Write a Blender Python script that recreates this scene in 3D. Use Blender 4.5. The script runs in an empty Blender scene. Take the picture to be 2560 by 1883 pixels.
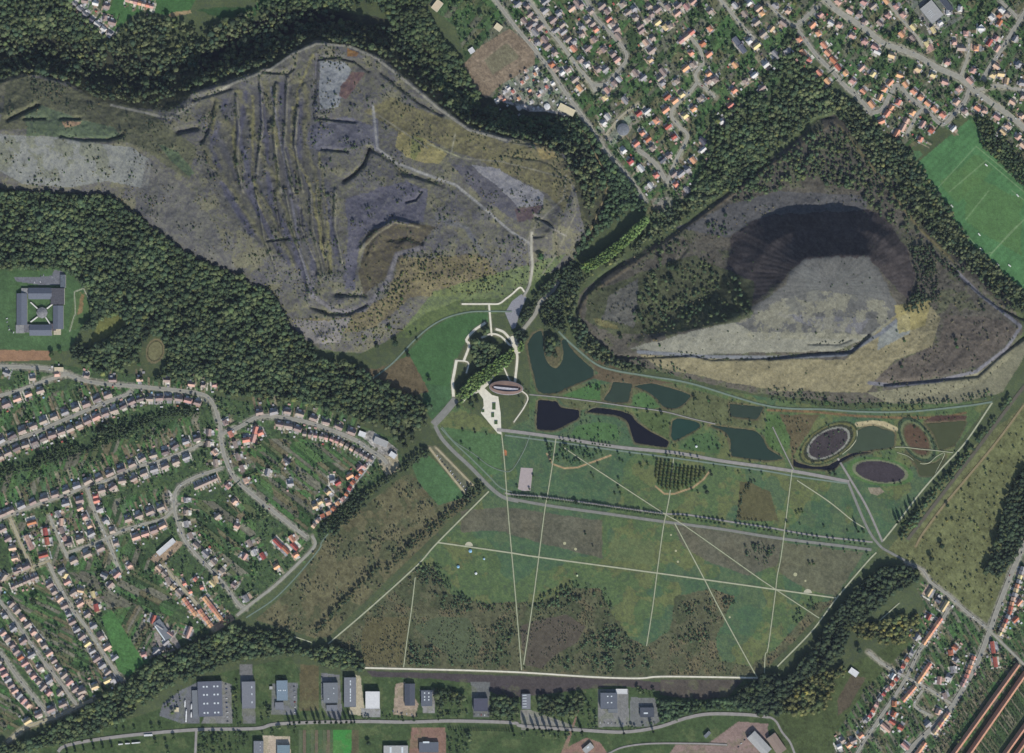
import bpy, math, random
import numpy as np
random.seed(7)
SCN = bpy.context.scene
COL = SCN.collection
# ---------------------------------------------------------------- camera, light
S = 0.9                                   # metres per photograph pixel
CAM_H = 5000.0
cd = bpy.data.cameras.new("camera"); cam = bpy.data.objects.new("camera", cd); COL.objects.link(cam)
cam.location = (0, 0, CAM_H); cam.rotation_euler = (0, 0, 0)
cd.sensor_width = 36; cd.lens = 36 * CAM_H / (2560 * S); cd.clip_start = 10; cd.clip_end = 80000
SCN.camera = cam
SUN_EL = math.radians(33.5)
SH = np.array([-0.34, 1.0]); SH /= np.linalg.norm(SH)       # way the shadows fall on the ground
wld = bpy.data.worlds.new("World"); SCN.world = wld; wld.use_nodes = True
nt = wld.node_tree
sky = nt.nodes.new("ShaderNodeTexSky"); sky.sky_type = 'NISHITA'; sky.sun_disc = False
sky.sun_elevation = SUN_EL; sky.sun_rotation = math.atan2(-SH[0], -SH[1])
sky.air_density = 1.3; sky.dust_density = 0.6; sky.ozone_density = 1.6
nt.links.new(sky.outputs[0], nt.nodes["Background"].inputs[0]); nt.nodes["Background"].inputs[1].default_value = 0.08
sd = bpy.data.lights.new("sun", 'SUN'); sd.energy = 3.9; sd.angle = math.radians(0.5); sd.color = (1.0, 0.955, 0.88)
sun = bpy.data.objects.new("sun", sd); COL.objects.link(sun)
from mathutils import Vector, noise as mnoise
dl = Vector((SH[0] * math.cos(SUN_EL), SH[1] * math.cos(SUN_EL), -math.sin(SUN_EL)))
sun.rotation_euler = dl.to_track_quat('-Z', 'Y').to_euler()
SCN.view_settings.view_transform = 'Standard'; SCN.view_settings.look = 'None'
SCN.view_settings.exposure = 0.8; SCN.view_settings.gamma = 1
SCN.cycles.max_bounces = 4; SCN.cycles.diffuse_bounces = 2

KLIT = 1.57                                # lit flat ground: displayed linear value / albedo
def C(r, g, b):
    def f(v):
        v /= 255.0
        return (v / 12.92 if v <= 0.04045 else ((v + 0.055) / 1.055) ** 2.4) / KLIT
    return (f(r), f(g), f(b))

# ---------------------------------------------------------------- map coordinates
XO = [0, 640, 1280, 1920]; YO = [0, 480, 960, 1403]
def P(tile, txt):
    """points traced on a sheet of the survey -> survey units (n, 2) or (n, 3)"""
    a = np.array([[float(v) for v in p.split(',')] for p in txt.split()])
    if tile == 'G':
        a[:, :2] *= 1.13980
    else:
        a[:, :2] /= 3.4422
        a[:, 0] += XO[int(tile[0])]; a[:, 1] += YO[int(tile[1])]
    return a
def wx(a):
    a = np.asarray(a, float)
    return np.stack([(a[..., 0] - 1280) * S, (941.5 - a[..., 1]) * S], -1)

# ---------------------------------------------------------------- raster of the land
CELL = 2.0
gx = np.arange(-64, 2626, CELL); gy = np.arange(-64, 1950, CELL)
NX, NY = len(gx), len(gy)
rng = np.random.default_rng(11)
def vnoise(scale, seed, shape=None):
    r = np.random.default_rng(seed)
    X = (gx + 64) / scale; Y = (gy + 64) / scale
    t = r.random((int(Y[-1]) + 3, int(X[-1]) + 3)).astype(np.float32)
    xi = X.astype(int); yi = Y.astype(int); fx = X - xi; fy = Y - yi
    fx = fx * fx * (3 - 2 * fx); fy = fy * fy * (3 - 2 * fy)
    fx = fx[None, :]; fy = fy[:, None]
    a = t[np.ix_(yi, xi)]; b = t[np.ix_(yi, xi + 1)]; c = t[np.ix_(yi + 1, xi)]; d = t[np.ix_(yi + 1, xi + 1)]
    return (a * (1 - fx) + b * fx) * (1 - fy) + (c * (1 - fx) + d * fx) * fy
def fbm(scale, seed, octs=4, gain=0.55):
    o = np.zeros((NY, NX), np.float32); amp = 1; tot = 0
    for k in range(octs):
        o += amp * vnoise(scale, seed * 31 + k); tot += amp; amp *= gain; scale = max(scale / 2.1, 2.0)
    return o / tot - 0.5
n_fine = fbm(6, 1, 3, 0.8); n_mid = fbm(40, 2, 5, 0.6); n_big = fbm(220, 3, 4); n_fine2 = fbm(5, 4, 3, .8); n_mid2 = fbm(26, 5, 4, .65)
wxn = fbm(30, 6, 4, .7) * 26; wyn = fbm(30, 7, 4, .7) * 26
def box(x0, x1, y0, y1):
    i0 = max(0, int((x0 + 64) / CELL) - 1); i1 = min(NX, int((x1 + 64) / CELL) + 3)
    j0 = max(0, int((y0 + 64) / CELL) - 1); j1 = min(NY, int((y1 + 64) / CELL) + 3)
    return slice(j0, max(j1, j0)), slice(i0, max(i1, i0))
def inpoly(poly, X, Y):
    m = np.zeros(X.shape, bool); n = len(poly)
    for i in range(n):
        x1, y1 = poly[i][:2]; x2, y2 = poly[(i + 1) % n][:2]
        if y1 == y2: continue
        c = ((y1 > Y) != (y2 > Y)) & (X < (x2 - x1) * (Y - y1) / (y2 - y1) + x1)
        m ^= c
    return m
def polymask(poly, warp=0.0):
    """(slices, bool mask) of a polygon; warp roughens its edge"""
    pad = 14 * warp + 2
    sl = box(poly[:, 0].min() - pad, poly[:, 0].max() + pad, poly[:, 1].min() - pad, poly[:, 1].max() + pad)
    X, Y = np.meshgrid(gx[sl[1]], gy[sl[0]])
    if warp: X = X + wxn[sl] * warp; Y = Y + wyn[sl] * warp
    return sl, inpoly(poly, X, Y)
def segdist(line, X, Y):
    """distance to a polyline, and its third column interpolated"""
    best = np.full(X.shape, 1e9); val = np.zeros(X.shape)
    for i in range(len(line) - 1):
        x1, y1 = line[i][:2]; dx, dy = line[i + 1][0] - x1, line[i + 1][1] - y1
        L = dx * dx + dy * dy + 1e-9
        t = np.clip(((X - x1) * dx + (Y - y1) * dy) / L, 0, 1)
        d = np.hypot(X - x1 - t * dx, Y - y1 - t * dy)
        m = d < best; best[m] = d[m]
        if len(line[0]) > 2: val[m] = (line[i][2] + t * (line[i + 1][2] - line[i][2]))[m]
    return best, val
def linebox(line, pad):
    sl = box(line[:, 0].min() - pad, line[:, 0].max() + pad, line[:, 1].min() - pad, line[:, 1].max() + pad)
    X, Y = np.meshgrid(gx[sl[1]], gy[sl[0]])
    return sl, X, Y

# ---------------------------------------------------------------- heights
LH = P('G', "-56,150 60,120 160,140 260,165 350,175 400,140 500,118 590,90 660,55 760,45 860,70 930,130 985,190 1060,245 1150,262 1250,272 1300,330 1325,420 1300,500 1250,580 1160,620 1090,655 1000,660 930,690 860,740 790,775 700,765 640,720 590,660 520,610 440,590 360,550 290,480 230,430 150,425 50,425 -56,400")
RH = P('G', "1830,250 1800,262 1700,345 1560,450 1480,510 1360,580 1275,640 1262,690 1290,730 1360,790 1500,830 1650,862 1850,885 2000,880 2150,840 2220,780 2246,725 2210,650 2100,560 2030,490 1950,380 1880,290")
HL = """
30 -50,200 30,185 80,170 150,192 220,232 300,245 360,255
42 -50,260 30,250 80,240 120,242 200,268 260,305
44 -50,310 10,290 70,300 150,305 230,318 300,322 370,352 420,400
40 430,390 385,300 400,250 430,215
49 430,215 520,190 600,160 650,125 700,103 770,108 830,135 900,190 960,240 1030,290 1110,312 1180,322 1230,345 1258,390 1265,430 1238,490 1195,520
45 560,200 640,180
43 720,150 760,200 730,250 690,300
40 450,330 480,430 560,530 650,580
42 540,240 545,400 610,500
41 640,250 660,400 690,540
30 700,590 690,640 740,670 790,620 800,560 880,533
41 812,560 835,515 870,497 930,505
22 640,620 680,672 750,702 830,662 880,622 960,605 1040,600
41 1000,370 1100,400 1180,450
37 770,430 850,440 930,420
40 860,270 940,290 980,340 920,350
30 1000,480 960,520
16 700,740 780,735 850,700 900,660
24 330,470 420,520 480,560
"""
HLV = ["820,240,40 830,330,36 880,370,35 960,400,33 1020,430,30 1080,490,26 1150,530,22 1165,570,12",
       "1755,572,96 1820,568,96 1890,566,96", "1755,572,96 1690,645,82 1620,700,60 1500,730,36 1400,750,16", "1590,675,32 1636,622,46 1660,575,50 1692,530,52 1728,516,52 1800,513,53 1895,511,53 1932,530,50 1950,552,46",
       "1890,566,94 1905,595,86 1930,628,68 1955,665,50 1985,690,38", "1905,595,86 1950,572,50 1995,558,14",
       "1600,520,10 1640,485,10 1700,467,10 1800,461,10 1900,459,10 1945,480,10 1975,520,10 1992,558,12 2005,600,16 1985,660,30",
       "1600,520,10 1585,600,12 1560,650,14 1480,690,12 1400,735,12",
       "1690,705,50 1800,708,50 1900,702,48", "1400,768,15 1550,777,22 1700,777,27 1820,770,29 1900,735,33 1960,692,37",
       "1450,805,5 1650,842,6 1800,862,6 1900,862,6 1925,825,12", "2020,700,15 2100,700,13 2180,735,12 2100,800,12 1950,832,12",
       "1830,272,8 1700,358,8 1560,463,8 1480,523,8 1370,594,8 1288,650,8 1278,690,8 1310,730,8",
       "1838,276,8 1930,390,8 2010,497,8 2090,574,9 2190,668,9 2226,718,9 2200,770,9 2140,818,8 1990,852,6",
       "1740,380,12 1850,360,12 1900,420,12", "1330,640,11 1420,640,13 1350,690,12"]
def solve_heights():
    val = np.zeros((NY, NX)); fix = np.ones((NY, NX), bool)
    for poly in (LH, RH):
        sl, m = polymask(poly, 0.35); fix[sl] &= ~m
    def addline(ln):
        sl, X, Y = linebox(ln, 8)
        d, v = segdist(ln, X, Y); m = d < 2.6
        val[sl][m] = v[m]; fix[sl] |= m
    for row in HL.strip().splitlines():
        h, pts = row.split(' ', 1); a = P('G', pts); addline(np.column_stack([a, np.full(len(a), float(h) * 1.25)]))
    for k_, row in enumerate(HLV):
        q_ = P('G', row); q_[:, 2] *= 1.25 if k_ == 0 else 1; addline(q_)
    H = None
    for f, it in ((16, 300), (8, 200), (4, 120), (2, 60), (1, 24)):
        ny, nx = NY // f, NX // f
        fx_ = fix[:ny * f, :nx * f].reshape(ny, f, nx, f); vv = val[:ny * f, :nx * f].reshape(ny, f, nx, f)
        cnt = fx_.sum((1, 3)); v = (vv * fx_).sum((1, 3)) / np.maximum(cnt, 1); fm = cnt > (0 if f > 1 else 0)
        if H is None: h = v.copy()
        else:
            h = np.kron(H, np.ones((2, 2)))[:ny, :nx]
            h = np.pad(h, ((0, ny - h.shape[0]), (0, nx - h.shape[1])), mode='edge')
        for _ in range(it):
            p = np.pad(h, 1, mode='edge')
            h = np.where(fm, v, (p[:-2, 1:-1] + p[2:, 1:-1] + p[1:-1, :-2] + p[1:-1, 2:]) / 4)
        H = h
    out = np.zeros((NY, NX)); out[:H.shape[0], :H.shape[1]] = H
    return out
H = solve_heights()
heap = np.zeros((NY, NX), np.float32)
for poly in (LH, RH):
    sl, m = polymask(poly, .35); heap[sl][m] = 1
def blur(a, n):
    for _ in range(n):
        p = np.pad(a, 1, mode='edge'); a = (p[:-2, 1:-1] + p[2:, 1:-1] + p[1:-1, :-2] + p[1:-1, 2:] + 2 * a) / 6
    return a
H = H * (1 - heap) + blur(H, 3) * heap
heapf = blur(heap, 8) * heap
BUMPS = []
def bump(tile, txt, dh, w):
    BUMPS.append((tile, txt, dh))
    dh = dh * (1.5 if abs(dh) >= 4 else 1.2)
    ln = P(tile, txt); sl, X, Y = linebox(ln, w * 3)
    d, _ = segdist(ln, X, Y); H[sl] += dh * np.exp(-(d / w) ** 2)
# ridges, gullies and banks on the old workings
for t, p_, dh, w in (
    ('00', "2060,850 2080,1150 2060,1400 2110,1652", 5, 5), ('10', "60,700 80,1100 30,1500", 4, 4), ('10', "200,760 180,1200 230,1652", 5, 5),
    ('10', "290,700 280,1000 260,1300 340,1652", 4, 4), ('10', "380,950 350,1250 420,1652", 5, 4), ('10', "540,520 520,900", -4, 4),
    ('11', "20,0 90,400 200,700", 4, 4), ('11', "170,0 230,400", -4, 4), ('11', "270,0 330,300 440,700 470,900", 4, 4), ('11', "380,0 400,300 520,600", -3, 4),
    ('11', "480,0 500,300 600,730", 4, 4), ('11', "560,0 590,500 640,700", -4, 3), ('11', "700,0 690,300 750,600", 4, 5), ('11', "120,430 300,410", -4, 3),
    ('10', "980,1300 930,1440 850,1520 770,1570", -9, 5), ('10', "560,1040 860,1070", -4, 4), ('10', "580,1300 800,1320", -4, 4),
    ('10', "990,1290 1180,1400 1260,1500 1400,1530 1600,1600", -4, 6), ('10', "560,540 700,520 870,560 980,640", -4, 4), ('10', "1090,650 1200,740 1400,900 1600,1010", -5, 5),
    ('10', "80,650 290,660 340,620", -4, 4), ('11', "1150,420 1300,400 1430,440", -6, 7), ('11', "900,500 1050,350 1200,260 1400,300", 4, 6),
    ('11', "480,990 640,1050 800,1050 950,980", -5, 5), ('11', "700,880 830,890 940,890", -5, 6), ('11', "1420,420 1440,520 1500,560", -4, 4),
    ('11', "1300,100 1380,80 1430,10", -4, 3), ('00', "110,1050 230,990 360,930", -8, 6), ('00', "250,1045 420,1040", -5, 4), ('00', "560,1040 720,1040", -5, 4),
    ('00', "560,1190 750,1220 960,1220 1090,1180", -5, 5), ('00', "1560,1150 1720,1120", -7, 7), ('00', "1860,900 1830,1080 1760,1230", -6, 6), ('00', "1700,880 1800,850 2000,790", -5, 6),
    ('21', "200,230 300,270 370,330 390,560", -5, 4), ('20', "0,1370 250,1400 400,1480 470,1652", -3, 4), ('20', "0,1240 330,1280 500,1430 530,1652", -3, 4),
    ('21', "180,390 300,390", -5, 5), ('21', "900,1420 1200,1420 1550,1400 1700,1440 2203,1430", -4, 4), ('31', "0,1430 350,1390 700,1370 850,1230", -6, 5),
    ('31', "330,1310 600,1310 700,1270", -3, 3), ('31', "1000,1652 1600,1600 1800,1580 2000,1400 2203,1250", -5, 5), ('31', "1560,640 1800,850 2000,1000 2203,1090", -4, 5),
    ('21', "960,600 800,700 600,900 520,1100", -3, 5), ('21', "1500,350 1510,480 1400,620", -3, 5), ('30', "0,1360 200,1220 420,1020 560,1000", -2, 5), ('30', "640,1200 800,1400 1000,1652", -2, 5)):
    bump(t, p_, dh, w)
gYx, gYy = np.meshgrid(gx, gy)
H += heapf * (n_mid * 9 + n_mid2 * 2.6 + n_fine * .9) * np.clip(H / 12, 0.15, 1)
# tipping strips fan out over the broad heap
STRIP = P('G', "455,240 520,205 640,170 700,200 705,330 725,430 735,600 690,640 640,580 560,520 500,440 450,340")
_sl, _m = polymask(STRIP, .5); _mf = blur(_m.astype(float), 4)
_th = np.arctan2(gYx[_sl] - 770 * 1.1398, 830 * 1.1398 - gYy[_sl]) * 64 + n_mid[_sl] * 3.2 + n_big[_sl] * 3
STR = np.zeros((NY, NX), np.float32); STR[_sl] = _mf * (np.sin(_th) + .6 * np.sin(_th * 2.37 + 1)) * (.7 + 1.2 * n_mid2[_sl])
H += STR * 2.4
# rain rills down the bare cone
_c = polymask(P('G', "1640,480 1960,470 2000,600 1960,720 1600,740 1560,660"), 0); _cm = blur(_c[1].astype(float), 6); H[_c[0]] = H[_c[0]] * (1 - _cm) + blur(H[_c[0]], 14) * _cm
cone = P('G', "1600,520 1700,462 1900,455 1980,510 2000,600 1985,700 1900,770 1640,740 1560,700")
sl, m = polymask(cone, .3)
ang = np.arctan2(gYy[sl] - 720, gYx[sl] - 2075)
H[sl] += m * (np.sin(ang * 95 + n_mid[sl] * 9) * .22 + np.sin(ang * 41 + n_mid2[sl] * 7) * .3)

# ponds are dug into the flat land
WATER = []
def pond(label, kind, tile, txt, txt2=None, tile2=None):
    a = P(tile, txt)
    if txt2: a = np.vstack([a, P(tile2, txt2)])
    WATER.append((label, kind, a))
pond("green water of the largest pond, around the wooded island", 'green', '21', "130,1310 185,1220 250,1195 275,1300 300,1430 370,1520 430,1470 445,1380 430,1280 470,1260 500,1330 590,1430 700,1530 700,1590 560,1652 480,1685 400,1725 300,1740 220,1710 190,1600 150,1440")
pond("navy square pond south of the wooded island", 'navy', '22', "220,150 240,137 380,150 410,190 460,210 578,228 570,300 480,345 400,390 330,402 220,390 208,330")
pond("long dark curving channel pond", 'navy', '22', "640,240 720,205 900,225 1020,262 1080,330 1190,410 1290,460 1350,500 1325,545 1060,505 1030,430 990,320 900,270 780,255")
pond("grey-green pond next to a lawn in the north row", 'olive', '22', "870,-20 1030,0 1020,80 1000,150 930,165 790,140 840,60")
pond("dark green pond with a rounded south tip", 'green', '22', "1050,20 1200,-5 1400,45 1540,100 1460,190 1380,215 1310,200 1230,120 1150,60")
pond("small teal pond west of the crescent bank", 'teal', '22', "1380,315 1450,295 1600,330 1620,365 1560,410 1400,490 1368,450")
pond("narrow grey-green pond below the path", 'olive', '22', "1870,170 2160,200 2110,300 1960,290 1880,270")
pond("wide dark green pond east of the crescent bank", 'green', '22', "1690,350 1850,372 2080,400 2150,450 2210,560 2330,640 2203,660 1890,620 1880,500 1820,405")
pond("olive pond between the two oval basins", 'green2', '32', "770,400 860,362 920,360 1000,390 1090,420 1080,540 900,570 690,600 740,520")
pond("shallow olive pond by the straight pale path", 'olive2', '32', "1350,340 1500,330 1700,320 1660,430 1600,530 1480,567 1445,480 1400,400")
pond("small olive pond south of the reed oval", 'olive2', '32', "1190,590 1260,640 1330,690 1440,680 1530,620 1430,790 1310,790 1280,710")
pond("dark moat along the foot of the oval basin", 'navy', '32', "215,640 260,680 400,715 520,705 600,660 680,620 760,590 900,590 760,608 640,670 560,740 430,735 300,725 220,705")
for _, k, a in WATER:
    sl, m = polymask(a, 0); mm = blur(m.astype(float), 1)
    H[sl] = np.where(mm > .02, -1.6 * mm, H[sl])
def hgt(px, py):
    px = np.asarray(px, float); py = np.asarray(py, float)
    x = np.clip((px + 64) / CELL, 0, NX - 1.001); y = np.clip((py + 64) / CELL, 0, NY - 1.001)
    i = x.astype(int); j = y.astype(int); fx = x - i; fy = y - j
    return (H[j, i] * (1 - fx) + H[j, i + 1] * fx) * (1 - fy) + (H[j + 1, i] * (1 - fx) + H[j + 1, i + 1] * fx) * fy
def hmax(px, py): return hgt(px, py)
# ---------------------------------------------------------------- colour of the land (own colour of soil, grass, gravel; some shade and highlights painted in)
alb = np.zeros((NY, NX, 3), np.float32); reg = np.zeros((NY, NX), np.int8)
alb[:] = C(80, 92, 62)
alb *= (1 + n_mid * .5 + n_big * .3)[..., None]
def paint(tile, txt, col, warp=.3, var=.25, reg_id=None, mix=1.0, thr=None, nz=None):
    a = P(tile, txt) if isinstance(txt, str) else txt
    sl, m = polymask(a, warp)
    if thr is not None: m &= (nz[sl] > thr)
    c = np.array(C(*col), np.float32)[None, None] * (1 + (n_mid2[sl] * .8 + n_fine[sl] * .9)[..., None] * var * 2)
    v = alb[sl]; v[m] = v[m] * (1 - mix) + c[m] * mix
    if reg_id is not None: reg[sl][m] = reg_id
def stroke(tile, txt, col, w, var=.15, soft=1.2, mix=1.0, warp=0.0):
    a = P(tile, txt) if isinstance(txt, str) else txt
    sl, X, Y = linebox(a, w + 6)
    if warp: X = X + wxn[sl] * warp; Y = Y + wyn[sl] * warp
    d, _ = segdist(a, X, Y); k = np.clip((w / 2 - d) / soft + .5, 0, 1)[..., None] * mix
    c = np.array(C(*col), np.float32)[None, None] * (1 + (n_fine[sl] * 1.2)[..., None] * var * 2)
    alb[sl] = alb[sl] * (1 - k) + c * k
GARD = (70, 92, 58)
TOWN_NE = P('G', "925,0 1000,60 1020,130 1035,190 1075,215 1280,255 1330,330 1412,432 1420,470 1480,465 1520,400 1560,330 1640,240 1700,200 1760,60 1850,195 2000,330 2040,290 2120,255 2180,330 2250,380 2310,300 2310,-56 925,-56")
TOWN_W = P('G', "-56,800 130,800 420,838 480,870 570,888 700,900 860,960 885,1010 800,1080 700,1200 540,1345 400,1420 240,1510 100,1575 -56,1625")
TOWN_SE = P('G', "2300,1120 2230,1200 2200,1300 2170,1380 2050,1290 2010,1290 2030,1330 1990,1420 1900,1510 1840,1600 1820,1710 2060,1710 2300,1400")
for t in (TOWN_NE, TOWN_W, TOWN_SE): paint('G', t, GARD, .1, .5)
PARK = P('G', "955,935 1000,880 1100,945 1160,920 1165,760 1290,790 1400,822 1550,850 1850,900 2175,878 1930,1200 1660,1485 800,1465 720,1412 960,1190 1075,1080")
paint('G', PARK, (86, 107, 68), 0, .3, 3)
paint('G', PARK, (110, 114, 72), 0, .3, None, .65, .03, n_mid); paint('G', PARK, (66, 98, 74), 0, .2, None, .6, .05, n_big)
# --- old workings, west
paint('G', LH, (98, 97, 93), .35, .45, 1)
paint('G', LH, (110, 108, 84), .35, .5, None, .7, .05, n_mid2); paint('G', LH, (90, 90, 98), .35, .3, None, .6, .06, n_mid)
paint('G', LH, (84, 86, 72), .35, .5, None, .7, .08, n_fine)
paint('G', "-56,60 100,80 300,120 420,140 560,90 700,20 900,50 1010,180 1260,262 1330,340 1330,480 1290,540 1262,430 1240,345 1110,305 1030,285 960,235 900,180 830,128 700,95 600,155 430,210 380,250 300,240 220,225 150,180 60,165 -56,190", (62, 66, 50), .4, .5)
paint('G', "20,190 60,170 150,192 330,250 440,330 420,400 300,320 100,290 10,290", (92, 94, 74), .5, .3)
paint('00', "250,960 400,930 760,1060 1000,1110 1090,1190 900,1220 280,1190", (84, 98, 76), .3, .3)
paint('00', "570,1070 740,1065 720,1100 600,1120", (150, 125, 100), .3, .3)
paint('00', "1380,1250 1560,1330 1700,1500 1650,1540 1500,1400", (80, 95, 72), .3, .3)
paint('G', "2,300 60,303 150,308 240,322 300,328 340,360 330,420 240,398 150,412 50,405 2,375", (118, 121, 118), .3, .18)
paint('G', "2,300 60,303 150,308 240,322 250,400 150,400 2,375", (100, 104, 86), .4, .3, None, .6, .0, n_mid)
paint('G', "330,355 400,400 480,500 520,600 440,590 360,550 290,480", (92, 92, 92), .9, .3, None, .7)
paint('G', "450,240 700,180 720,600 640,580 520,500 450,380", (86, 86, 82), .5, .35)
for s_ in ("500,230 470,330 500,420 560,520", "545,210 530,300 550,420 600,520 640,580", "578,200 590,330 600,450 650,540 680,640", "622,190 625,300 650,420 690,560 690,620", "665,210 662,350", "720,440 740,560"):
    stroke('G', s_, (76, 77, 93), 13, .35, 5, .85, .5)
for s_ in ("480,240 470,300", "520,250 520,380", "560,220 562,420 600,520", "607,200 615,400", "648,240 645,330 690,430 718,600", "700,330 720,450 728,600", "690,130 660,200 650,270"):
    stroke('G', s_, (116, 113, 76), 7, .7, 4, .8, .6)
paint('G', "706,142 760,143 776,160 745,242 705,246", (128, 132, 136), .3, .16)
paint('G', "778,165 806,168 770,215 762,225 748,218 752,195", (104, 84, 82), .2, .1)
paint('10', "800,450 900,490 880,520 800,520", (120, 90, 55), .2, .3)
paint('G', "690,280 760,262 820,280 825,320 700,340 675,320", (86, 87, 99), .6, .25, None, .9)
paint('G', "762,440 890,400 940,420 930,490 850,500 790,525 780,640 758,632 765,520", (88, 88, 101), .5, .22, None, .95)
paint('G', "1035,365 1080,370 1190,430 1190,460 1130,455 1050,400", (124, 124, 129), .5, .2)
paint('G', "990,365 1040,370 1140,460 1190,455 1140,492 1060,440", (82, 82, 90), .4, .2)
paint('G', "1130,460 1190,455 1165,485 1135,490", (84, 72, 76), .2, .15)
paint('10', "1240,1130 1400,1180 1650,1340 1580,1430 1450,1420 1300,1370 1210,1280", (130, 124, 86), .15, .22)
paint('10', "1350,1180 1450,1210 1380,1400 1340,1370", (95, 105, 62), .3, .25, None, .7)
paint('G', "800,250 860,220 960,260 1100,315 1230,345 1260,400 1235,470 1200,430 1050,355 960,320 870,290", (104, 100, 70), .4, .4, None, .8)
paint('20', "190,1260 360,1300 380,1380 250,1400", (150, 135, 90), .5, .5, None, .6)
paint('G', "810,510 870,490 960,500 900,560 850,610 800,650 790,600", (74, 68, 52), .5, .4, None, .8)
paint('G', "880,570 1060,560 1100,620 1000,650 900,650 860,690 820,720 700,745 650,700 760,700 850,650", (112, 104, 76), .5, .5, None, .8)
paint('G', "640,700 700,705 770,700 745,750 690,755 655,735", (124, 121, 119), .5, .25)
paint('G', "950,640 1090,600 1240,560 1170,640 1090,690 980,700 900,740 870,740", (92, 108, 66), .5, .4, None, .8)
stroke('G', "250,235 380,265 440,230 520,190 600,160 650,125 700,105 770,110 830,137 900,192 960,242 1030,292 1110,314", (134, 132, 122), 6)
stroke('G', "700,140 697,250", (98, 98, 106), 8)
for s_, c_, w_ in (("820,240 828,330 870,362 930,385 1000,410 1050,450 1120,510 1160,535 1165,600", (112, 113, 113), 6), ("828,330 826,270", (98, 99, 108), 14), ("690,600 688,650 740,684 800,680 850,620 872,560 930,545", (94, 92, 96), 12),
        ("990,350 1100,360 1180,380 1250,400 1262,470 1220,560 1190,600", (120, 118, 104), 3), ("940,320 1010,350", (150, 150, 120), 3), ("1000,300 990,345", (140, 138, 118), 3)):
    stroke('G', s_, c_, w_, .2, 2)
stroke('G', "820,250 940,330", (118, 115, 100), 4); stroke('G', "960,480 1020,500 1060,560", (96, 98, 104), 12, .2, 5, .8, .3)
_v = np.array(C(112, 110, 76), np.float32); _g = np.array(C(82, 83, 92), np.float32); _k = np.clip(STR + n_fine * 1.5, -1, 1)[..., None]
alb[:] = alb * (1 - np.abs(_k) * .55) + np.where(_k > 0, _v, _g) * np.abs(_k) * .55
paint('G', "520,60 600,30 700,20 780,45 700,62 620,80 560,110 480,150 430,170 440,120", (48, 46, 44), .5, .3)  # ground darkened under the north wood: the heap's shade put into the colour
for t_, x_, dh_ in BUMPS:
    l_ = P(t_, x_)
    stroke(None, l_ + np.array([2.5, 5.5]), (130, 127, 108), 3, .5, 2, .5, .15)  # pale line beside each bank: a crest highlight painted into the colour
for s_, c_, w_ in (("822,240 830,330 872,362 932,385 1000,408 1052,450 1120,510 1162,535", (136, 136, 134), 5), ("690,600 688,650 740,686 800,682 852,620 874,560 930,545", (112, 110, 112), 9), ("600,200 640,420 665,560 690,650", (104, 104, 112), 6), ("540,330 565,450 600,520", (84, 85, 98), 12), ("1150,540 1180,490 1235,440 1240,390", (124, 122, 112), 4), ("1168,470 1200,500 1240,520", (130, 128, 122), 4)):
    stroke('G', s_, c_, w_, .3, 2.5, .85, .1)
# --- cone, east
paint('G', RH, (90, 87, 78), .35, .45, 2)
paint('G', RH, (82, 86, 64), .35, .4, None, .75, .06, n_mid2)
paint('G', "1605,520 1640,487 1700,467 1900,459 1945,482 1990,556 2005,600 1985,660 1890,570 1755,575 1600,705 1560,680 1590,600", (72, 67, 66), .7, .4)  # north faces darker and warmer: their shade partly put into the colour
paint('G', "1480,500 1600,450 1700,420 1900,430 1900,462 1700,470 1640,490 1600,520", (88, 88, 88), .6, .25)
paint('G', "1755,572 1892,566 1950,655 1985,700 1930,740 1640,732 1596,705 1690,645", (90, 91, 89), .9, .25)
paint('G', "1380,765 1600,705 1640,728 1900,735 1960,690 1960,720 1830,770 1500,778", (126, 126, 114), .4, .2)
paint('G', "1400,780 1850,790 1960,690 2040,670 2060,700 2040,760 1960,790 1900,862 1700,858 1450,808", (128, 122, 96), .3, .3)
paint('G', "1690,690 1900,700 1880,735 1760,715", (106, 107, 112), .5, .25, None, .7)
paint('G', "1930,720 1990,680 1990,730 1920,770", (124, 128, 124), .4, .2)
paint('G', "1955,800 2060,750 2070,690 2200,700 2232,730 2150,800 2000,840 1905,845", (92, 86, 78), .3, .4)
paint('G', "1900,862 1990,850 2150,815 2250,740 2260,760 2200,860 2100,885 1950,885", (124, 122, 100), .2, .3)
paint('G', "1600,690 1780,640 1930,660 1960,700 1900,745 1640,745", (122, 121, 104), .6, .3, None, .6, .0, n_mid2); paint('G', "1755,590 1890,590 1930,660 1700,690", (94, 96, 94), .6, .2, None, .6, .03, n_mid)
stroke('G', "1400,772 1550,783 1700,785 1850,778 1930,730 1965,700", (104, 108, 114), 9, .2, 2)
stroke('G', "2085,585 2150,648 2238,716 2205,766 2140,815 2060,835 1960,846 1905,840", (112, 112, 118), 9, .2, 2)
stroke('G', "1830,270 1700,358 1560,463 1500,500 1370,594 1288,650 1270,690", (104, 96, 80), 6, .3, 3)
stroke('G', "1838,276 1930,390 2010,497 2090,574", (108, 102, 74), 7, .3, 3)
paint('21', "700,1090 740,1085 900,1150 920,1185 800,1170 730,1140", (150, 135, 95), .2, .2)
paint('G', "1290,640 1430,590 1520,560 1650,620 1640,700 1480,730 1350,735 1280,700", (74, 82, 54), .6, .5, None, .7)
paint('G', "1335,650 1400,610 1390,720 1320,700", (92, 92, 86), .6, .35)
paint('31', "1060,980 1400,920 1340,1150 1100,1220", (140, 132, 88), .4, .3, None, .8)
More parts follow.
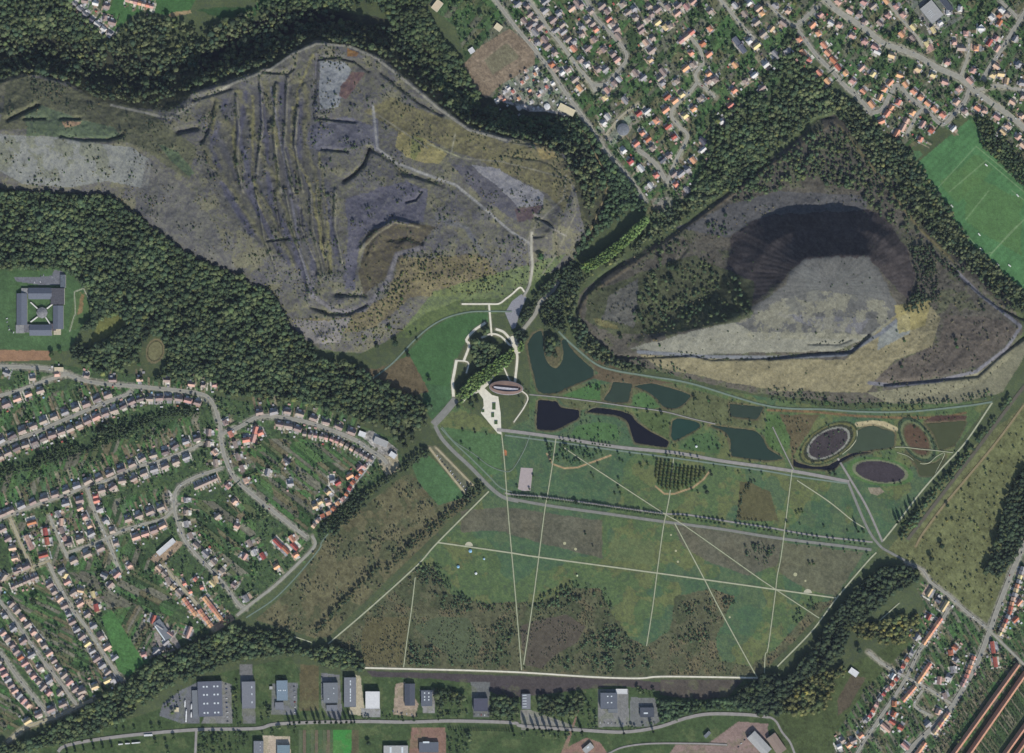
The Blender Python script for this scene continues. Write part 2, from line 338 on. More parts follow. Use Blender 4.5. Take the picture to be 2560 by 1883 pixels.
# --- park
paint('G', "1010,1120 1110,1112 1320,1142 1322,1225 1240,1205 1180,1190 1100,1165 1010,1168", (100, 96, 82), .35, .4, None, .85)
paint('G', "1475,1150 1720,1178 1705,1240 1640,1262 1560,1235 1500,1200", (102, 98, 84), .35, .4, None, .85)
paint('G', "1720,1190 1895,1212 1835,1308 1770,1295 1706,1255", (104, 102, 82), .35, .4, None, .85)
paint('G', "1340,1180 1440,1190 1430,1240 1340,1230", (100, 112, 76), .8, .2, None, .7)
SCRUB = "720,1412 905,1245 950,1240 980,1300 1060,1325 1180,1320 1250,1290 1315,1290 1340,1340 1380,1400 1415,1415 1470,1380 1480,1310 1560,1290 1610,1310 1570,1400 1580,1450 1640,1462 1700,1425 1750,1370 1790,1320 1835,1315 1665,1482 1400,1485 800,1463"
paint('G', SCRUB, (96, 96, 72), .5, .5, None, .9)
paint('G', SCRUB, (110, 98, 74), .5, .5, None, .5, .08, n_mid2); paint('G', SCRUB, (72, 84, 58), .5, .5, None, .6, .06, n_mid)
paint('13', "1360,560 1560,480 1830,490 1950,700 1850,900 1700,840 1500,700", (86, 96, 70), .3, .25)
paint('23', "60,560 250,500 470,460 640,560 560,700 380,800 260,920 120,900", (90, 84, 72), .3, .3)
paint('13', "950,480 1330,480 1280,900 930,880 900,700", (98, 94, 66), .3, .4)
paint('22', "1960,840 2060,850 2150,900 2240,1100 2240,1180 1930,1170 1950,1000", (92, 90, 62), .1, .2)
paint('32', "-40,900 20,930 90,1180 -60,1170", (92, 90, 62), .1, .2)
for t_, p_, c_ in (('12', "1960,560 2010,550 2070,610 2080,680 2050,700 1990,650", (140, 128, 118)), ('12', "2120,570 2160,570 2160,615 2120,615", (170, 110, 75)),
        ('32', "860,890 960,890 1000,930 940,960 880,940", (150, 140, 120))): paint(t_, p_, c_, .1, .35)
for p_ in ("300,600 350,690 450,725 560,720 700,670 850,615", "1235,880 1310,945 1400,945 1560,890 1650,820 1700,750"): stroke('22', p_, (175, 150, 115), 4, .2, 1.5)
stroke('32', "770,350 900,335 1000,345 1095,390", (185, 172, 135), 13, .15, 2)
stroke('22', "1700,345 1800,335 1920,350 2080,370", (165, 150, 110), 5, .3, 2)
for p_, c_ in (("150,0 320,20 450,180 600,230 850,150 1040,180 1300,230 1700,340 1860,360 2150,380 2203,250 1850,130 1600,60 1400,0", (98, 104, 72)),): paint('22', p_, c_, .3, .4)
paint('22', "430,100 760,-30 760,140 600,130", (78, 112, 66), .1, .2); paint('22', "1040,100 1150,60 1300,190 1200,220 1030,180", (82, 112, 68), .1, .3)
paint('22', "500,440 560,360 750,325 900,350 930,480 700,490", (80, 110, 68), .1, .2); paint('22', "1420,560 1560,440 1700,420 1800,520 1780,600", (78, 104, 66), .1, .2)
paint('22', "1040,250 1350,260 1360,480 1200,420", (84, 100, 62), .3, .4)
paint('32', "-20,250 120,280 190,500 150,620 -20,520", (84, 108, 64), .2, .4); paint('32', "100,260 450,270 300,480 210,640 190,450", (98, 90, 66), .4, .4)
stroke('32', "0,225 400,240 750,275 1100,290 1500,290 1700,250", (128, 98, 72), 6, .5, 3, .8); paint('32', "1340,330 1450,270 1720,270 1700,320 1400,340", (84, 66, 58), .4, .3)
paint('21', "560,1330 700,1420 1000,1560 1400,1652 900,1660 700,1600 560,1652 740,1560", (98, 88, 68), .2, .3)
for _, _k, _a in WATER: stroke(None, np.vstack([_a, _a[:1]]), (100, 90, 70), 9, .4, 4, .7, .2)
def ellipse(tile, cx, cy, a, b, rot, n=48, f=1.0):
    t = np.linspace(0, 2 * np.pi, n, endpoint=False); r = math.radians(rot)
    x = f * a * np.cos(t); y = f * b * np.sin(t)
    c = P(tile, f"{cx},{cy}")[0]
    return np.column_stack([c[0] + (x * math.cos(r) - y * math.sin(r)) / 3.4422, c[1] + (x * math.sin(r) + y * math.cos(r)) / 3.4422])
for e_, cols in ((('32', 520, 510, 280, 150, -30), ((62, 72, 50), (108, 108, 70), (60, 64, 50), (140, 140, 130), (68, 62, 64))),
                 (('32', 1280, 480, 225, 125, 55), ((52, 62, 50), (66, 84, 62), (110, 118, 84), (92, 92, 66), (94, 76, 60))),
                 (('32', 965, 755, 290, 120, 8), ((84, 112, 66), (84, 112, 66), (118, 124, 96), (66, 60, 64), (66, 60, 64))),
                 (('11', 1560, 1420, 110, 215, 8), ((92, 96, 76), (110, 112, 80), (110, 112, 80), (108, 110, 78), (106, 112, 78))),
                 (('01', 1335, 1370, 80, 110, 15), ((120, 112, 84), (120, 112, 84), (74, 74, 52), (118, 116, 84), (118, 116, 84)))):
    for f_, c_ in zip((1, .93, .84, .74, .66), cols): paint(None, ellipse(*e_, f=f_), c_, .06, .25)
paint('11', "1460,1300 1500,1290 1540,1400 1500,1600 1460,1560", (84, 84, 72), .1, .2)
# --- fields and lots
PITCH = P('G', "1995,372 2130,258 2165,310 2310,385 2310,690 2240,632 2200,602 2130,535 2080,470")
paint('G', PITCH, (80, 120, 76), 0, .16, 4)
_s, _m = polymask(PITCH, 0); _X, _Y = np.meshgrid(gx[_s[1]], gy[_s[0]]); alb[_s] *= (1 + _m * (.05 * np.sign(np.sin((_X * .7 + _Y * .72) * .45)) + n_mid[_s] * .5 + n_mid2[_s] * .3))[..., None]
for p_ in ("2110,370 2240,440 2240,560 2120,490", "2060,400 2140,340 2180,370 2100,450"): paint('G', p_, (88, 118, 70), .6, .15, None, .7)
paint('G', "1020,142 1050,108 1118,66 1166,108 1170,142 1130,165 1100,182 1066,212 1042,185", (132, 110, 92), .05, .2)
paint('G', "1062,130 1112,95 1140,125 1080,165", (112, 108, 84), .15, .2)
stroke('G', "1040,150 1110,90 1150,130 1100,165 1060,180 1050,150", (152, 132, 112), 4, .2, 2)
paint('12', "1340,700 1460,600 1560,680 1810,960 1660,1080 1560,1040 1400,850", (78, 108, 70), .1, .25)
paint('12', "1480,530 1560,540 1870,870 1810,950", (102, 104, 84), 0, .4)
paint('12', "1600,370 2100,440 2110,760 1960,800", (80, 108, 70), 0, .3)
paint('12', "1470,-200 1710,0 1690,130 1520,310 1430,200", (72, 102, 68), .1, .3)
paint('11', "1120,1580 1330,1350 1500,1180 1700,1050 2010,1030 2000,1120 1850,1200 1720,1450 1690,1680 1400,1640", (72, 104, 64), .1, .2)
paint('G', "560,1360 640,1290 700,1190 800,1110 890,1040 905,1040 960,1110 1050,1080 720,1398 690,1400", (106, 103, 76), .15, .5)
paint('G', "560,1360 640,1290 700,1190 800,1110 890,1040 905,1040 960,1110 1050,1080 720,1398 690,1400", (80, 88, 62), .4, .4, None, .7, .03, n_mid)
paint('G', "700,795 830,810 900,780 940,860 900,870 780,850", (102, 92, 70), .4, .4)
paint('G', "1940,1215 2120,990 2246,890 2310,900 2310,1100 2230,1180 2200,1290 2165,1370 2060,1290 1980,1235", (106, 110, 74), .3, .5)
paint('G', "0,590 130,585 170,610 195,660 190,700 150,770 -56,765 -56,600", (76, 102, 66), .15, .3)
paint('G', "-56,766 110,770 112,790 -56,795", (150, 118, 92), .1, .15)
paint('01', "660,860 740,870 700,1060 640,1060", (128, 112, 78), .3, .3); paint('01', "860,1100 1020,1050 1100,1140 900,1260 750,1340", (108, 112, 66), .4, .4)
stroke('01', "650,1060 640,860 720,830 780,960", (170, 170, 150), 2); stroke('01', "600,1200 640,1060", (170, 170, 150), 2)
paint('G', "-56,1640 100,1640 380,1545 430,1490 640,1440 660,1480 1300,1500 1660,1490 1720,1600 1830,1710 -56,1710", (72, 90, 56), .15, .4)
paint('13', "950,945 2203,985 2203,1210 1860,1050 1500,1010 1000,995", (80, 74, 74), .1, .2); paint('23', "-10,985 1000,1012 1280,1045 1300,1120 900,1070 -10,1180", (80, 74, 72), .1, .2)
paint('23', "1280,1020 2000,1020 1850,1170 1600,1190 1270,1150", (88, 82, 74), .2, .3)
paint('13', "380,890 540,900 540,1290 370,1290", (98, 92, 66), .05, .3)
for k in range(9): paint('13', f"{370+k*34},1450 {398+k*34},1450 {396+k*34},1700 {366+k*34},1700", [(92, 104, 76), (110, 100, 84), (80, 100, 68)][k % 3], .02, .1)
paint('13', "665,1450 822,1450 818,1700 660,1700", (70, 136, 66), .02, .12); paint('13', "825,1450 885,1450 880,1700 820,1700", (92, 88, 66), .03, .2)
paint('03', "870,480 960,420 1110,660 1250,880 1180,930 1100,990 1020,950 930,650", (72, 116, 58), .1, .15)
LOTS = [('03', "1560,1110 1700,1040 1720,1400 1570,1400 1370,1330 1400,1230"), ('03', "1900,1030 1990,1060 2000,1400 1730,1400"), ('03', "2060,890 2170,890 2203,1400 2090,1400"),
        ('13', "140,1050 360,1050 350,1320 130,1320"), ('13', "560,960 720,980 740,1280 720,1380 620,1330 560,1240"), ('13', "860,980 900,990 940,1330 800,1320"), ('13', "900,1270 1070,1270 1070,1340 920,1340"),
        ('13', "1200,1060 1280,1040 1400,1230 1370,1340 1180,1320"), ('13', "1410,1110 1540,1110 1540,1310 1440,1310"), ('13', "1850,1040 2010,1040 2010,1340 1870,1340"), ('13', "1340,1430 1630,1430 1640,1700 1310,1700"), ('13', "60,1500 290,1510 300,1700 50,1700"),
        ('23', "740,1100 1000,1100 1010,1420 740,1430"), ('23', "1020,1170 1230,1180 1270,1380 1200,1430 1010,1420"), ('23', "70,1280 160,1280 600,1440 80,1450"), ('23', "640,1110 600,1200 480,1600 640,1520 760,1560 820,1652 420,1652"),
        ('23', "1700,1560 1950,1380 2203,1400 2203,1652 1360,1652 1420,1560"), ('30', "1180,0 1320,170 1380,225 1450,290 1690,150 1560,0"), ('12', "1040,600 1220,600 1235,740 1130,800 1060,700"), ('01', "120,730 340,730 450,720 460,670 530,680 570,720 570,800 340,800 140,770"),
        ('02', "1290,1500 1480,1340 1580,1360 1560,1400 1420,1530 1500,1652 1390,1652"), ('03', "1280,450 1390,440 1560,740 1380,830 1210,800 1340,700"), ('03', "1580,330 1780,480 1960,420 2020,500 1860,610 1800,560 1640,440"), ('03', "620,280 760,220 900,380 850,460 780,400")]
LOTC = [(112, 114, 118), (128, 128, 126), (120, 120, 118), (118, 120, 122), (120, 120, 122), (185, 175, 150), (150, 150, 148), (165, 148, 130), (150, 148, 146), (112, 114, 112), (140, 112, 98), (190, 175, 155),
        (128, 128, 126), (118, 120, 118), (140, 138, 130), (142, 114, 102), (144, 124, 116), (142, 138, 140), (165, 155, 130), (112, 114, 120),
        (160, 140, 118), (150, 142, 135), (178, 150, 125), (175, 155, 130)]
for (t_, p_), c_ in zip(LOTS, LOTC): paint(t_, p_, c_, .03, .2)
for t_, p_ in (('20', "0,560 200,570 420,780 560,960 480,1010 300,960 150,960 -60,880 -140,860"), ('20', "720,1040 840,960 980,990 1080,880 1180,960 990,1160 870,1270 760,1180"), ('02', "1200,1060 1440,900 1560,1040 1300,1170"),
        ('12', "880,420 1000,400 1220,560 1210,640 1060,600"), ('21', "1190,60 1380,40 1390,170 1240,180")): paint(t_, p_, (176, 170, 166), .2, .8, None, .8)
# strips of bare brown ballast and dark conifer belts, far south-east
for p_, w_ in (("1590,1700 1870,1230 2180,870", 5), ("1690,1700 1980,1230 2203,930 2300,800", 9), ("2030,1700 2203,1420", 6), ("2120,1700 2300,1400", 7)): stroke('33', p_, (96, 92, 74), w_ * 1.2, .3, 2)
paint('33', "0,1652 80,1300 700,900 1290,600 1100,1000 600,1652", (78, 90, 56), .1, .4)
paint('33', "590,1200 720,980 840,1010 700,1250 600,1330", (92, 84, 68), .3, .3)

def plots(tile, txt, ang, w, ln, mix=.8, cols=None):
    """long narrow garden plots, each with a ground of its own"""
    a = P(tile, txt) if isinstance(txt, str) else txt; sl, m = polymask(a, .05); X, Y = np.meshgrid(gx[sl[1]], gy[sl[0]]); t = math.radians(ang)
    u = X * math.cos(t) - Y * math.sin(t); v = X * math.sin(t) + Y * math.cos(t); iv = np.floor(v / ln + .3 * np.sin(u * .07)).astype(int); iu = np.floor(u / w + .35 * np.sin(u * .11 + iv)).astype(int)
    h = (np.abs(iu * 73856093 ^ iv * 19349663) >> 3) % 97; pal = np.array([C(*c) for c in (cols or [(76, 112, 64), (60, 88, 52), (88, 118, 70), (96, 104, 72), (54, 74, 48), (116, 108, 84), (80, 106, 70), (112, 108, 96), (128, 124, 110)])], np.float32)
    c = pal[h % len(pal)] * (1 + (n_fine[sl] * .8)[..., None] * .6) * (1 - .45 * ((u / w + .35 * np.sin(u * .11 + iv)) % 1 < .16))[..., None]
    alb[sl] = np.where(m[..., None], alb[sl] * (1 - mix) + c * mix, alb[sl])
plots('02', "-20,800 780,560 1720,240 1720,440 1100,640 100,1060 -20,1100", -18, 11, 70); plots('02', "-20,180 500,60 1000,60 700,150 -20,400", -18, 9, 60)
plots('03', "-20,340 420,60 1060,1020 700,1230 -20,800", 62, 7, 42); plots('03', "-20,820 480,1350 -20,1480", 62, 8, 40); plots('03', "560,100 1380,60 1600,330 1200,760 880,430", 62, 12, 60); plots('03', "950,420 1200,380 1400,800 1180,880", -28, 9, 90)
plots('12', "0,470 420,470 960,660 900,720 480,1150 430,1290 0,960", 52, 9, 80); plots('02', "1960,480 2203,440 2203,960 2000,760", 52, 9, 70); plots('02', "1560,960 2203,1050 2203,1652 1900,1652 1560,1200", 52, 12, 90); plots('02', "560,1100 1440,880 1480,1060 1000,1240 1400,1600 300,1600 140,1200", -18, 10, 60)
plots('G', TOWN_NE, -38, 13, 34, .6); plots('G', TOWN_SE, 30, 7, 34, .75)
plots('33', "1400,1652 1490,1652 2080,850 1950,900", 37, 3.2, 60, .8, [(116, 108, 88), (62, 76, 50), (90, 92, 68), (140, 130, 112), (54, 66, 46)]); plots('33', "1740,1652 1960,1652 2203,1300 2203,1010", 37, 3.4, 50, .8, [(104, 104, 78), (58, 78, 50), (72, 96, 58), (130, 124, 104), (50, 64, 44)])
paint('30', "1080,1290 1310,1300 1330,1330 1220,1440", (82, 112, 76), .1, .2); paint('20', "2050,850 2203,820 2203,1050 2100,1000", (76, 108, 64), .3, .2)
paint('00', "1000,-20 1690,-20 1640,85 1420,130 1230,90 1120,150 1000,260 960,230 830,130 900,60", (70, 104, 62), .1, .25); paint('00', "1380,180 1480,110 1640,85 1650,110 1480,150", (150, 132, 100), .2, .2); paint('00', "620,-10 960,320 1000,290 1030,240 860,90 780,-10", (168, 164, 150), .1, .5)
paint('10', "0,0 200,-20 100,60 0,110", (66, 98, 60), .3, .3); paint('00', "1690,90 1880,150 2000,200 2203,130 2203,60 1900,60", (58, 84, 52), .3, .3)

paint('01', "640,860 760,880 780,1080 640,1190 590,1190", (84, 106, 66), .1, .2); stroke('01', "650,1060 640,860 720,830 780,960", (170, 170, 150), 2); stroke('01', "600,1200 640,1060", (170, 170, 150), 2)
paint('01', "700,870 730,880 700,1040 660,1060", (130, 110, 78), .3, .3)

paint('G', "-56,1640 100,1640 380,1545 430,1490 640,1440 660,1480 1300,1500 1660,1490 1720,1600 1830,1710 -56,1710", (98, 104, 70), .6, .4, None, .35, .08, n_mid2)
# ---------------------------------------------------------------- roads and paths
KIND = {'a': (148, 146, 136), 'd': (132, 132, 126), 'l': (156, 154, 142), 'y': (172, 162, 132), 'p': (174, 176, 148), 'w': (222, 217, 198), 'g': (116, 132, 118), 'k': (150, 146, 142), 's': (140, 128, 96), 't': (96, 92, 80)}
ROADS = []      # (name, label, kind, width, points, houses line it?)
def R(name, label, kind, w, *segs, town=0):
    pts = np.vstack([P(segs[i], segs[i + 1])[:, :2] for i in range(0, len(segs), 2)])
    w = w * .82 if town else w * (.86 if kind == 'p' else 1)
    ROADS.append([name, label, kind, w, pts, town])
R('road', "long diagonal road past the gypsum-white yard", 'a', 8, 'G', "1078,-12 1122,48 1205,150 1245,210 1290,272 1330,332 1385,397 1416,440", town=1)
R('road', "beige street forking to a crossing", 'l', 8, '20', "110,-30 210,90 330,270 400,350 510,500 560,570 620,640 690,730 720,790", town=1)
R('road', "bent grey street between garden plots", 'a', 7, '20', "620,-40 720,150 850,290 950,400 985,470 975,530 920,600 860,670 800,725 695,732", town=1)
R('road', "short lane by three gables", 'l', 4, '20', "1240,-30 1300,50 1370,110", town=1)
R('road', "bright street with a square plaza", 'l', 7, '20', "1760,-40 1870,90 1960,200 2060,310 2110,370", town=1)
R('road', "tan winding cul-de-sac", 'l', 7, '20', "1530,310 1620,430 1640,540 1580,640 1590,710 1520,800 1410,910 1370,990 1430,1080 1510,1160 1480,1250 1400,1400 1330,1580", town=1)
R('road', "leafy spur off the cul-de-sac", 'l', 6, '20', "1590,710 1680,770 1750,840", town=1)
R('road', "wide lane north of the wharf end", 'a', 10, '20', "1080,1290 1170,1350 1250,1430 1320,1550", town=1)
R('road', "drive below the round grey roof", 'y', 4, '20', "800,1170 930,1010 1090,890", town=1)
R('road', "broad beige avenue with crossroads", 'l', 14, '30', "420,-60 510,10 590,90 700,160 850,260 990,370 1130,420 1300,490 1450,580 1650,670 1740,750 1900,870 1990,930 2100,1010 2260,1150", town=1)
R('road', "street of orange houses to the dead end", 'a', 9, '30', "430,50 310,165 240,225 330,360 430,490 560,620 660,740 770,830 890,970", town=1)
R('road', "loop street of the orange estate", 'a', 9, '30', "890,970 980,940 1105,735 1220,840 1370,960 1500,1070 1610,970 1700,860 1730,760", town=1)
R('road', "inner close of the orange estate", 'l', 7, '30', "1330,930 1250,1050 1190,1160", town=1)
R('road', "narrow tan street up from the avenue", 'l', 5, '30', "1000,-20 1110,120 1200,220 1290,330 1330,400", town=1)
R('road', "straight street into the round junction", 'a', 9, '30', "2260,30 2110,260 2000,440 1900,590 1850,680", town=1)
R('road', "short pale street above the avenue", 'l', 6, '30', "1730,330 1720,480 1660,650", town=1)
R('road', "short street along the eastern green", 'l', 8, '30', "1760,790 1950,740 2100,760 2260,790", town=1)
R('road', "far corner street near the red strip", 'a', 6, '30', "2000,10 2140,140", town=1)
R('road', "lane behind the avenue garages", 'l', 6, '30', "-10,30 110,140 220,225", town=1)
R('road', "main road curving past the terraces", 'a', 9, 'G', "-40,803 60,806 120,812 200,838 300,848 430,862 465,882 482,930 488,985 512,1045 560,1090 610,1130 672,1178", town=1)
R('road', "tree-shadowed street of paired houses", 'a', 8, '02', "1130,60 1080,95 830,190 550,310 300,420 -60,545", town=1)
R('road', "short street at the north corner", 'l', 8, '02', "-40,110 150,60 400,-30 600,-90", town=1)
R('road', "long straight pale street", 'l', 7, '02', "-40,1185 170,1090 400,1010 600,940 750,870 950,820 1150,720 1350,670 1620,570 1740,510", town=1)
R('road', "street with the orange duplex", 'l', 7, '02', "745,890 800,1050 840,1160 900,1290 980,1480 1030,1620", town=1)
R('road', "west lane of the red terraces", 'y', 7, '02', "90,1160 180,1370 285,1610", town=1)
R('road', "east lane of the red terraces", 'l', 6, '02', "425,1130 490,1290 585,1500", town=1)
R('road', "winding inner street", 'a', 7, '02', "1905,725 1700,795 1545,880 1505,960 1500,1080 1550,1250 1600,1360 1700,1480 1850,1630", '03', "1850,100 1950,230 2060,380 2110,405", town=1)
R('road', "sloping street off the winding one", 'l', 6, '02', "1490,1085 1400,1160 1200,1215 1050,1265 930,1322 780,1385 600,1445", town=1)
R('road', "long bright lane to the tree belt", 'l', 7, '03', "400,-20 520,230 640,430 760,590 870,760 980,930 1055,1030", town=1)
R('road', "middle lane to the tree belt", 'a', 7, '03', "-40,290 130,520 260,700 400,890 530,1060 665,1245", town=1)
R('road', "outer lane to the tree belt", 'a', 7, '03', "0,780 130,970 250,1120 370,1270 425,1340", town=1)
R('road', "sandy street of the new orange blocks", 'y', 6, '02', "1410,1560 1500,1680", '03', "1510,140 1570,230 1670,340 1750,440 1840,590", town=1)
R('road', "street along the tree belt", 'y', 8, '03', "60,1560 200,1440 300,1400 500,1330 680,1245 800,1195", town=1)
R('road', "short terrace street", 'y', 6, '03', "-40,190 130,120 300,40 420,0", town=1)
R('road', "road beside the cycle track", 'l', 7, 'G', "520,1350 550,1325 600,1287 650,1240 690,1198 685,1175", town=0)
R('cycle_track', "pale cycle track following the town edge", 'g', 3, 'G', "540,1355 600,1315 650,1265 700,1205", '12', "560,1370 620,1290", )
R('road', "curved street of the brown terrace", 'a', 9, '02', "1900,430 2050,375 2200,290", '12', "120,275 350,310 480,340 620,390 750,435 870,490 980,570 1080,630 1130,690", town=1)
R('drive', "dark asphalt drive up to the white plaza", 'd', 18, '12', "1720,130 1620,250 1525,350")
R('road', "asphalt park road from the crossing", 'd', 9, '12', "1540,360 1600,470 1700,580 1850,720 2010,885 2130,975 2260,1010")
R('path', "pale path beside the park road", 'g', 3, '12', "1590,380 1700,500 1850,640 2000,790 2100,890 2203,930")
R('road', "asphalt road crossing the whole park", 'd', 7, '22', "-30,985 300,1045 800,1115 1300,1185 1800,1250 2203,1315", '32', "300,1355 640,1395 890,1428")
R('path', "grey walk north of the roadside trees", 'k', 4, '22', "-60,940 0,950 300,975 800,1045 1300,1115 1500,1125 1900,1190 2203,1235", '32', "400,1305 900,1362")
R('promenade', "broad rose-grey promenade below the ponds", 'k', 8, '22', "-130,395 0,408 400,462 900,542 1400,592 1800,662 2203,718", '32', "300,765 700,842")
R('path', "grey walk running along the promenade", 'g', 4, '22', "-60,440 0,450 400,502 900,572 1500,652 2203,752", '32', "250,797 690,858")
PA = 'path'
R(PA, "long thin path from the plaza tip south", 'p', 2.6, 'G', "1100,948 1107,1020 1115,1130 1130,1300 1144,1470")
R(PA, "thin path crossing the first grove", 'p', 2.6, '22', "378,470 350,680 310,930 280,1100 210,1652", '23', "180,350 100,890")
R(PA, "thin path crossing the orchard grove", 'p', 2.6, '22', "1390,640 1360,930 1330,1100 1300,1250 1245,1652", '23', "1210,400 1158,730")
R(PA, "thin path from the promenade to the south corner", 'p', 2.6, '32', "208,740 150,1200 110,1500 80,1650", '33', "60,300 0,750", '23', "2180,800 2170,1000")
R(PA, "long diagonal path across the lawns", 'p', 2.6, '22', "450,550 640,680 900,850 1300,1110 1500,1230 2080,1640", '33', "0,200 440,490")
R(PA, "steep diagonal path to the south gate", 'p', 2.8, '22', "1400,1200 1640,1652", '23', "1780,400 2030,860 2110,1000")
R(PA, "straight pale path spanning the big lawn", 'p', 4, 'G', "960,1190 1115,1212 1180,1222 1440,1257 1700,1293 1835,1312")
R(PA, "short pale diagonal path of the east lawn", 'p', 3, '32', "250,830 520,1010 720,1170 830,1240")
R(PA, "pale perimeter path on the western side", 'p', 4, 'G', "1072,1078 960,1190 915,1240 810,1335 720,1412")
R(PA, "pale perimeter path on the southern side", 'w', 4, 'G', "800,1465 1100,1473 1300,1485 1400,1488 1460,1484 1662,1487")
R(PA, "pale perimeter path on the eastern side", 'p', 4, 'G', "1922,1212 1900,1235 1835,1312 1780,1385 1705,1462")
R(PA, "thin path through the western scrub", 'p', 2.6, '13', "1370,140 1340,400 1300,680 1270,915")
R(PA, "short path at the wood corner", 'p', 3, '13', "330,650 480,700")
R(PA, "straight pale path along the canal trees", 'p', 4.5, '32', "1930,160 1700,500 1500,720 1300,950 1110,1200 990,1350")
R('road', "grey park road down to the south-east gate", 'd', 6, '32', "690,850 850,1230 960,1390 1050,1450 1180,1520")
R('path', "grey walk beside the south-east park road", 'k', 5, '32', "600,640 720,840 850,1060 985,1360")
R('road', "lane from the gate past the houses", 'a', 6, '33', "1200,20 1330,80 1400,180 1560,300 1700,430 1890,580", town=1)
R('road', "main street with a dark shaded side", 'a', 12, 'G', "2290,1100 2230,1230 2190,1330 2170,1385 2140,1460 2080,1560 2000,1640 1960,1700", town=1)
R('road', "middle street of the terraces", 'a', 7, '33', "1560,400 1440,600 1310,760 1200,980 1090,1160 960,1350 820,1560 740,1700", town=1)
R('road', "cross street of the terraces", 'l', 6, '33', "860,780 980,880 1150,980 1250,1030 1400,1110 1580,1230", town=1)
R('road', "back lane of the terraces", 'l', 5, '33', "1330,1110 1260,1240 1400,1330", town=1)
R('road', "road out over the conifer belts", 'l', 6, '33', "1890,580 2000,690 2203,890")
R('track', "dark cinder track beside the canal trees", 't', 8, '32', "2230,0 2150,90 1800,560 1500,950 1200,1340")
R('track', "sandy track on the far side of the canal trees", 's', 5, '32', "2203,180 1950,520 1600,940 1500,1060 1330,1290 1270,1400")
R('path', "grey-green path skirting the cone", 'g', 4.5, '21', "400,1200 500,1300 720,1480 900,1540 1200,1590 1550,1652", '32', "0,190 500,220 800,240 1200,240 1700,190 1930,155")
R('path', "thin causeway path between the ponds", 'k', 2.6, '22', "150,92 400,115 700,152 1000,195 1300,237 1550,300 1750,345")
R('path', "thin arc path round the pebble garden", 'g', 2, '12', "1600,370 1700,490 1870,600 2000,700 2120,748 2203,740", '22', "100,580 155,440")
R('path', "thin diagonal path over the reed lawn", 'k', 2.5, '32', "40,370 150,600 220,740")
R('path', "white path ending at the timber stairs", 'w', 4, '11', "1770,965 1990,965 2090,962 2150,920 2203,880", '21', "70,822 108,862")
R('footbridge_path', "white path crossing the round lawn", 'w', 4.5, '11', "2005,970 2015,1080 2028,1240")
R('path', "grey arc path round the western lawn", 'g', 3.5, '11', "1000,1610 1180,1470 1350,1290 1500,1160 1650,1080 1830,1035 2000,1028 2203,1030")
R('path', "white arc walk of the plaza", 'w', 6, '11', "1975,1125 1880,1190 1810,1272 1835,1320 1788,1455")
R('path', "white walk down to the drive", 'w', 7, '11', "1725,1450 1705,1560 1692,1640", '12', "1700,110")
R('path', "white inner walk with a right angle", 'w', 3.5, '11', "1715,1450 1825,1468 1810,1560")
R('path', "white upper arc on the round lawn", 'w', 6, '11', "2062,1180 2130,1205 2190,1270")
R('path', "white lower arc on the round lawn", 'w', 4.5, '11', "1940,1255 2030,1222 2110,1245 2190,1320 2230,1290")
R('path', "white walk from the arcs to the oval building", 'w', 6, '21', "0,1240 30,1330 45,1430 25,1640")
R('path', "white arc walk east of the oval building", 'w', 3, '22', "-70,-140 0,0 130,100 110,190 15,330")
R('road', "tan double path in the long car park", 'y', 5, '12', "1490,545 1600,690 1800,940")
R('road', "tan lane edging the long car park", 'y', 4.5, '12', "1545,545 1700,700 1870,875")
R('track', "gravel track up the canal bank", 'l', 6, '21', "170,350 165,500 175,640 150,800 100,900")
R('track', "beige track between the canal hedges", 'l', 9, '21', "400,770 350,850 240,950 200,1050 100,1180")
R('road', "service road of the warehouses", 'k', 8, '03', "500,1640 560,1590 800,1540 1200,1490 1700,1450 2203,1440", '13', "200,1400 860,1380 1300,1385 1700,1375 2203,1390", '23', "100,1420 620,1455 960,1470 1250,1430 1500,1350 1700,1315 2000,1320 2203,1340")
R('road', "lane leaving the service road past the railway trees", 'k', 5, '23', "2150,1335 2203,1345", '33', "20,1345 70,1380 120,1470 190,1560 230,1660")
R('road', "side road between the warehouses", 'k', 6, '03', "1690,1450 1680,1700")
R('path', "rose paved curve at the bottom lots", 'k', 4, '23', "820,1660 960,1600 1200,1570 1600,1570 1850,1580")
R('path', "small path through the south wood", 'p', 3, '33', "960,510 1130,360")
R('path', "track into the trees above the bend", 's', 3, '21', "800,40 740,180 700,290 640,420")
R('path', "pale track in the woods by the railway end", 's', 3, '20', "600,1120 680,1260 780,1450 820,1560 810,1660")
R('boardwalk', "white jetty and boardwalk across the reed oval", 'p', 2.2, '32', "1090,545 1170,545 1300,560 1430,572 1590,592")
R('path', "white curved walk below the reed oval", 'p', 1.7, '32', "1110,590 1200,620 1290,680 1380,682 1450,625 1520,600 1440,770")
R('path', "white bank edging the oval basin's east side", 'p', 2.2, '32', "765,400 765,470 710,545 640,605")
roadmask = np.zeros((NY, NX), np.float32)
for r in ROADS:
    sl, X, Y = linebox(r[4], r[3] + 6); d, _ = segdist(r[4], X, Y)
    roadmask[sl] = np.maximum(roadmask[sl], np.clip(r[3] / 2 + 3.2 - d, 0, 1))
for r in ROADS:     # worn verges
    stroke(None, r[4], {'a': (146, 142, 130), 'l': (152, 147, 130), 'y': (150, 142, 115), 'w': (140, 136, 112), 's': (128, 118, 84)}.get(r[2], (92, 104, 74)), r[3] + (11 if r[5] else 2.5), .8 if r[5] else .4, 4, .75, .25 if r[5] else .08)

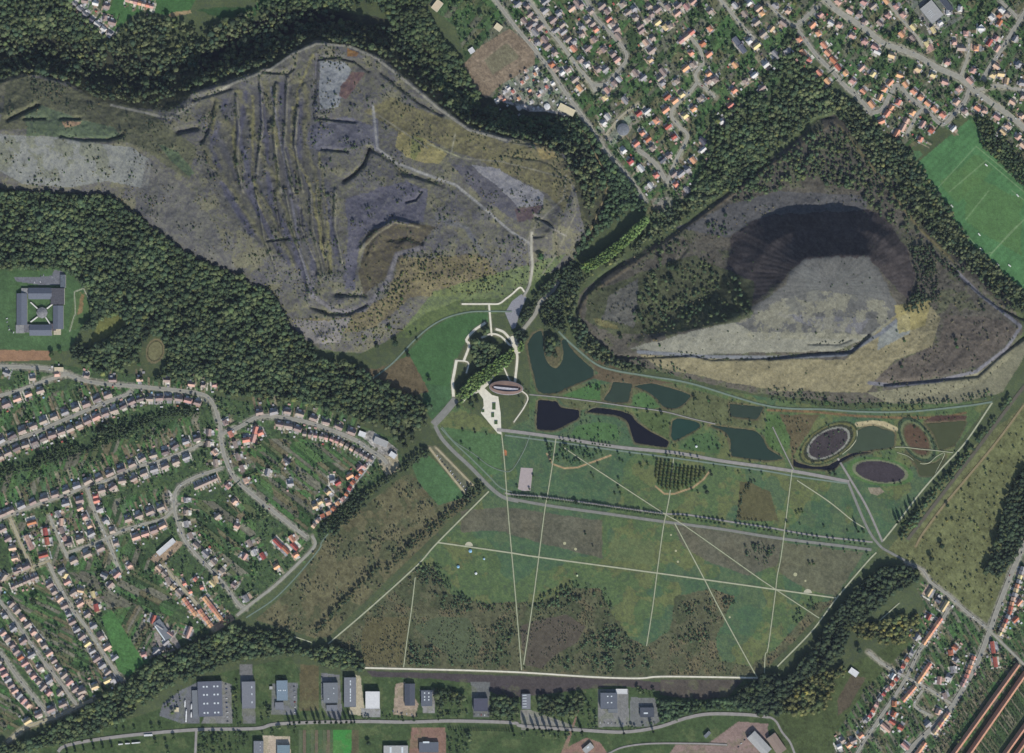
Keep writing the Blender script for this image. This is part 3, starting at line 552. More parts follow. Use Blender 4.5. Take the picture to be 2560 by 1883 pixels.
# ---------------------------------------------------------------- materials
def mat(name, rough=.85, spec=.2):
    m = bpy.data.materials.new(name); m.use_nodes = True; b = m.node_tree.nodes["Principled BSDF"]
    b.inputs["Roughness"].default_value = rough; b.inputs["Specular IOR Level"].default_value = spec
    return m, m.node_tree, b
def noisy(name, col, scale=.3, amt=.3, rough=.85, spec=.2, vary=0.0, bump_=0.0, det=4):
    """one flat colour broken up by object-space noise and a per-object tint"""
    m, t, b = mat(name, rough, spec)
    n = t.nodes.new("ShaderNodeTexNoise"); n.inputs["Scale"].default_value = scale; n.inputs["Detail"].default_value = det
    g = t.nodes.new("ShaderNodeNewGeometry"); t.links.new(g.outputs["Position"], n.inputs["Vector"])
    mr = t.nodes.new("ShaderNodeMapRange"); mr.inputs[1].default_value = .25; mr.inputs[2].default_value = .75
    mr.inputs[3].default_value = 1 - amt; mr.inputs[4].default_value = 1 + amt
    t.links.new(n.outputs["Fac"], mr.inputs[0])
    hs = t.nodes.new("ShaderNodeHueSaturation"); hs.inputs["Color"].default_value = (*col, 1)
    if vary:
        oi = t.nodes.new("ShaderNodeObjectInfo"); m2 = t.nodes.new("ShaderNodeMath"); m2.operation = 'MULTIPLY_ADD'
        m2.inputs[1].default_value = 2 * vary; m2.inputs[2].default_value = 1 - vary
        t.links.new(oi.outputs["Random"], m2.inputs[0]); m3 = t.nodes.new("ShaderNodeMath"); m3.operation = 'MULTIPLY'
        t.links.new(m2.outputs[0], m3.inputs[0]); t.links.new(mr.outputs[0], m3.inputs[1]); t.links.new(m3.outputs[0], hs.inputs["Value"])
        m4 = t.nodes.new("ShaderNodeMath"); m4.operation = 'MULTIPLY_ADD'; m4.inputs[1].default_value = .05; m4.inputs[2].default_value = .475
        t.links.new(oi.outputs["Random"], m4.inputs[0]); t.links.new(m4.outputs[0], hs.inputs["Hue"])
    else: t.links.new(mr.outputs[0], hs.inputs["Value"])
    t.links.new(hs.outputs[0], b.inputs["Base Color"])
    if bump_:
        bp = t.nodes.new("ShaderNodeBump"); bp.inputs["Strength"].default_value = bump_; bp.inputs["Distance"].default_value = .3
        t.links.new(n.outputs["Fac"], bp.inputs["Height"]); t.links.new(bp.outputs[0], b.inputs["Normal"])
    return m
MS = {}
def M(name, col, **k):
    if name not in MS: MS[name] = noisy(name, C(*col), **k)
    return MS[name]
def attr_mat(name, scale, amt, rough=.95, spec=.1, bump_=.6, bs=.35):
    m, t, b = mat(name, rough, spec)
    a = t.nodes.new("ShaderNodeAttribute"); a.attribute_name = "Col"
    g = t.nodes.new("ShaderNodeNewGeometry"); n = t.nodes.new("ShaderNodeTexNoise"); n.inputs["Scale"].default_value = scale; n.inputs["Detail"].default_value = 5; n.inputs["Roughness"].default_value = .7
    t.links.new(g.outputs["Position"], n.inputs["Vector"])
    mr = t.nodes.new("ShaderNodeMapRange"); mr.inputs[1].default_value = .3; mr.inputs[2].default_value = .7; mr.inputs[3].default_value = 1 - amt; mr.inputs[4].default_value = 1 + amt
    t.links.new(n.outputs["Fac"], mr.inputs[0])
    hs = t.nodes.new("ShaderNodeHueSaturation"); t.links.new(a.outputs["Color"], hs.inputs["Color"]); t.links.new(mr.outputs[0], hs.inputs["Value"])
    t.links.new(hs.outputs[0], b.inputs["Base Color"])
    if bump_:
        bp = t.nodes.new("ShaderNodeBump"); bp.inputs["Strength"].default_value = bump_; bp.inputs["Distance"].default_value = bs
        t.links.new(n.outputs["Fac"], bp.inputs["Height"]); t.links.new(bp.outputs[0], b.inputs["Normal"])
    return m
LAND = attr_mat("soil_and_grass", .35, .22)
LEAF = attr_mat("leaves", .8, .25, .9, .15, 0)
def tagit(o, label=None, cat=None, group=None, kind=None):
    if label: o["label"] = label
    if cat: o["category"] = cat
    if group: o["group"] = group
    if kind: o["kind"] = kind
    return o
def rawmesh(name, V, F, mats, smooth=False, midx=None, col=None):
    """V (n,3); F list/array of polygons (all the same length when an array)"""
    me = bpy.data.meshes.new(name)
    V = np.asarray(V, np.float32)
    if isinstance(F, np.ndarray):
        k = F.shape[1]; me.vertices.add(len(V)); me.vertices.foreach_set("co", V.ravel())
        me.loops.add(F.size); me.loops.foreach_set("vertex_index", F.astype(np.int32).ravel())
        me.polygons.add(len(F)); me.polygons.foreach_set("loop_start", np.arange(0, F.size, k, dtype=np.int32))
        me.polygons.foreach_set("loop_total", np.full(len(F), k, np.int32))
        me.update(calc_edges=True)
    else: me.from_pydata(V.tolist(), [], F); me.update()
    for m in (mats if isinstance(mats, (list, tuple)) else [mats]): me.materials.append(m)
    if midx is not None: me.polygons.foreach_set("material_index", np.asarray(midx, np.int32))
    if smooth: me.polygons.foreach_set("use_smooth", np.ones(len(me.polygons), bool))
    if col is not None:
        c = me.color_attributes.new("Col", 'FLOAT_COLOR', 'POINT')
        c.data.foreach_set("color", np.column_stack([col, np.ones(len(col))]).astype(np.float32).ravel())
    return me
def link(name, me, parent=None, **k):
    o = bpy.data.objects.new(name, me); COL.objects.link(o)
    if parent is not None: o.parent = parent
    return tagit(o, **k)
class MB:
    def __init__(s): s.v = []; s.f = []; s.m = []
    def face(s, pts, m=0):
        n = len(s.v); s.v += [tuple(p) for p in pts]; s.f.append(list(range(n, n + len(pts)))); s.m.append(m)
    def box(s, x0, x1, y0, y1, z0, z1, m=0, rot=0, at=(0, 0), bottom=False):
        c, sn = math.cos(rot), math.sin(rot)
        q = [(x0, y0), (x1, y0), (x1, y1), (x0, y1)]; q = [(at[0] + x * c - y * sn, at[1] + x * sn + y * c) for x, y in q]
        n = len(s.v); s.v += [(x, y, z0) for x, y in q] + [(x, y, z1) for x, y in q]
        fs = [[4, 5, 6, 7]] + [[i, (i + 1) % 4, (i + 1) % 4 + 4, i + 4] for i in range(4)] + ([[3, 2, 1, 0]] if bottom else [])
        s.f += [[n + i for i in f] for f in fs]; s.m += [m] * len(fs)
    def prism(s, pts, z0, z1, m=0, mtop=None):
        n = len(s.v); k = len(pts); s.v += [(x, y, z0) for x, y in pts] + [(x, y, z1) for x, y in pts]
        s.f.append([n + k + i for i in range(k)]); s.m.append(m if mtop is None else mtop)
        for i in range(k): s.f.append([n + i, n + (i + 1) % k, n + k + (i + 1) % k, n + k + i]); s.m.append(m)
    def cyl(s, x, y, r0, r1, z0, z1, n=8, m=0):
        b = len(s.v); a = [2 * math.pi * i / n for i in range(n)]
        s.v += [(x + r0 * math.cos(t), y + r0 * math.sin(t), z0) for t in a] + [(x + r1 * math.cos(t), y + r1 * math.sin(t), z1) for t in a]
        for i in range(n): s.f.append([b + i, b + (i + 1) % n, b + n + (i + 1) % n, b + n + i]); s.m.append(m)
        s.f.append([b + n + i for i in range(n)]); s.m.append(m)
    def mesh(s, name, mats, smooth=False): return rawmesh(name, s.v, s.f, mats, smooth, s.m)

# ---------------------------------------------------------------- ribbons
def smoothline(p, step=5.0):
    out = []
    q = np.vstack([2 * p[0] - p[1], p, 2 * p[-1] - p[-2]])
    for i in range(1, len(q) - 2):
        n = max(2, int(np.hypot(*(q[i + 1] - q[i])) / step))
        for k in range(n):
            t = k / n; a, b, c, d = q[i - 1], q[i], q[i + 1], q[i + 2]
            out.append(b + .5 * t * ((c - a) + t * ((2 * a - 5 * b + 4 * c - d) + t * (3 * (b - c) + d - a))))
    out.append(p[-1]); return np.array(out)
def offsets(p):
    t = np.gradient(p, axis=0); t /= np.maximum(np.hypot(t[:, 0], t[:, 1]), 1e-6)[:, None]
    return np.column_stack([-t[:, 1], t[:, 0]])
def ribbon(p, o0, o1, z, cross=3, th=0.0):
    nn = offsets(p); ks = np.linspace(o0, o1, cross)
    L = [p + nn * k for k in ks]; V = []
    for l in L:
        w = wx(l); V.append(np.column_stack([w, hgt(l[:, 0], l[:, 1]) + z]))
    n = len(p); V = np.vstack(V); F = []
    for c in range(cross - 1):
        i = np.arange(n - 1); F.append(np.column_stack([c * n + i, (c + 1) * n + i, (c + 1) * n + i + 1, c * n + i + 1]))
    return V, np.vstack(F)
ROADLINES = [(smoothline(r[4], 5), r) for r in ROADS]
def near_road(p, skip=None, extra=0.0):
    """points p (n,2) that lie on some other road"""
    m = np.zeros(len(p), bool)
    for ln, r in ROADLINES:
        if r is skip: continue
        lo = ln.min(0) - 12; hi = ln.max(0) + 12
        k = np.where(((p > lo) & (p < hi)).all(1))[0]
        if len(k):
            d, _ = segdist(r[4], p[k, 0], p[k, 1]); m[k] |= d < r[3] / 2 + extra
    return m
for idx, (ln, r) in enumerate(ROADLINES):
    on_heap = hgt(ln[:, 0], ln[:, 1]).max() > 3
    z = (0.35 if on_heap else 0.06) + idx * 0.012
    V, F = ribbon(ln, -r[3] / 2, r[3] / 2, z, 4)
    F = F[:, ::-1]
    rm = M('surface_' + {'a': 'asphalt', 'd': 'dark_asphalt', 'l': 'worn_concrete', 'y': 'sandy', 'p': 'pale_gravel', 'w': 'white_stone', 'g': 'green_grey_gravel', 'k': 'rose_grey', 's': 'sand', 't': 'cinder'}[r[2]], KIND[r[2]], scale=.12, amt=.16, det=6)
    link(r[0], rawmesh(r[0], V, F, rm), kind='structure', label=r[1])
    if r[5]:
        for sgn in (-1, 1):
            a0 = sgn * (r[3] / 2 - .6); a1 = sgn * (r[3] / 2 + .9)
            mid = ln + offsets(ln) * (a0 + a1) / 2; bad = near_road(mid, r, .5)
            V, F = ribbon(ln, min(a0, a1), max(a0, a1), z + .13, 2); n = len(ln)
            keep = ~(bad[:-1] | bad[1:]); F = F[keep][:, ::-1]
            if len(F): link('pavement', rawmesh('pavement', V, F, M('pavement_slabs', (168, 164, 150), scale=.3, amt=.2)), kind='structure')
# ---------------------------------------------------------------- houses
ROOFC = {'B': (160, 144, 136), 'G': (154, 152, 154), 'O': (216, 156, 128), 'R': (174, 102, 86), 'D': (112, 102, 102), 'W': (206, 204, 202), 'C': (214, 192, 148), 'P': (198, 162, 148), 'K': (92, 94, 104)}
ROOFN = {'B': 'brown-roofed', 'G': 'grey-roofed', 'O': 'orange-roofed', 'R': 'red-roofed', 'D': 'dark-roofed', 'W': 'white-roofed', 'C': 'cream-roofed', 'P': 'pink-roofed', 'K': 'slate-roofed'}
WALLC = [(196, 160, 140), (214, 200, 180), (190, 150, 128), (222, 216, 204)]
def roof_mat(k):
    nm = ROOFN[k].replace('-roofed', '') + '_roof_tiles'
    if nm not in MS:
        m = noisy(nm, C(*ROOFC[k]), scale=.6, amt=.14, rough=.8, vary=.13); MS[nm] = m
        t = m.node_tree; b = t.nodes["Principled BSDF"]; w = t.nodes.new("ShaderNodeTexWave"); w.inputs["Scale"].default_value = 3.2
        w.bands_direction = 'Z'; g = t.nodes.new("ShaderNodeNewGeometry"); t.links.new(g.outputs["Position"], w.inputs["Vector"])
        bp = t.nodes.new("ShaderNodeBump"); bp.inputs["Strength"].default_value = .3; bp.inputs["Distance"].default_value = .05
        t.links.new(w.outputs["Fac"], bp.inputs["Height"]); t.links.new(bp.outputs[0], b.inputs["Normal"])
    return MS[nm]
GLASS, _, _b = mat("window_glass", .1, .5); _b.inputs["Base Color"].default_value = (.03, .035, .045, 1)
PAINT = noisy("white_frames", C(225, 222, 215), amt=.05); DOOR = noisy("door_paint", C(90, 60, 50), amt=.1, vary=.3)
WM = [noisy("house_wall_%s" % n, C(*c), scale=.5, amt=.12, vary=.08) for n, c in zip(("brick", "render", "red_brick", "white_render"), WALLC)]
BRICK = noisy("chimney_brick", C(150, 95, 80), amt=.2)
def walls_mesh(L, D, h, peak, wm, annex=None):
    m = MB(); x, y = L / 2, D / 2
    m.face([(-x, -y, 0), (x, -y, 0), (x, -y, h), (-x, -y, h)]); m.face([(x, y, 0), (-x, y, 0), (-x, y, h), (x, y, h)])
    m.face([(x, -y, 0), (x, y, 0), (x, y, h), (x, 0, h + peak), (x, -y, h)]); m.face([(-x, y, 0), (-x, -y, 0), (-x, -y, h), (-x, 0, h + peak), (-x, y, h)])
    return m.mesh('wall', [wm])
def quad_y(m, xc, w, z0, z1, y, s, mi):
    a = [(xc - w / 2, y, z0), (xc + w / 2, y, z0), (xc + w / 2, y, z1), (xc - w / 2, y, z1)]
    m.face(a if s < 0 else a[::-1], mi)
def window_mesh(w, hh):
    m = MB(); m.box(-w / 2, w / 2, -.05, .05, 0, hh, 0, bottom=True); m.face([(-w / 2 + .1, -.055, .1), (w / 2 - .1, -.055, .1), (w / 2 - .1, -.055, hh - .1), (-w / 2 + .1, -.055, hh - .1)], 1)
    m.face([(-w / 2 + .1, .055, .1), (w / 2 - .1, .055, .1), (w / 2 - .1, .055, hh - .1), (-w / 2 + .1, .055, hh - .1)], 1)
    return m.mesh('window', [PAINT, GLASS])
def roof_mesh(L, D, h, peak, rm, hip=0.0, ov=.45):
    m = MB(); x, y = L / 2 + ov, D / 2 + ov; dz = peak * ov / (D / 2); z0 = h - dz; z1 = h + peak + .02; hx = x - hip; t = .16
    a, b, c, d = (-x, -y, z0), (x, -y, z0), (x, y, z0), (-x, y, z0); e, f = (-hx, 0, z1), (hx, 0, z1)
    up = lambda p: (p[0], p[1], p[2] + t)
    m.face([up(a), up(b), up(f), up(e)]); m.face([up(c), up(d), up(e), up(f)]); m.face([up(b), up(c), up(f)]) if hip else None; m.face([up(d), up(a), up(e)]) if hip else None
    m.face([a, e, f, b]); m.face([c, f, e, d])
    for p, q in ((a, b), (c, d)): m.face([p, q, up(q), up(p)])
    if not hip:
        for p, q in ((b, f), (f, c), (d, e), (e, a)): m.face([p, q, up(q), up(p)])
    else:
        m.face([b, f, c]); m.face([d, e, a])
        for p, q in ((b, c), (d, a)): m.face([p, q, up(q), up(p)])
    return m.mesh('roof', [rm])
def chimney_mesh():
    m = MB(); m.box(-.45, .45, -.35, .35, 0, 1.9); m.box(-.52, .52, -.42, .42, 1.9, 2.0)
    for q in (-.22, .22): m.cyl(q, 0, .13, .11, 2.0, 2.4, 6)
    return m.mesh('chimney', [BRICK])
CHIM = chimney_mesh(); WIN = window_mesh(1.2, 1.3); WINB = window_mesh(2.0, 1.4)
dm = MB(); dm.box(-.5, .5, -.06, .06, 0, 2.1, 0); DOORM = dm.mesh('door', [DOOR])
EXTM = {}
def ext_mesh(w, d, k):
    if (w, d, k) not in EXTM:
        m = MB(); m.box(-w / 2, w / 2, -d / 2, d / 2, 0, 2.7, 0); m.box(-w / 2 - .15, w / 2 + .15, -d / 2 - .15, d / 2 + .15, 2.7, 2.9, 1)
        EXTM[(w, d, k)] = m.mesh('extension', [WM[3], roof_mat(k)])
    return EXTM[(w, d, k)]
PROTO = {}
SPEC = {'semi': [(16.5, 9.6, 4.8, 5.2, 1.8), (15.5, 9.2, 4.6, 5.0, 0)], 'est': [(13.0, 9.0, 3.8, 4.6, 0), (11.5, 9.2, 3.6, 4.6, 2.4), (14.5, 8.6, 3.6, 4.4, 0)], 'det': [(12.6, 9.2, 3.8, 4.6, 0), (11.5, 9.4, 3.8, 4.6, 2.6), (14.5, 8.8, 3.6, 4.3, 0), (10.4, 10.0, 4.8, 4.4, 3.4)],
        'terr': [(7.8, 8.8, 5.4, 3.6, 0), (7.8, 9.6, 5.8, 3.4, 0)], 'long': [(26, 8.6, 5.4, 3.6, 0), (20, 8.4, 4.2, 3.4, 0)], 'small': [(7.0, 6.0, 3.0, 2.4, 0)]}
KNAME = {'est': 'estate_house', 'semi': 'semi_detached_house', 'det': 'detached_house', 'terr': 'terraced_house', 'long': 'long_house', 'small': 'cottage'}
KCAT = {'est': 'estate house', 'semi': 'semi-detached house', 'det': 'house', 'terr': 'terraced house', 'long': 'house block', 'small': 'cottage'}
def make_house(kind, v, rc):
    L, D, h, pk, hip = SPEC[kind][v]
    root = bpy.data.objects.new(KNAME[kind], None); COL.objects.link(root)
    wm = WM[(v + 'BGORDWCPK'.index(rc)) % 4]
    link('wall', walls_mesh(L, D, h + .05, pk * (0 if hip else 1), wm), root)
    ro = link('roof', roof_mesh(L, D, h, pk, roof_mat(rc), hip), root)
    for cx_ in ({'semi': (-1, 1), 'est': (L * .2,), 'det': (L * .28,), 'terr': (L / 2 - .6,), 'long': (-8, -2, 4, 8), 'small': (2.2,)}[kind]):
        ch = link('chimney', CHIM, ro); ch.location = (cx_, .4, h + pk - 1.0)
    if kind != 'terr' or v == 0:
        ex = link('extension', ext_mesh(*{'semi': (6, 4.0, 'W'), 'est': (4.4, 4.6, 'W'), 'det': (3.4, 5.4, 'G'), 'terr': (3.6, 4.6, 'W'), 'long': (9, 3, 'G'), 'small': (3, 3, 'W')}[kind]), root)
        ex.location = {'semi': (-3, D / 2 + 2.0, 0), 'est': (-L * .2, D / 2 + 2.2, 0), 'det': (L / 2 + 1.9, .8 if v % 2 else -1.2, 0), 'terr': (1, D / 2 + 2.4, 0), 'long': (-3, -D / 2 - 1.6, 0), 'small': (-1.5, D / 2 + 1.6, 0)}[kind]
    if v == 0:
        for s in (-1, 1):
            for xc in ((-L * .3, L * .3) if kind != 'terr' else (-1.8,)):
                w = link('window', WIN, root); w.location = (xc, s * (D / 2 + .03), 1.0)
        d_ = link('door', DOORM, root); d_.location = (L * .08 if kind != 'terr' else 2.0, -D / 2 - .05, 0)
    return root
def instance(kind, v, rc):
    key = (kind, v, rc)
    if key not in PROTO: PROTO[key] = make_house(kind, v, rc); return PROTO[key]
    src = PROTO[key]; r = src.copy(); COL.objects.link(r)
    for ch in list(src.children):
        c = ch.copy(); COL.objects.link(c); c.parent = r
        for g in ch.children:
            d = g.copy(); COL.objects.link(d); d.parent = c
    return r
def ordinal(n):
    return "%d%s" % (n, 'th' if 10 <= n % 100 <= 20 else {1: 'st', 2: 'nd', 3: 'rd'}.get(n % 10, 'th'))
HOUSES = []     # kind, roof, px, py, angle(world), label-phrase, row
hr = random.Random(5)
def row(tile, kind, cols, n, phrase, pts, end='west', dy=0, jit=1.0, perp=False, reverse=False):
    kind = 'est' if kind == 'det' else kind
    p = P(tile, pts)[:, :2]; p[:, 1] += dy / 3.4422
    seg = np.hypot(*np.diff(p, axis=0).T); cum = np.concatenate([[0], np.cumsum(seg)])
    for i in range(n):
        s = cum[-1] * (i / (n - 1) if n > 1 else .5)
        k = min(len(seg) - 1, np.searchsorted(cum, s, 'right') - 1); t = (s - cum[k]) / seg[k]
        q = p[k] + t * (p[k + 1] - p[k]); d = p[k + 1] - p[k]
        ang = math.atan2(-d[1], d[0]) + (math.pi / 2 if perp else 0)
        c = cols[hr.randrange(len(cols))]
        nth = n - i if reverse else i + 1
        HOUSES.append([kind, c, q[0] + hr.uniform(-jit, jit) * .6, q[1] + hr.uniform(-jit, jit) * .6, ang + hr.uniform(-.03, .03) * jit, f"{ordinal(nth)} from {end}, {phrase}", None])
B3 = 'BBBBGD'
row('02', 'semi', B3, 11, "the row north of the tree-shadowed street", "20,500 160,420 320,350 470,285 620,225 780,160 930,95")
row('02', 'semi', B3 + 'P', 23, "the row south of the tree-shadowed street", "0,632 160,550 300,505 430,450 580,400 720,340 860,275 1015,220 1150,150 1215,130 1310,130 1400,122 1480,122 1580,135 1700,165")
row('02', 'semi', 'BPB', 4, "the north corner row", "55,175 150,132 250,92 350,60")
row('02', 'semi', B3, 18, "the north side of the long straight street", "100,1105 210,1055 290,1015 390,990 490,955 580,915 690,875 765,835 850,815 950,770 1050,735 1140,695 1230,645 1320,615 1430,585 1520,525 1610,495 1700,470")
row('02', 'semi', B3, 9, "the south side of the long straight street", "880,915 970,890 1055,835 1150,820 1230,775 1310,745 1410,715 1510,675 1605,635")
row('02', 'semi', B3, 3, "the west start of the long straight street", "-20,1150 40,1130 60,1125", dy=-12)
row('02', 'semi', B3, 2, "the pair behind the orange duplex", "570,1030 690,1000")
row('02', 'semi', B3, 4, "the row above the sloping street", "1105,1165 1190,1140 1275,1110 1385,1065")
row('02', 'semi', 'PBB', 4, "the row below the sloping street", "1175,1315 1260,1285 1345,1255 1400,1225")
row('02', 'terr', 'B', 8, "the long terrace by the winding street", "1690,890 1860,815", jit=.1)
row('02', 'semi', B3, 3, "the short row west of the duplex street", "590,1370 700,1335 790,1290")
row('02', 'semi', B3, 3, "the short row under the duplex street", "640,1520 725,1480 870,1415")
row('02', 'long', 'R', 1, "the red northern terrace", "200,1215 350,1175"); row('02', 'long', 'R', 1, "the red southern terrace", "290,1500 460,1450")
row('02', 'semi', 'RP', 2, "the red pair facing the east lane", "395,1270 405,1350", 'north', perp=False); row('02', 'semi', 'PR', 2, "the pink pair facing the west lane", "240,1335 270,1395", 'north')
row('02', 'det', 'O', 2, "the bright orange duplex", "825,965 835,1005", 'north', jit=0, perp=True)
row('02', 'det', 'BGPW', 4, "the west side of the duplex street", "690,1070 730,1150 770,1220 805,1300", 'north', perp=True)
row('02', 'det', 'BGW', 4, "the east side of the duplex street", "860,1080 905,1170 960,1240 1000,1370", 'north', perp=True)
row('02', 'det', 'BGP', 4, "the middle of the east lane plots", "500,1120 530,1170 530,1260 560,1330", 'north')
row('02', 'det', 'BP', 5, "the west side of the red-terrace lane", "30,1250 60,1310 110,1400 130,1500 170,1580", 'north', perp=True)
row('02', 'det', 'BGB', 8, "the east side of the winding street", "1605,1000 1605,1085 1600,1160 1612,1230 1660,1360 1750,1440 1830,1520 1910,1610", 'north')
row('02', 'det', 'BBP', 4, "the west side of the main curving road", "1800,420 1790,520 1850,590 1860,680", 'north')
row('02', 'det', 'BPOB', 6, "the east side of the main curving road", "1940,330 2010,470 2045,580 2055,650 2085,730 2120,830", 'north')
row('02', 'det', 'BP', 5, "the cluster below the long terrace", "1960,880 2060,980 1870,1140 2080,1240 2150,1370", 'north')
row('02', 'det', 'OWP', 4, "the yards east of the winding street", "2110,1480 2160,1400 2130,1340 2190,1450", 'south')
row('02', 'semi', 'OP', 3, "the houses where two roads meet", "2120,480 2180,470 2200,400", 'west')
row('01', 'det', 'BGP', 7, "the fringe below the big wood", "60,1560 210,1610 700,1570 880,1620 1090,1615 1340,1610 1440,1620")
row('01', 'det', 'PB', 3, "the last houses under the wood", "1650,1640 1750,1650 1850,1645", dy=15)
row('03', 'det', 'BGPBC', 14, "the west side of the long bright lane", "430,200 480,280 540,350 590,450 640,550 700,640 740,690 790,760 830,830 880,900 940,970 970,1020", 'north', perp=True)
row('03', 'det', 'BPGB', 9, "the east side of the long bright lane", "530,80 600,220 650,300 700,380 760,470 810,560 870,650 930,750 990,830", 'north', perp=True)
row('03', 'det', 'BPB', 14, "the east side of the middle lane", "100,370 170,450 250,560 320,650 380,720 450,830 510,920 580,1010 640,1090 695,1160", 'north', perp=True)
row('03', 'det', 'BPBR', 11, "the east side of the outer lane", "30,620 90,700 160,800 210,870 265,960 320,1030 370,1080 420,1130", 'north', perp=True)
row('03', 'det', 'BPG', 9, "the west side of the outer lane", "-10,870 20,930 55,1000 90,1050 140,1130 195,1190 245,1240", 'north', perp=True)
row('03', 'det', 'BG', 7, "the west side of the middle lane", "40,470 150,620 230,730 300,850 380,960 460,1070 520,1130", 'north', perp=True)
row('03', 'semi', 'BCG', 4, "the row nearest the tree belt", "240,1375 310,1330 470,1265 545,1232")
row('03', 'semi', 'BC', 3, "the short row north of the belt street", "710,1120 830,1075 930,1025")
row('03', 'terr', 'B', 7, "the brown terrace on the short street", "115,220 320,135", jit=.2)
row('03', 'semi', B3, 4, "the paired row above the short street", "-10,270 60,160 150,130 250,85", dy=-30)
row('03', 'det', 'GBC', 3, "the trio at the head of the bright lane", "510,60 620,20 560,120")
row('03', 'terr', 'O', 4, "the northern pair of new orange blocks", "1590,190 1680,150 1750,220 1640,260", jit=0)
row('03', 'terr', 'O', 5, "the western new orange block", "1590,330 1680,450", 'north', jit=0); row('03', 'terr', 'O', 5, "the southern new orange block", "1725,430 1815,550", 'north', jit=0)
row('03', 'terr', 'O', 8, "the long new orange block", "1765,320 1900,490", 'north', jit=0)
row('03', 'det', 'CPB', 5, "the sandy street's unfinished side", "1370,60 1420,110 1450,170 1490,220 1540,270", 'north')
row('03', 'det', 'BCR', 3, "the rubble yard by the bright lane", "700,250 800,270 830,400", 'north')
row('03', 'long', 'RP', 2, "the red and pink roofs by the tree belt", "1320,500 1630,610", 'west', perp=True)
row('03', 'det', 'PGW', 5, "the workshops by the tree belt", "1380,560 1440,600 1490,640 1340,780 1240,800", 'north')
row('03', 'det', 'BCG', 5, "the east side of the inner lane's foot", "1830,190 1880,240 1840,60 2090,270 2120,320", 'north')
row('03', 'det', 'BPG', 5, "the houses by the tin sheds", "900,120 960,150 1080,60 1130,30 950,200", 'north')
row('12', 'semi', B3, 8, "the outer side of the curved street", "40,265 220,230 350,250 470,285 580,325 670,345 750,385 825,415")
row('12', 'semi', 'B', 3, "the inner start of the curved street", "205,350 285,362 360,388")
row('12', 'terr', 'BBP', 14, "the long brown terrace of the curved street", "420,430 550,450 640,470 715,500 790,540 900,600 990,650", jit=.3)
row('12', 'det', 'PO', 3, "the pink roofs west of the curve", "40,420 90,400 10,450")
row('12', 'terr', 'ORORP', 13, "the orange terrace facing the wood", "940,710 880,790 830,850 770,970 700,1030 650,1100 560,1140 500,1220", 'north', perp=True)
row('12', 'det', 'RPOC', 7, "the back rows of the orange terrace", "890,720 830,780 690,860 590,960 560,1010 480,1060 620,1020", 'north')
row('12', 'long', 'R', 3, "the red roofs by the southern crossing", "190,1370 260,1430 330,1400", perp=False, reverse=False)
HOUSES[-3][4] = HOUSES[-2][4] = HOUSES[-1][4] = math.radians(-45)
row('12', 'det', 'PRO', 4, "the yards round the red roofs", "310,1330 390,1440 130,1600 60,1480", 'north')
row('12', 'det', 'KGP', 4, "the garden plots inside the curve", "270,660 150,560 70,880 660,830")
row('33', 'terr', 'O', 9, "the orange terrace west of the middle street", "1480,500 1340,700", 'north', jit=.1); row('33', 'terr', 'O', 7, "the upper orange terrace east of it", "1385,890 1290,1030", 'north', jit=.1)
row('33', 'terr', 'O', 6, "the lower orange terrace east of it", "1255,1085 1165,1190", 'north', jit=.1)
row('33', 'terr', 'RPRG', 9, "the deep red houses west of the middle street", "1100,1010 1050,1080 1000,1130 950,1200 915,1260 880,1320 840,1370", 'north', perp=True)
row('33', 'terr', 'RG', 4, "the brick houses below the orange terrace", "1230,790 1190,850 1160,900 1130,960", 'north', perp=True)
row('33', 'det', 'R', 4, "the red roofs on the middle street", "1085,1225 1080,1305 1050,1370 1140,1430", 'north')
row('33', 'terr', 'OPO', 7, "the upper terrace of the main street", "1765,830 1735,910 1700,1000 1670,1060", 'north', jit=.2)
row('33', 'terr', 'OPC', 9, "the lower terrace of the main street", "1545,1310 1430,1470", 'north', jit=.1); row('33', 'terr', 'O', 5, "the last orange terrace of the main street", "1340,1570 1260,1680", 'north', jit=.1)
row('33', 'det', 'RPGB', 9, "the yards between the two streets", "1620,850 1660,790 1560,700 1600,1020 1480,960 1470,1040 1520,1160 1440,1340 1370,1400", 'north')
row('33', 'long', 'C', 2, "the two ochre blocks at the lane", "1385,265 1520,385"); HOUSES[-1][4] = HOUSES[-2][4] = math.radians(58)
row('33', 'det', 'K', 1, "the slate house between the ochre blocks", "1440,320 1480,345")
row('33', 'terr', 'ROCPG', 16, "the far side of the shaded main street", "2190,60 2150,180 2110,300 2080,430 2020,560 1990,620", 'north', perp=False)
row('33', 'det', 'RPO', 6, "the back yards past the main street", "2160,200 2180,330 2140,380 2150,480 2090,530 2180,90", 'north')
row('33', 'long', 'R', 2, "the red courtyard block", "1930,740 1950,860"); row('33', 'det', 'WCBO', 6, "the white yard at the street foot", "640,1540 700,1500 740,1540 610,1590 820,1480 690,1580", 'north')
row('33', 'det', 'WRG', 6, "the plots behind the red houses", "1380,480 1360,520 1300,620 1230,720 1210,780 850,1320", 'north')
row('00', 'det', 'KWG', 7, "the white-walled lane end at the top wood", "640,30 700,90 750,140 800,180 850,220 900,260 950,290", 'north'); row('00', 'terr', 'OP', 7, "the peach terrace at the northern lawns", "1100,5 1200,30 1310,60", jit=.2)
row('00', 'det', 'WBG', 5, "the gardens behind the white-walled lane", "730,10 860,40 920,60 900,180 970,200")
row('33', 'long', 'P', 2, "the long pink workshop", "1010,1430 1180,1590", perp=False)
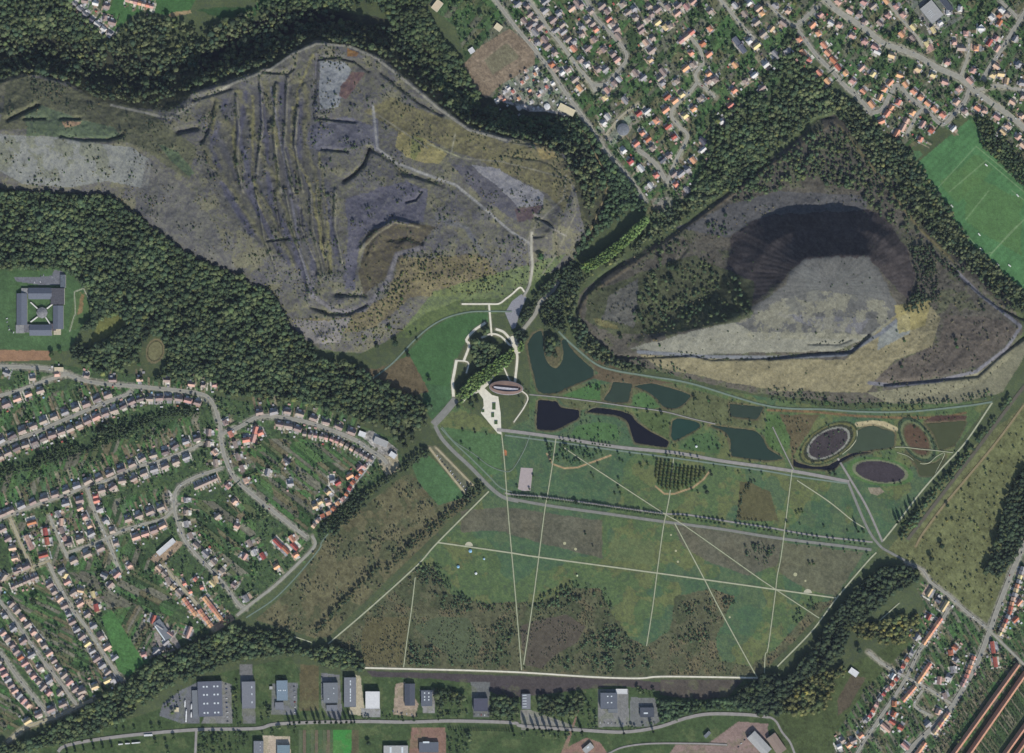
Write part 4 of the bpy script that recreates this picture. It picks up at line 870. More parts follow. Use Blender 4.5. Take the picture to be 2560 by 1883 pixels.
SCAT = {'20': """50,40G 150,130B 200,170B 160,230B 200,280G 220,370G 280,340B 370,460B 340,560R 380,600B 290,20G 280,100G 400,120G 350,180B 430,220B 380,260G 480,340B 530,360G 530,420O 600,230G 590,50B 590,520B 640,560W 510,80P 560,30B 650,180B
720,260O 710,340B 790,430B 870,470B 900,520P 800,600G 740,600B 830,170O 820,100B 900,260B 910,320B 190,210G 240,240B 100,180B 440,280G 300,410B 130,60B 700,120B 770,60B 860,210B 650,420B 600,300B 690,210B 1050,80G 1100,230B 1170,170B 1200,130B 1250,200C
1320,240C 1360,230B 1340,80B 1420,120P 1430,50B 1500,60P 1560,20P 1110,270B 1210,330B 1150,370P 1200,440B 1190,520C 1060,630B 1130,670G 1300,620B 1270,680B 1290,720G 880,720B 920,690W 820,780P 580,760O 540,690B 430,630W 480,600B 1060,160B 960,40B 1000,110B
1540,290O 1640,380R 1540,460O 1490,590O 1460,350P 1500,320P 1690,470O 1690,640O 1700,250O 1920,560O 1960,390K 2040,360W 2000,120B 2120,80P 2040,30W 1920,50W 2180,560W 2080,650W 1750,690B 1690,700B 1620,850B 1460,820C 1400,870O 1320,950O
1330,840R 1560,940O 1490,1000C 1880,910O 1800,1050W 1910,780O 1240,1040O 1340,1090R 1170,1200R 1390,1180R 1210,1280B 1120,1150O 1070,1240O 960,1300W 1290,1380K 1020,1390R 1110,1450W 1240,1510O 1190,1600W 1410,1590O 1560,1380O 1640,1290W 1640,1220K
1510,1460G 1090,980R 1160,960W 790,1060W 820,1010W 970,860G 1450,1500G 1380,1500B 2150,120O 1700,100B 1180,60B 1250,90B 2100,200B 2160,300B 2100,400C 1560,560B 1420,700B 800,840C 1350,1340B 1500,1640G 2010,700B 2150,760B""",
        '20x': "200,640O 90,710O 150,780O 300,750O 60,850O 230,820P 10,790O -70,860O 130,670W 210,590W 290,690W 170,880W 250,790W 350,720W -30,760W 120,610P -100,840P 60,930W -130,870W -60,790W",
        '30': """380,220O 430,290O 270,340O 300,460O 350,520O 480,390O 510,460O 560,520R 600,580R 660,630O 440,630O 510,700O 725,700P 610,220P 720,310P 830,360P 450,130P 920,410P 700,100P 1160,130P 830,190B 1030,140P 1060,480C 1290,600C 1420,650C 1520,710P
800,590P 900,640C 815,790O 1540,540P 1150,300O 1370,380C 1240,240C 1390,410P 1600,370P 1790,420O 1700,290P 1760,610P 2000,640C 1970,420P 1960,570P 1640,770P 1620,880P 1800,930O 1860,960P 1970,1010P 2060,1090P 2150,1180P 2100,880P 2180,720G 2180,1000P
1130,650O 1050,715O 1000,770O 960,840O 890,900O 1180,730O 1250,790O 1310,840O 1370,890O 1430,940O 1500,990O 1120,880O 1060,930O 1020,980O 970,1050O 1240,970O 1190,1040P 1160,1100P 1105,1150O 1330,1070P 1400,1125R 1310,1200O
1990,140R 1920,150W 1990,200R 1830,250W 1550,110W 1650,80W 30,250C 130,200B 60,50G 540,200W 170,100P 820,20P 900,60B 600,20P 1030,20O 1100,60P 1480,200W 1420,260C 1060,150R 960,200B 780,130B 1240,330B 2060,130B 2010,90W 1960,330P 1900,370R 1660,420B
2120,340G 2050,700C 1930,650C 2150,560G 1690,960B 1590,1110W 2020,1140C 2190,830B 940,450W 160,450G 60,470G 1720,700P 2190,1250P"""}
def side_label(px, py):
    best = None
    for ln, r in ROADLINES:
        if not r[5]: continue
        d = np.hypot(ln[:, 0] - px, ln[:, 1] - py); i = int(d.argmin())
        if best is None or d[i] < best[0]: best = (d[i], i, ln, r)
    d, i, ln, r = best; j = min(i + 1, len(ln) - 1); i0 = max(j - 1, 0)
    t = ln[j] - ln[i0]; s = t[0] * (py - ln[i0][1]) - t[1] * (px - ln[i0][0])
    ang = math.atan2(-t[1], t[0])
    if abs(ln[0][1] - ln[-1][1]) > abs(ln[0][0] - ln[-1][0]):
        sd = 'east' if px > ln[i][0] else 'west'; end = 'north'; key = i if ln[0][1] < ln[-1][1] else -i
    else:
        sd = 'south' if py > ln[i][1] else 'north'; end = 'west'; key = i if ln[0][0] < ln[-1][0] else -i
    return r, sd, end, key, ang, d
groups = {}
for t_, txt in SCAT.items():
    for tok in txt.split():
        q = P(t_[:2], tok[:-1])[0]; r, sd, end, key, ang, d = side_label(q[0], q[1])
        a = math.radians(38 if t_[:2] == '20' else 0) if (t_[:2] == '20') else ang
        if t_ == '20' and hr.random() < .3: a += math.pi / 2
        if t_ == '30' and tok[-1] in 'PCBW' and hr.random() < .3: a += math.pi / 2
        kind = 'small' if t_ == '20x' else 'det'
        if t_ == '20x': groups.setdefault((kind, 'walled yard', 'yard', 'west'), []).append((q[0], [kind, tok[-1], q[0], q[1], math.radians(35 + hr.choice([0, 90])), None, None]))
        else: groups.setdefault((kind, r[1], sd, end), []).append((key, [kind, tok[-1], q[0] + hr.uniform(-.5, .5), q[1] + hr.uniform(-.5, .5), a, None, None]))
for (kind, rn, sd, end), lst in groups.items():
    lst.sort(key=lambda e: e[0])
    for i, (_, h) in enumerate(lst):
        h[5] = f"{ordinal(i+1)} from {end}, crowded yard beside the sandy field" if kind == 'small' else f"{ordinal(i+1)} from {end}, {sd} of {rn}"
        HOUSES.append(h)
# drop what would overlap or stand on a road
kept = []
for h in HOUSES:
    w = 4.5 if h[0] == 'small' else 5.5
    if h[0] not in ('terr', 'long'):
        bad = any(abs(h[2] - k[2]) < 12 and abs(h[3] - k[3]) < 12 and math.hypot(h[2] - k[2], h[3] - k[3]) < (8 if h[0] == 'small' else 10.5) for k in kept)
        if bad: continue
        for ln, r in ROADLINES:       # push off the carriageway
            if not r[5]: continue
            d = np.hypot(ln[:, 0] - h[2], ln[:, 1] - h[3]); i = int(d.argmin()); need = r[3] / 2 + w
            if d[i] < need:
                v = np.array([h[2], h[3]]) - ln[i]; n_ = np.hypot(*v) + 1e-6; v = v / n_ * (need - d[i]); h[2] += v[0]; h[3] += v[1]
    kept.append(h)
HOUSES = kept
occ = np.zeros((NY, NX), bool)
GR = {'est': "estate houses of the outer towns", 'semi': "paired miners' houses in the western estate", 'det': "detached houses of the towns", 'terr': "terraced houses", 'long': "long house blocks", 'small': "cottages in the crowded yard"}
GREENS = [(78, 116, 66), (54, 80, 50), (92, 122, 74), (92, 98, 70), (58, 76, 50), (124, 112, 90), (84, 112, 76), (140, 134, 112)]
PAVES = [(196, 188, 174), (172, 168, 164), (210, 205, 194), (178, 155, 138), (156, 156, 158)]
def prect(cx_, cy_, ang, x0, x1, y0, y1, col, var=.2, mix=1.0):
    c, s = math.cos(ang), math.sin(ang)
    pts = np.array([[cx_ + (x * c - y * s) / S, cy_ - (x * s + y * c) / S] for x, y in ((x0, y0), (x1, y0), (x1, y1), (x0, y1))])
    sl, m = polymask(pts, 0); m = m & (roadmask[sl] < .5)
    cc = np.array(C(*col), np.float32)[None, None] * (1 + (n_fine[sl] * 1.4)[..., None] * var * 2); v = alb[sl]; v[m] = v[m] * (1 - mix) + cc[m] * mix
    return sl, m
SHEDS = []; cnt = {}
for pass_ in (0, 1):
    for h in HOUSES:
        kind, rc, px, py, a = h[:5]
        if pass_ == 0:
            half = {'semi': 10.5, 'est': 9, 'det': 9, 'terr': 4, 'long': 13, 'small': 5}[kind]
            if kind != 'small':
                x = -half
                while x < half - .5:
                    w = min(hr.uniform(3.5, 7), half - x)
                    prect(px, py, a, x, x + w - .4, 5, hr.uniform(18, 30) * (1.7 if kind == 'semi' else 1), hr.choice(GREENS), .3, .95)
                    prect(px, py, a, x, x + w - .4, -hr.uniform(9, 22), -5, hr.choice(GREENS), .3, .8); x += w
        else:
            L, D = SPEC[kind][0][:2]
            if kind == 'small': prect(px, py, a, -5, 5, -6, 6, hr.choice(PAVES), .3)
            else:
                prect(px, py, a, -L / 2 + hr.uniform(0, 3), L / 2 - hr.uniform(0, 3), D / 2, D / 2 + hr.uniform(4, 10), hr.choice(PAVES), .35)
                prect(px, py, a, -L / 2 + hr.uniform(0, 5), L / 2 - hr.uniform(0, 5), -D / 2 - hr.uniform(4, 8), -D / 2, hr.choice(PAVES), .35)
                if hr.random() < .8:
                    sx = hr.choice([-1, 1]); x = sx * (L / 2 + 2.2); prect(px, py, a, x - 1.4, x + 1.4, -12, 12, hr.choice(PAVES), .2)
            if len(SHEDS) < 3000 and hr.random() < (.75 if kind != 'small' else .9):
                for q in range(hr.choice([1, 1, 2])):
                    sx = hr.uniform(-L / 2, L / 2); sy = hr.choice([-1, 1]) * hr.uniform(9, 17); SHEDS.append((px + (sx * math.cos(a) - sy * math.sin(a)) / S, py - (sx * math.sin(a) + sy * math.cos(a)) / S, a, h))
def occupied(px, py, r):
    sl = box(px - r, px + r, py - r, py + r); return occ[sl].any()
def occupy(px, py, r): occ[box(px - r, px + r, py - r, py + r)] = True
for h in HOUSES:
    kind, rc, px, py, a, ph, _ = h
    v = hr.randrange(len(SPEC[kind]))
    if kind == 'terr': v = 0 if hr.random() < .5 else 1
    o = instance(kind, v, rc)
    w = wx((px, py)); s = hr.uniform(1.0, 1.18) if kind in ('det', 'semi', 'est') else 1
    o.location = (w[0], w[1], float(hgt(px, py)) - .05); o.rotation_euler = (0, 0, a + (math.pi if (kind in ('det', 'est') and hr.random() < .3) else 0)); o.scale = (s * hr.uniform(.96, 1.04), s, s)
    lab = f"{ROOFN[rc]} house, {ph}"
    tagit(o, lab, KCAT[kind], GR[kind]); h[6] = lab
    occupy(px, py, 6 if kind != 'long' else 10)
# sheds, garages, glasshouses behind the houses
def shed_mesh(w, d, hh, roof, wall, gable):
    m = MB()
    if gable:
        x, y = w / 2, d / 2
        m.box(-x, x, -y, y, 0, hh, 0); m.face([(-x - .1, -y - .1, hh), (x + .1, -y - .1, hh), (x + .1, 0, hh + .9), (-x - .1, 0, hh + .9)], 1); m.face([(x + .1, y + .1, hh), (-x - .1, y + .1, hh), (-x - .1, 0, hh + .9), (x + .1, 0, hh + .9)], 1)
        m.face([(x, -y, hh), (x, y, hh), (x, 0, hh + .88)], 0); m.face([(-x, y, hh), (-x, -y, hh), (-x, 0, hh + .88)], 0)
    else: m.box(-w / 2, w / 2, -d / 2, d / 2, 0, hh, 0); m.box(-w / 2 - .1, w / 2 + .1, -d / 2 - .1, d / 2 + .1, hh, hh + .15, 1)
    m.face([(-.8, -d / 2 - .02, 0), (.8, -d / 2 - .02, 0), (.8, -d / 2 - .02, 2), (-.8, -d / 2 - .02, 2)], 2)
    return m.mesh('shed', [wall, roof, DOOR])
SH_ = [('white', shed_mesh(4.2, 3.2, 2.3, roof_mat('W'), WM[3], 0)), ('brown', shed_mesh(3.6, 3, 2.1, roof_mat('D'), BRICK, 1)), ('grey', shed_mesh(5.6, 3.4, 2.3, roof_mat('G'), WM[1], 0)),
       ('red-roofed', shed_mesh(4.6, 3.4, 2.2, roof_mat('R'), WM[0], 1)), ('pale blue', shed_mesh(3.8, 3.6, 2.0, M('blue_sheet', (150, 185, 205)), WM[3], 0))]
FIELD = P('G', "1016,142 1050,104 1118,62 1170,106 1174,142 1130,168 1100,185 1066,216 1040,188")
paint('G', FIELD, (130, 116, 98), .15, .3); paint('G', "1062,130 1112,95 1140,125 1080,165", (118, 114, 92), .15, .2)
for p_ in ("1040,150 1110,90 1150,130 1100,165 1060,180 1050,150",): stroke('G', p_, (148, 134, 114), 4, .3, 3, .7)
sl, m = polymask(FIELD, .05); occ[sl] |= m
LAWN = P('03', "870,480 960,420 1110,660 1250,880 1180,930 1100,990 1020,950 930,650"); paint('G', LAWN, (78, 116, 66), .05, .12); sl, m = polymask(LAWN, .05); occ[sl] |= m
ns = 0; usedlab = set()
hr.shuffle(SHEDS)
for (px, py, a, h) in SHEDS:
    if ns >= 290: break
    if px < 0 or py < 0 or px > 2560 or py > 1883: continue
    if occupied(px, py, 2.2) or near_road(np.array([[px, py]]), None, 2)[0] : continue
    nm, me = hr.choices(SH_, [5, 3, 4, 1, 1])[0]
    lab = f"{nm} shed behind the {h[6].replace(' house', '').replace('roofed, ', 'roofed house ')}"
    lab = f"{nm} shed by {h[5]}"
    if lab in usedlab: continue
    usedlab.add(lab)
    o = link('garden_shed', me, label=lab, cat='shed', group='sheds in the house plots'); w = wx((px, py)); o.location = (w[0], w[1], float(hgt(px, py))); o.rotation_euler = (0, 0, a); occupy(px, py, 2.5); ns += 1
# the remaining outbuildings, too many to count
ob = {k: MB() for k in ('W', 'G', 'D', 'R', 'P')}; nob = 0
extra = list(SHEDS)
for h in HOUSES:
    for q in range(3 if h[0] != 'small' else 5):
        sx = hr.uniform(-11, 11); sy = hr.choice([-1, 1, 1]) * hr.uniform(6.5, 22); extra.append((h[2] + (sx * math.cos(h[4]) - sy * math.sin(h[4])) / S, h[3] - (sx * math.sin(h[4]) + sy * math.cos(h[4])) / S, h[4], h))
for q in range(460):
    p0 = P('20', f"{hr.uniform(-190, 470)},{hr.uniform(570, 950)}")[0]
    if inpoly(P('20', "0,560 200,570 420,780 560,960 480,1010 300,960 150,960 -60,880 -140,860"), np.array([[p0[0]]]), np.array([[p0[1]]]))[0, 0]: extra.append((p0[0], p0[1], math.radians(35 + hr.choice([0, 90])), None))
xy = np.array([[e[0], e[1]] for e in extra]); bad = near_road(xy, None, 2)
for (px, py, a, h), b_ in zip(extra, bad):
    if b_ or occupied(px, py, 2.0): continue
    k = hr.choices('WGDRP', [5, 5, 3, 1, 3] if h else [12, 3, 1, 2, 3])[0]; w_, d_, hh = hr.uniform(2.5, 6.5), hr.uniform(2.4, 4.5), hr.uniform(2, 3); w = wx((px, py)); m = ob[k]
    m.box(-w_ / 2, w_ / 2, -d_ / 2, d_ / 2, 0, hh, 0, a, w); m.box(-w_ / 2 - .15, w_ / 2 + .15, -d_ / 2 - .15, d_ / 2 + .15, hh, hh + .15, 1, a, w); occupy(px, py, 1.8); nob += 1
kk = MB(); off = 0; mats_ = []
for i, (k, m) in enumerate(ob.items()):
    n0 = len(kk.v); kk.v += m.v; kk.f += [[n0 + q for q in f] for f in m.f]; kk.m += [i * 2 + q for q in m.m]; mats_ += [WM[i % 4], roof_mat(k)]
link('outbuildings', kk.mesh('outbuildings', mats_), kind='stuff', label="small lean-tos and sheds crowding the backs of the houses")
print("outbuildings", nob)
print("houses", len(HOUSES), {k: sum(1 for h in HOUSES if h[0] == k) for k in SPEC}, "sheds", ns)
# ---------------------------------------------------------------- big buildings
ZM = S / 3.4422        # metres per survey-sheet unit
def place(o, tile, cx_, cy_, ang=0, z=0.0):
    q = P(tile, f"{cx_},{cy_}")[0]; w = wx(q); o.location = (w[0], w[1], float(hgt(q[0], q[1])) + z); o.rotation_euler = (0, 0, math.radians(ang)); return q
SKY = noisy("skylight_plastic", C(215, 222, 225), amt=.05, rough=.4)
STEEL = noisy("steel_cladding", C(150, 154, 158), scale=.2, amt=.1, rough=.5)
FLAT = {'slate': (96, 102, 112), 'grey': (118, 122, 128), 'pale': (168, 168, 166), 'white': (212, 212, 212), 'dark': (76, 80, 92), 'cream': (214, 200, 168), 'blue': (120, 138, 150), 'brown': (140, 122, 112)}
def building(name, label, cat, tile, cx_, cy_, w_, d_, ang, h, roofc, sky=(), gable=0.0, group=None):
    W, D = w_ * ZM, d_ * ZM
    r = link(name, None, label=label, cat=cat, group=group); q = place(r, tile, cx_, cy_, ang)
    m = MB(); m.box(-W / 2, W / 2, -D / 2, D / 2, 0, h, 0)
    if gable:
        for s in (-1, 1): m.face([(-W / 2, s * D / 2, h), (0, s * D / 2, h + gable - .05), (W / 2, s * D / 2, h)], 0)
    link('wall', m.mesh('wall', [STEEL if cat in ('warehouse', 'factory') else WM[3]]), r)
    rm = M('roof_sheet_' + roofc, FLAT[roofc], scale=.25, amt=.1, rough=.6, vary=.06)
    m = MB()
    if gable:
        for s in (-1, 1):
            a = [(s * (W / 2 + .4), -D / 2 - .4, h - .1), (s * (W / 2 + .4), D / 2 + .4, h - .1), (0, D / 2 + .4, h + gable), (0, -D / 2 - .4, h + gable)]; m.face(a if s > 0 else a[::-1])
            b = [(x, y, z + .2) for x, y, z in a]; m.face(b)
    else:
        m.box(-W / 2, W / 2, -D / 2, D / 2, h + .01, h + .15)
        for x0, x1, y0, y1 in ((-W / 2 - .2, W / 2 + .2, -D / 2 - .2, -D / 2 + .25), (-W / 2 - .2, W / 2 + .2, D / 2 - .25, D / 2 + .2), (-W / 2 - .2, -W / 2 + .25, -D / 2 + .26, D / 2 - .26), (W / 2 - .25, W / 2 + .2, -D / 2 + .26, D / 2 - .26)): m.box(x0, x1, y0, y1, h - .3, h + .5, 1)
    ro = link('roof', m.mesh('roof', [rm, M('parapet_' + roofc, tuple(min(235, int(c * 1.15)) for c in FLAT[roofc]))]), r)
    for (sx, sy, sw, sdp) in sky:
        m = MB(); m.box(-sw * ZM / 2, sw * ZM / 2, -sdp * ZM / 2, sdp * ZM / 2, 0, .5); k = link('skylight', m.mesh('skylight', [SKY]), ro); k.location = ((sx - cx_) * ZM, -(sy - cy_) * ZM, h + (.1 if not gable else gable * (1 - abs(sx - cx_) * ZM / (W / 2)) + .1))
    m = MB(); m.box(-2, 2, -.1, .1, 0, min(4, h - .4)); k = link('door', m.mesh('door', [M('roller_door', (120, 60, 50) if roofc == 'dark' else (190, 190, 188))]), r); k.location = (W * .15, -D / 2 - .08, 0)
    for k_ in (-.3, -.1, .32):
        if W > 12: wd = link('window', WINB, r); wd.location = (W * k_, -D / 2 - .03, 1.4)
    hw = max(w_, d_) / 3.4422 / 2; 
    for i in np.linspace(-w_ / 2, w_ / 2, 6):
        for j in np.linspace(-d_ / 2, d_ / 2, 6):
            c, s = math.cos(math.radians(ang)), math.sin(math.radians(ang)); occupy(q[0] + (i * c - j * s) / 3.4422, q[1] - (i * s + j * c) / 3.4422, 3)
    return r
WG = "warehouses along the service road"
B_ = building
B_('warehouse', "largest slate-grey warehouse with sixteen small skylights, west of the others", 'warehouse', '03', 1812, 1182, 205, 300, 2, 8, 'slate', [(x, y, 14, 14) for y in (1075, 1145, 1220, 1300) for x in (1760, 1788, 1850, 1880)], group=WG)
B_('warehouse', "low grey annex flush with the west side of the largest warehouse", 'warehouse', '03', 1682, 1230, 46, 240, 2, 5, 'grey', group=WG)
B_('warehouse', "long grey warehouse just east of the largest one", 'warehouse', '03', 2143, 1148, 112, 228, 1, 9, 'grey', [(2172, 1080, 8, 16), (2172, 1140, 8, 16), (2172, 1210, 8, 16)], group=WG)
B_('warehouse', "stepped grey workshop between two green plots", 'warehouse', '13', 228, 1110, 92, 170, 1, 8, 'blue', [(x, 1108, 9, 9) for x in (200, 215, 240, 255)], group=WG)
B_('warehouse', "small square grey hall in front of the stepped workshop", 'warehouse', '13', 203, 1245, 70, 62, 1, 5, 'grey', group=WG)
B_('warehouse', "grey warehouse with a small front block, east of the brown plot", 'warehouse', '13', 645, 1130, 122, 172, 1, 8, 'grey', [(672, 1090, 8, 8), (672, 1135, 8, 8), (625, 1180, 10, 8)], group=WG)
B_('warehouse', "small front block of the grey warehouse by the brown plot", 'warehouse', '13', 655, 1262, 92, 50, 1, 5, 'grey', group=WG)
B_('warehouse', "narrow long grey warehouse with seven roof lights in a line", 'warehouse', '13', 812, 1124, 100, 252, 0, 9, 'grey', [(815, y, 9, 18) for y in (1030, 1055, 1100, 1120, 1145, 1170, 1195)], group=WG)
B_('warehouse', "brilliant white square warehouse", 'warehouse', '13', 1006, 1190, 120, 145, 0, 11, 'white', group=WG)
B_('warehouse', "dark gabled hall with a rust-coloured forecourt", 'warehouse', '13', 1325, 1146, 86, 185, 0, 6.5, 'dark', gable=2.2, group=WG)
B_('warehouse', "grey office hall with six square roof lights", 'warehouse', '13', 1470, 1178, 94, 132, 0, 6, 'slate', [(x, y, 10, 12) for x in (1452, 1488) for y in (1132, 1165, 1190)], group=WG)
B_('warehouse', "dark blue-grey hall before the purple-brown wasteland", 'warehouse', '13', 1935, 1232, 118, 108, 0, 9, 'dark', group=WG)
B_('warehouse', "small gabled hall with ribbed skylight strips near the poplars", 'warehouse', '23', 122, 1205, 72, 128, 0, 6, 'grey', [(108, y, 34, 6) for y in (1150, 1175, 1200, 1225, 1250)], gable=.8, group=WG)
B_('warehouse', "square slate hall with four roof lights", 'warehouse', '23', 832, 1198, 142, 135, 0, 10, 'slate', [(x, y, 12, 10) for x in (822, 855) for y in (1158, 1212)], group=WG)
B_('warehouse', "low block in front of the four-light slate hall", 'warehouse', '23', 868, 1285, 80, 34, 0, 5, 'grey', group=WG)
B_('warehouse', "white flat canopy beside the four-light slate hall", 'warehouse', '23', 942, 1120, 98, 42, 0, 4, 'white', group=WG)
B_('warehouse', "grey hall on the triangular lot east of the slate hall", 'warehouse', '23', 1162, 1298, 118, 80, 0, 6, 'dark', [(1150, 1305, 36, 12)], group=WG)
B_('warehouse', "long grey shed set askew in the bottom corner yard", 'warehouse', '23', 2125, 1565, 90, 210, 43, 8, 'pale', gable=1.5, group=WG)
B_('office', "white-roofed house on the rose-paved curve", 'office', '23', 655, 1608, 90, 50, 40, 5, 'pale', [(660, 1600, 20, 14)])
B_('office', "small grey booth on the lawn by the service road bend", 'office', '23', 1680, 1490, 62, 26, 45, 5, 'grey')
B_('office', "dark-panelled office on the rust-paved lot", 'office', '13', 1488, 1600, 165, 86, 0, 6, 'slate', [(1465, 1555, 55, 14)])
B_('warehouse', "pale flat hall cut by the southern limit, west of the rust-paved lot", 'warehouse', '13', 1205, 1650, 208, 130, 0, 7, 'pale', [(1160, 1620, 16, 50), (1260, 1620, 16, 50)], group=WG)
B_('warehouse', "blue-grey hall beside the cream yard, far south", 'warehouse', '13', 240, 1640, 105, 120, 0, 8, 'blue', group=WG)
B_('warehouse', "grey hall with a row of dots, south-west of the cream yard", 'warehouse', '13', 25, 1620, 80, 150, 0, 8, 'grey', [(40, y, 6, 6) for y in (1560, 1590, 1620, 1650)], group=WG)
B_('factory', "large pale green-grey factory roof beside the car park of the north-eastern town", 'factory', '30', 1405, 108, 122, 165, 39, 8, 'pale', [(1375 + i * 14, 90 + j * 16, 5, 5) for i in range(3) for j in range(4)])
B_('factory', "narrow dark factory wing east of the pale factory roof", 'factory', '30', 1530, 40, 46, 150, 39, 7, 'dark')
B_('hall', "cream-roofed hall below the crowded yard", 'hall', '20', 470, 948, 145, 58, -27, 5, 'cream')
B_('hall', "long slate community hall by the walled court", 'hall', '20', 1955, 392, 44, 160, 37, 7, 'slate', gable=2)
B_('hall', "white square roof between gardens, far north-east", 'hall', '30', 1830, 252, 56, 56, 42, 5, 'white')
B_('hall', "long white hall by the tan building yard", 'hall', '02', 1432, 1402, 44, 185, -49, 5, 'white')
B_('hall', "grey flat depot at the curved street's white yards", 'hall', '12', 1075, 500, 120, 55, -22, 5, 'pale')
B_('hall', "white box depot over the beige turning place", 'hall', '12', 1178, 612, 58, 42, -35, 5, 'white')
B_('hall', "small white depot at the north side of the curved street", 'hall', '12', 915, 432, 60, 44, -20, 4, 'white')
B_('hall', "grey workshop roof with a white strip by the tree belt", 'hall', '03', 1402, 592, 70, 190, 35, 6, 'grey', [(1370, 600, 10, 150)])
B_('hall', "cream farm hall north of the sand-coloured field", 'hall', '10', 1560, 52, 62, 90, -38, 6, 'cream')
B_('hall', "cream flat hall touching the corner of the sand-coloured field", 'hall', '10', 2085, 238, 62, 50, -35, 5, 'cream')
B_('hall', "lone white hut at the west corner of the sand-coloured field", 'hall', '10', 1855, 438, 46, 44, 35, 4, 'white')
B_('hall', "white ruin-like villa in the meadow west of the terraces", 'villa', '33', 735, 955, 80, 50, -35, 4, 'white')
B_('hall', "yellow-roofed pavilion on the road below the school wood", 'pavilion', '01', 510, 1528, 74, 36, 0, 5, 'cream')
B_('hall', "long grey shed at the bottom edge, west of the meadow track", 'hall', '33', 70, 1570, 90, 170, 35, 6, 'brown', gable=1.5)
def roundhall(name, label, tile, cx_, cy_, rad, h, col, dome):
    r = link(name, None, label=label, cat='round building'); q = place(r, tile, cx_, cy_); R_ = rad * ZM
    m = MB(); m.cyl(0, 0, R_, R_, 0, h, 24); link('wall', m.mesh('wall', [WM[3]]), r)
    m = MB(); m.cyl(0, 0, R_ + .4, R_ * .6, h, h + dome * .7, 24); m.cyl(0, 0, R_ * .6, .3, h + dome * .7, h + dome, 24); link('roof', m.mesh('roof', [M('round_roof_' + col, FLAT[col])]), r); occupy(q[0], q[1], rad / 3.44)
roundhall('round_hall', "round grey roof on the pale paved court", '20', 955, 1118, 52, 6, 'grey', 3)
roundhall('water_tank', "small round white tank by the cream hall", '20', 302, 920, 26, 4, 'white', 1)
# school: four slate wings round a court with a hub and glazed walks
sch = link('school', None, label="square slate-roofed school with wings around a green court with a central hub", cat='school'); place(sch, '01', 350, 1030)
def wing(cx_, cy_, w_, d_, h, pk, alongx):
    W, D = w_ * ZM, d_ * ZM; L_, D_ = (W, D) if alongx else (D, W)
    a = link('wall', walls_mesh(L_, D_, h + .05, pk, WM[1]), sch); b = link('roof', roof_mesh(L_, D_, h, pk, M('school_slate', (100, 106, 118), scale=.3, amt=.1)), sch)
    for o in (a, b): o.location = ((cx_ - 350) * ZM, -(cy_ - 1030) * ZM, 0); o.rotation_euler = (0, 0, 0 if alongx else math.pi / 2)
wing(350, 875, 200, 96, 4.5, 4.4, True); wing(192, 1010, 88, 270, 4.5, 4.2, False); wing(505, 1080, 86, 200, 4.5, 4.2, False); wing(355, 1190, 190, 92, 4.5, 4.2, True)
def flat(parent, nm, cx_, cy_, w_, d_, h, c, ox=350, oy=1030, z0=0):
    m = MB(); W, D = w_ * ZM / 2, d_ * ZM / 2; m.box(-W, W, -D, D, z0, h); m.box(-W - .15, W + .15, -D - .15, D + .15, h, h + .3, 1)
    k = link(nm, m.mesh(nm, [WM[3], M('flat_roof_%d' % c[0], c)]), parent); k.location = ((cx_ - ox) * ZM, -(cy_ - oy) * ZM, 0); return k
for a in ((500, 900, 115, 140, 6.2, (84, 84, 90)), (545, 770, 44, 112, 4.2, (96, 104, 112)), (215, 855, 56, 50, 3.6, (140, 140, 140)), (240, 1175, 60, 70, 4.0, (110, 110, 114)), (175, 1180, 70, 72, 3.8, (140, 135, 125)), (460, 1165, 50, 60, 4.2, (90, 84, 88)), (495, 1200, 60, 60, 3.4, (190, 180, 155))): flat(sch, 'annex', *a)
m = MB(); m.cyl(0, 0, 12, 12, 0, 4.5, 8); m.cyl(0, 0, 13, 5, 4.5, 7, 8, 1); m.cyl(0, 0, 5, 1, 7, 8, 8, 1); k = link('hub', m.mesh('hub', [WM[3], M('hub_roof', (128, 128, 130))]), sch); k.location = (15 * ZM, -10 * ZM, 0)
for (x0, y0, x1, y1) in ((265, 950, 325, 1005), (455, 965, 405, 1005), (265, 1120, 325, 1075), (435, 1140, 395, 1080)):
    L_ = math.hypot(x1 - x0, y1 - y0) * ZM; m = MB(); m.box(-L_ / 2, L_ / 2, -1.2, 1.2, 0, 3.2); k = link('covered_walk', m.mesh('covered_walk', [PAINT]), sch); k.location = (((x0 + x1) / 2 - 350) * ZM, -((y0 + y1) / 2 - 1030) * ZM, 0); k.rotation_euler = (0, 0, math.atan2(-(y1 - y0), x1 - x0))
qs = P('01', "350,1030")[0]; occupy(qs[0], qs[1], 62)
# oval visitors' building
pav = link('oval_pavilion', None, label="long oval building with a brown-grey roof rim and a pale skylight trough", cat='visitor centre'); w = wx((1265.4, 969.5)); pav.location = (w[0], w[1], 0); pav.rotation_euler = (0, 0, math.radians(-4))
def ell(a, b, n=48): return [(a * math.cos(2 * math.pi * i / n), b * math.sin(2 * math.pi * i / n)) for i in range(n)]
m = MB(); A_, B2 = 38.5, 16.2
e0, e1, e2, e3 = ell(A_ - 3, B2 - 2.4), ell(A_, B2), ell(A_ - 1.2, B2 - 1), ell(A_ - 6, 8.2)
def ring(m, p0, z0, p1, z1, mi=0):
    n = len(p0)
    for i in range(n): m.face([(*p0[i], z0), (*p0[(i + 1) % n], z0), (*p1[(i + 1) % n], z1), (*p1[i], z1)], mi)
ring(m, e0, 0, e1, 8.5); link('wall', m.mesh('wall', [M('larch_cladding', (150, 132, 112))]), pav)
m = MB(); ring(m, e1, 8.5, e2, 9.3); link('rim', m.mesh('rim', [M('metal_rim', (150, 150, 158), rough=.5)]), pav)
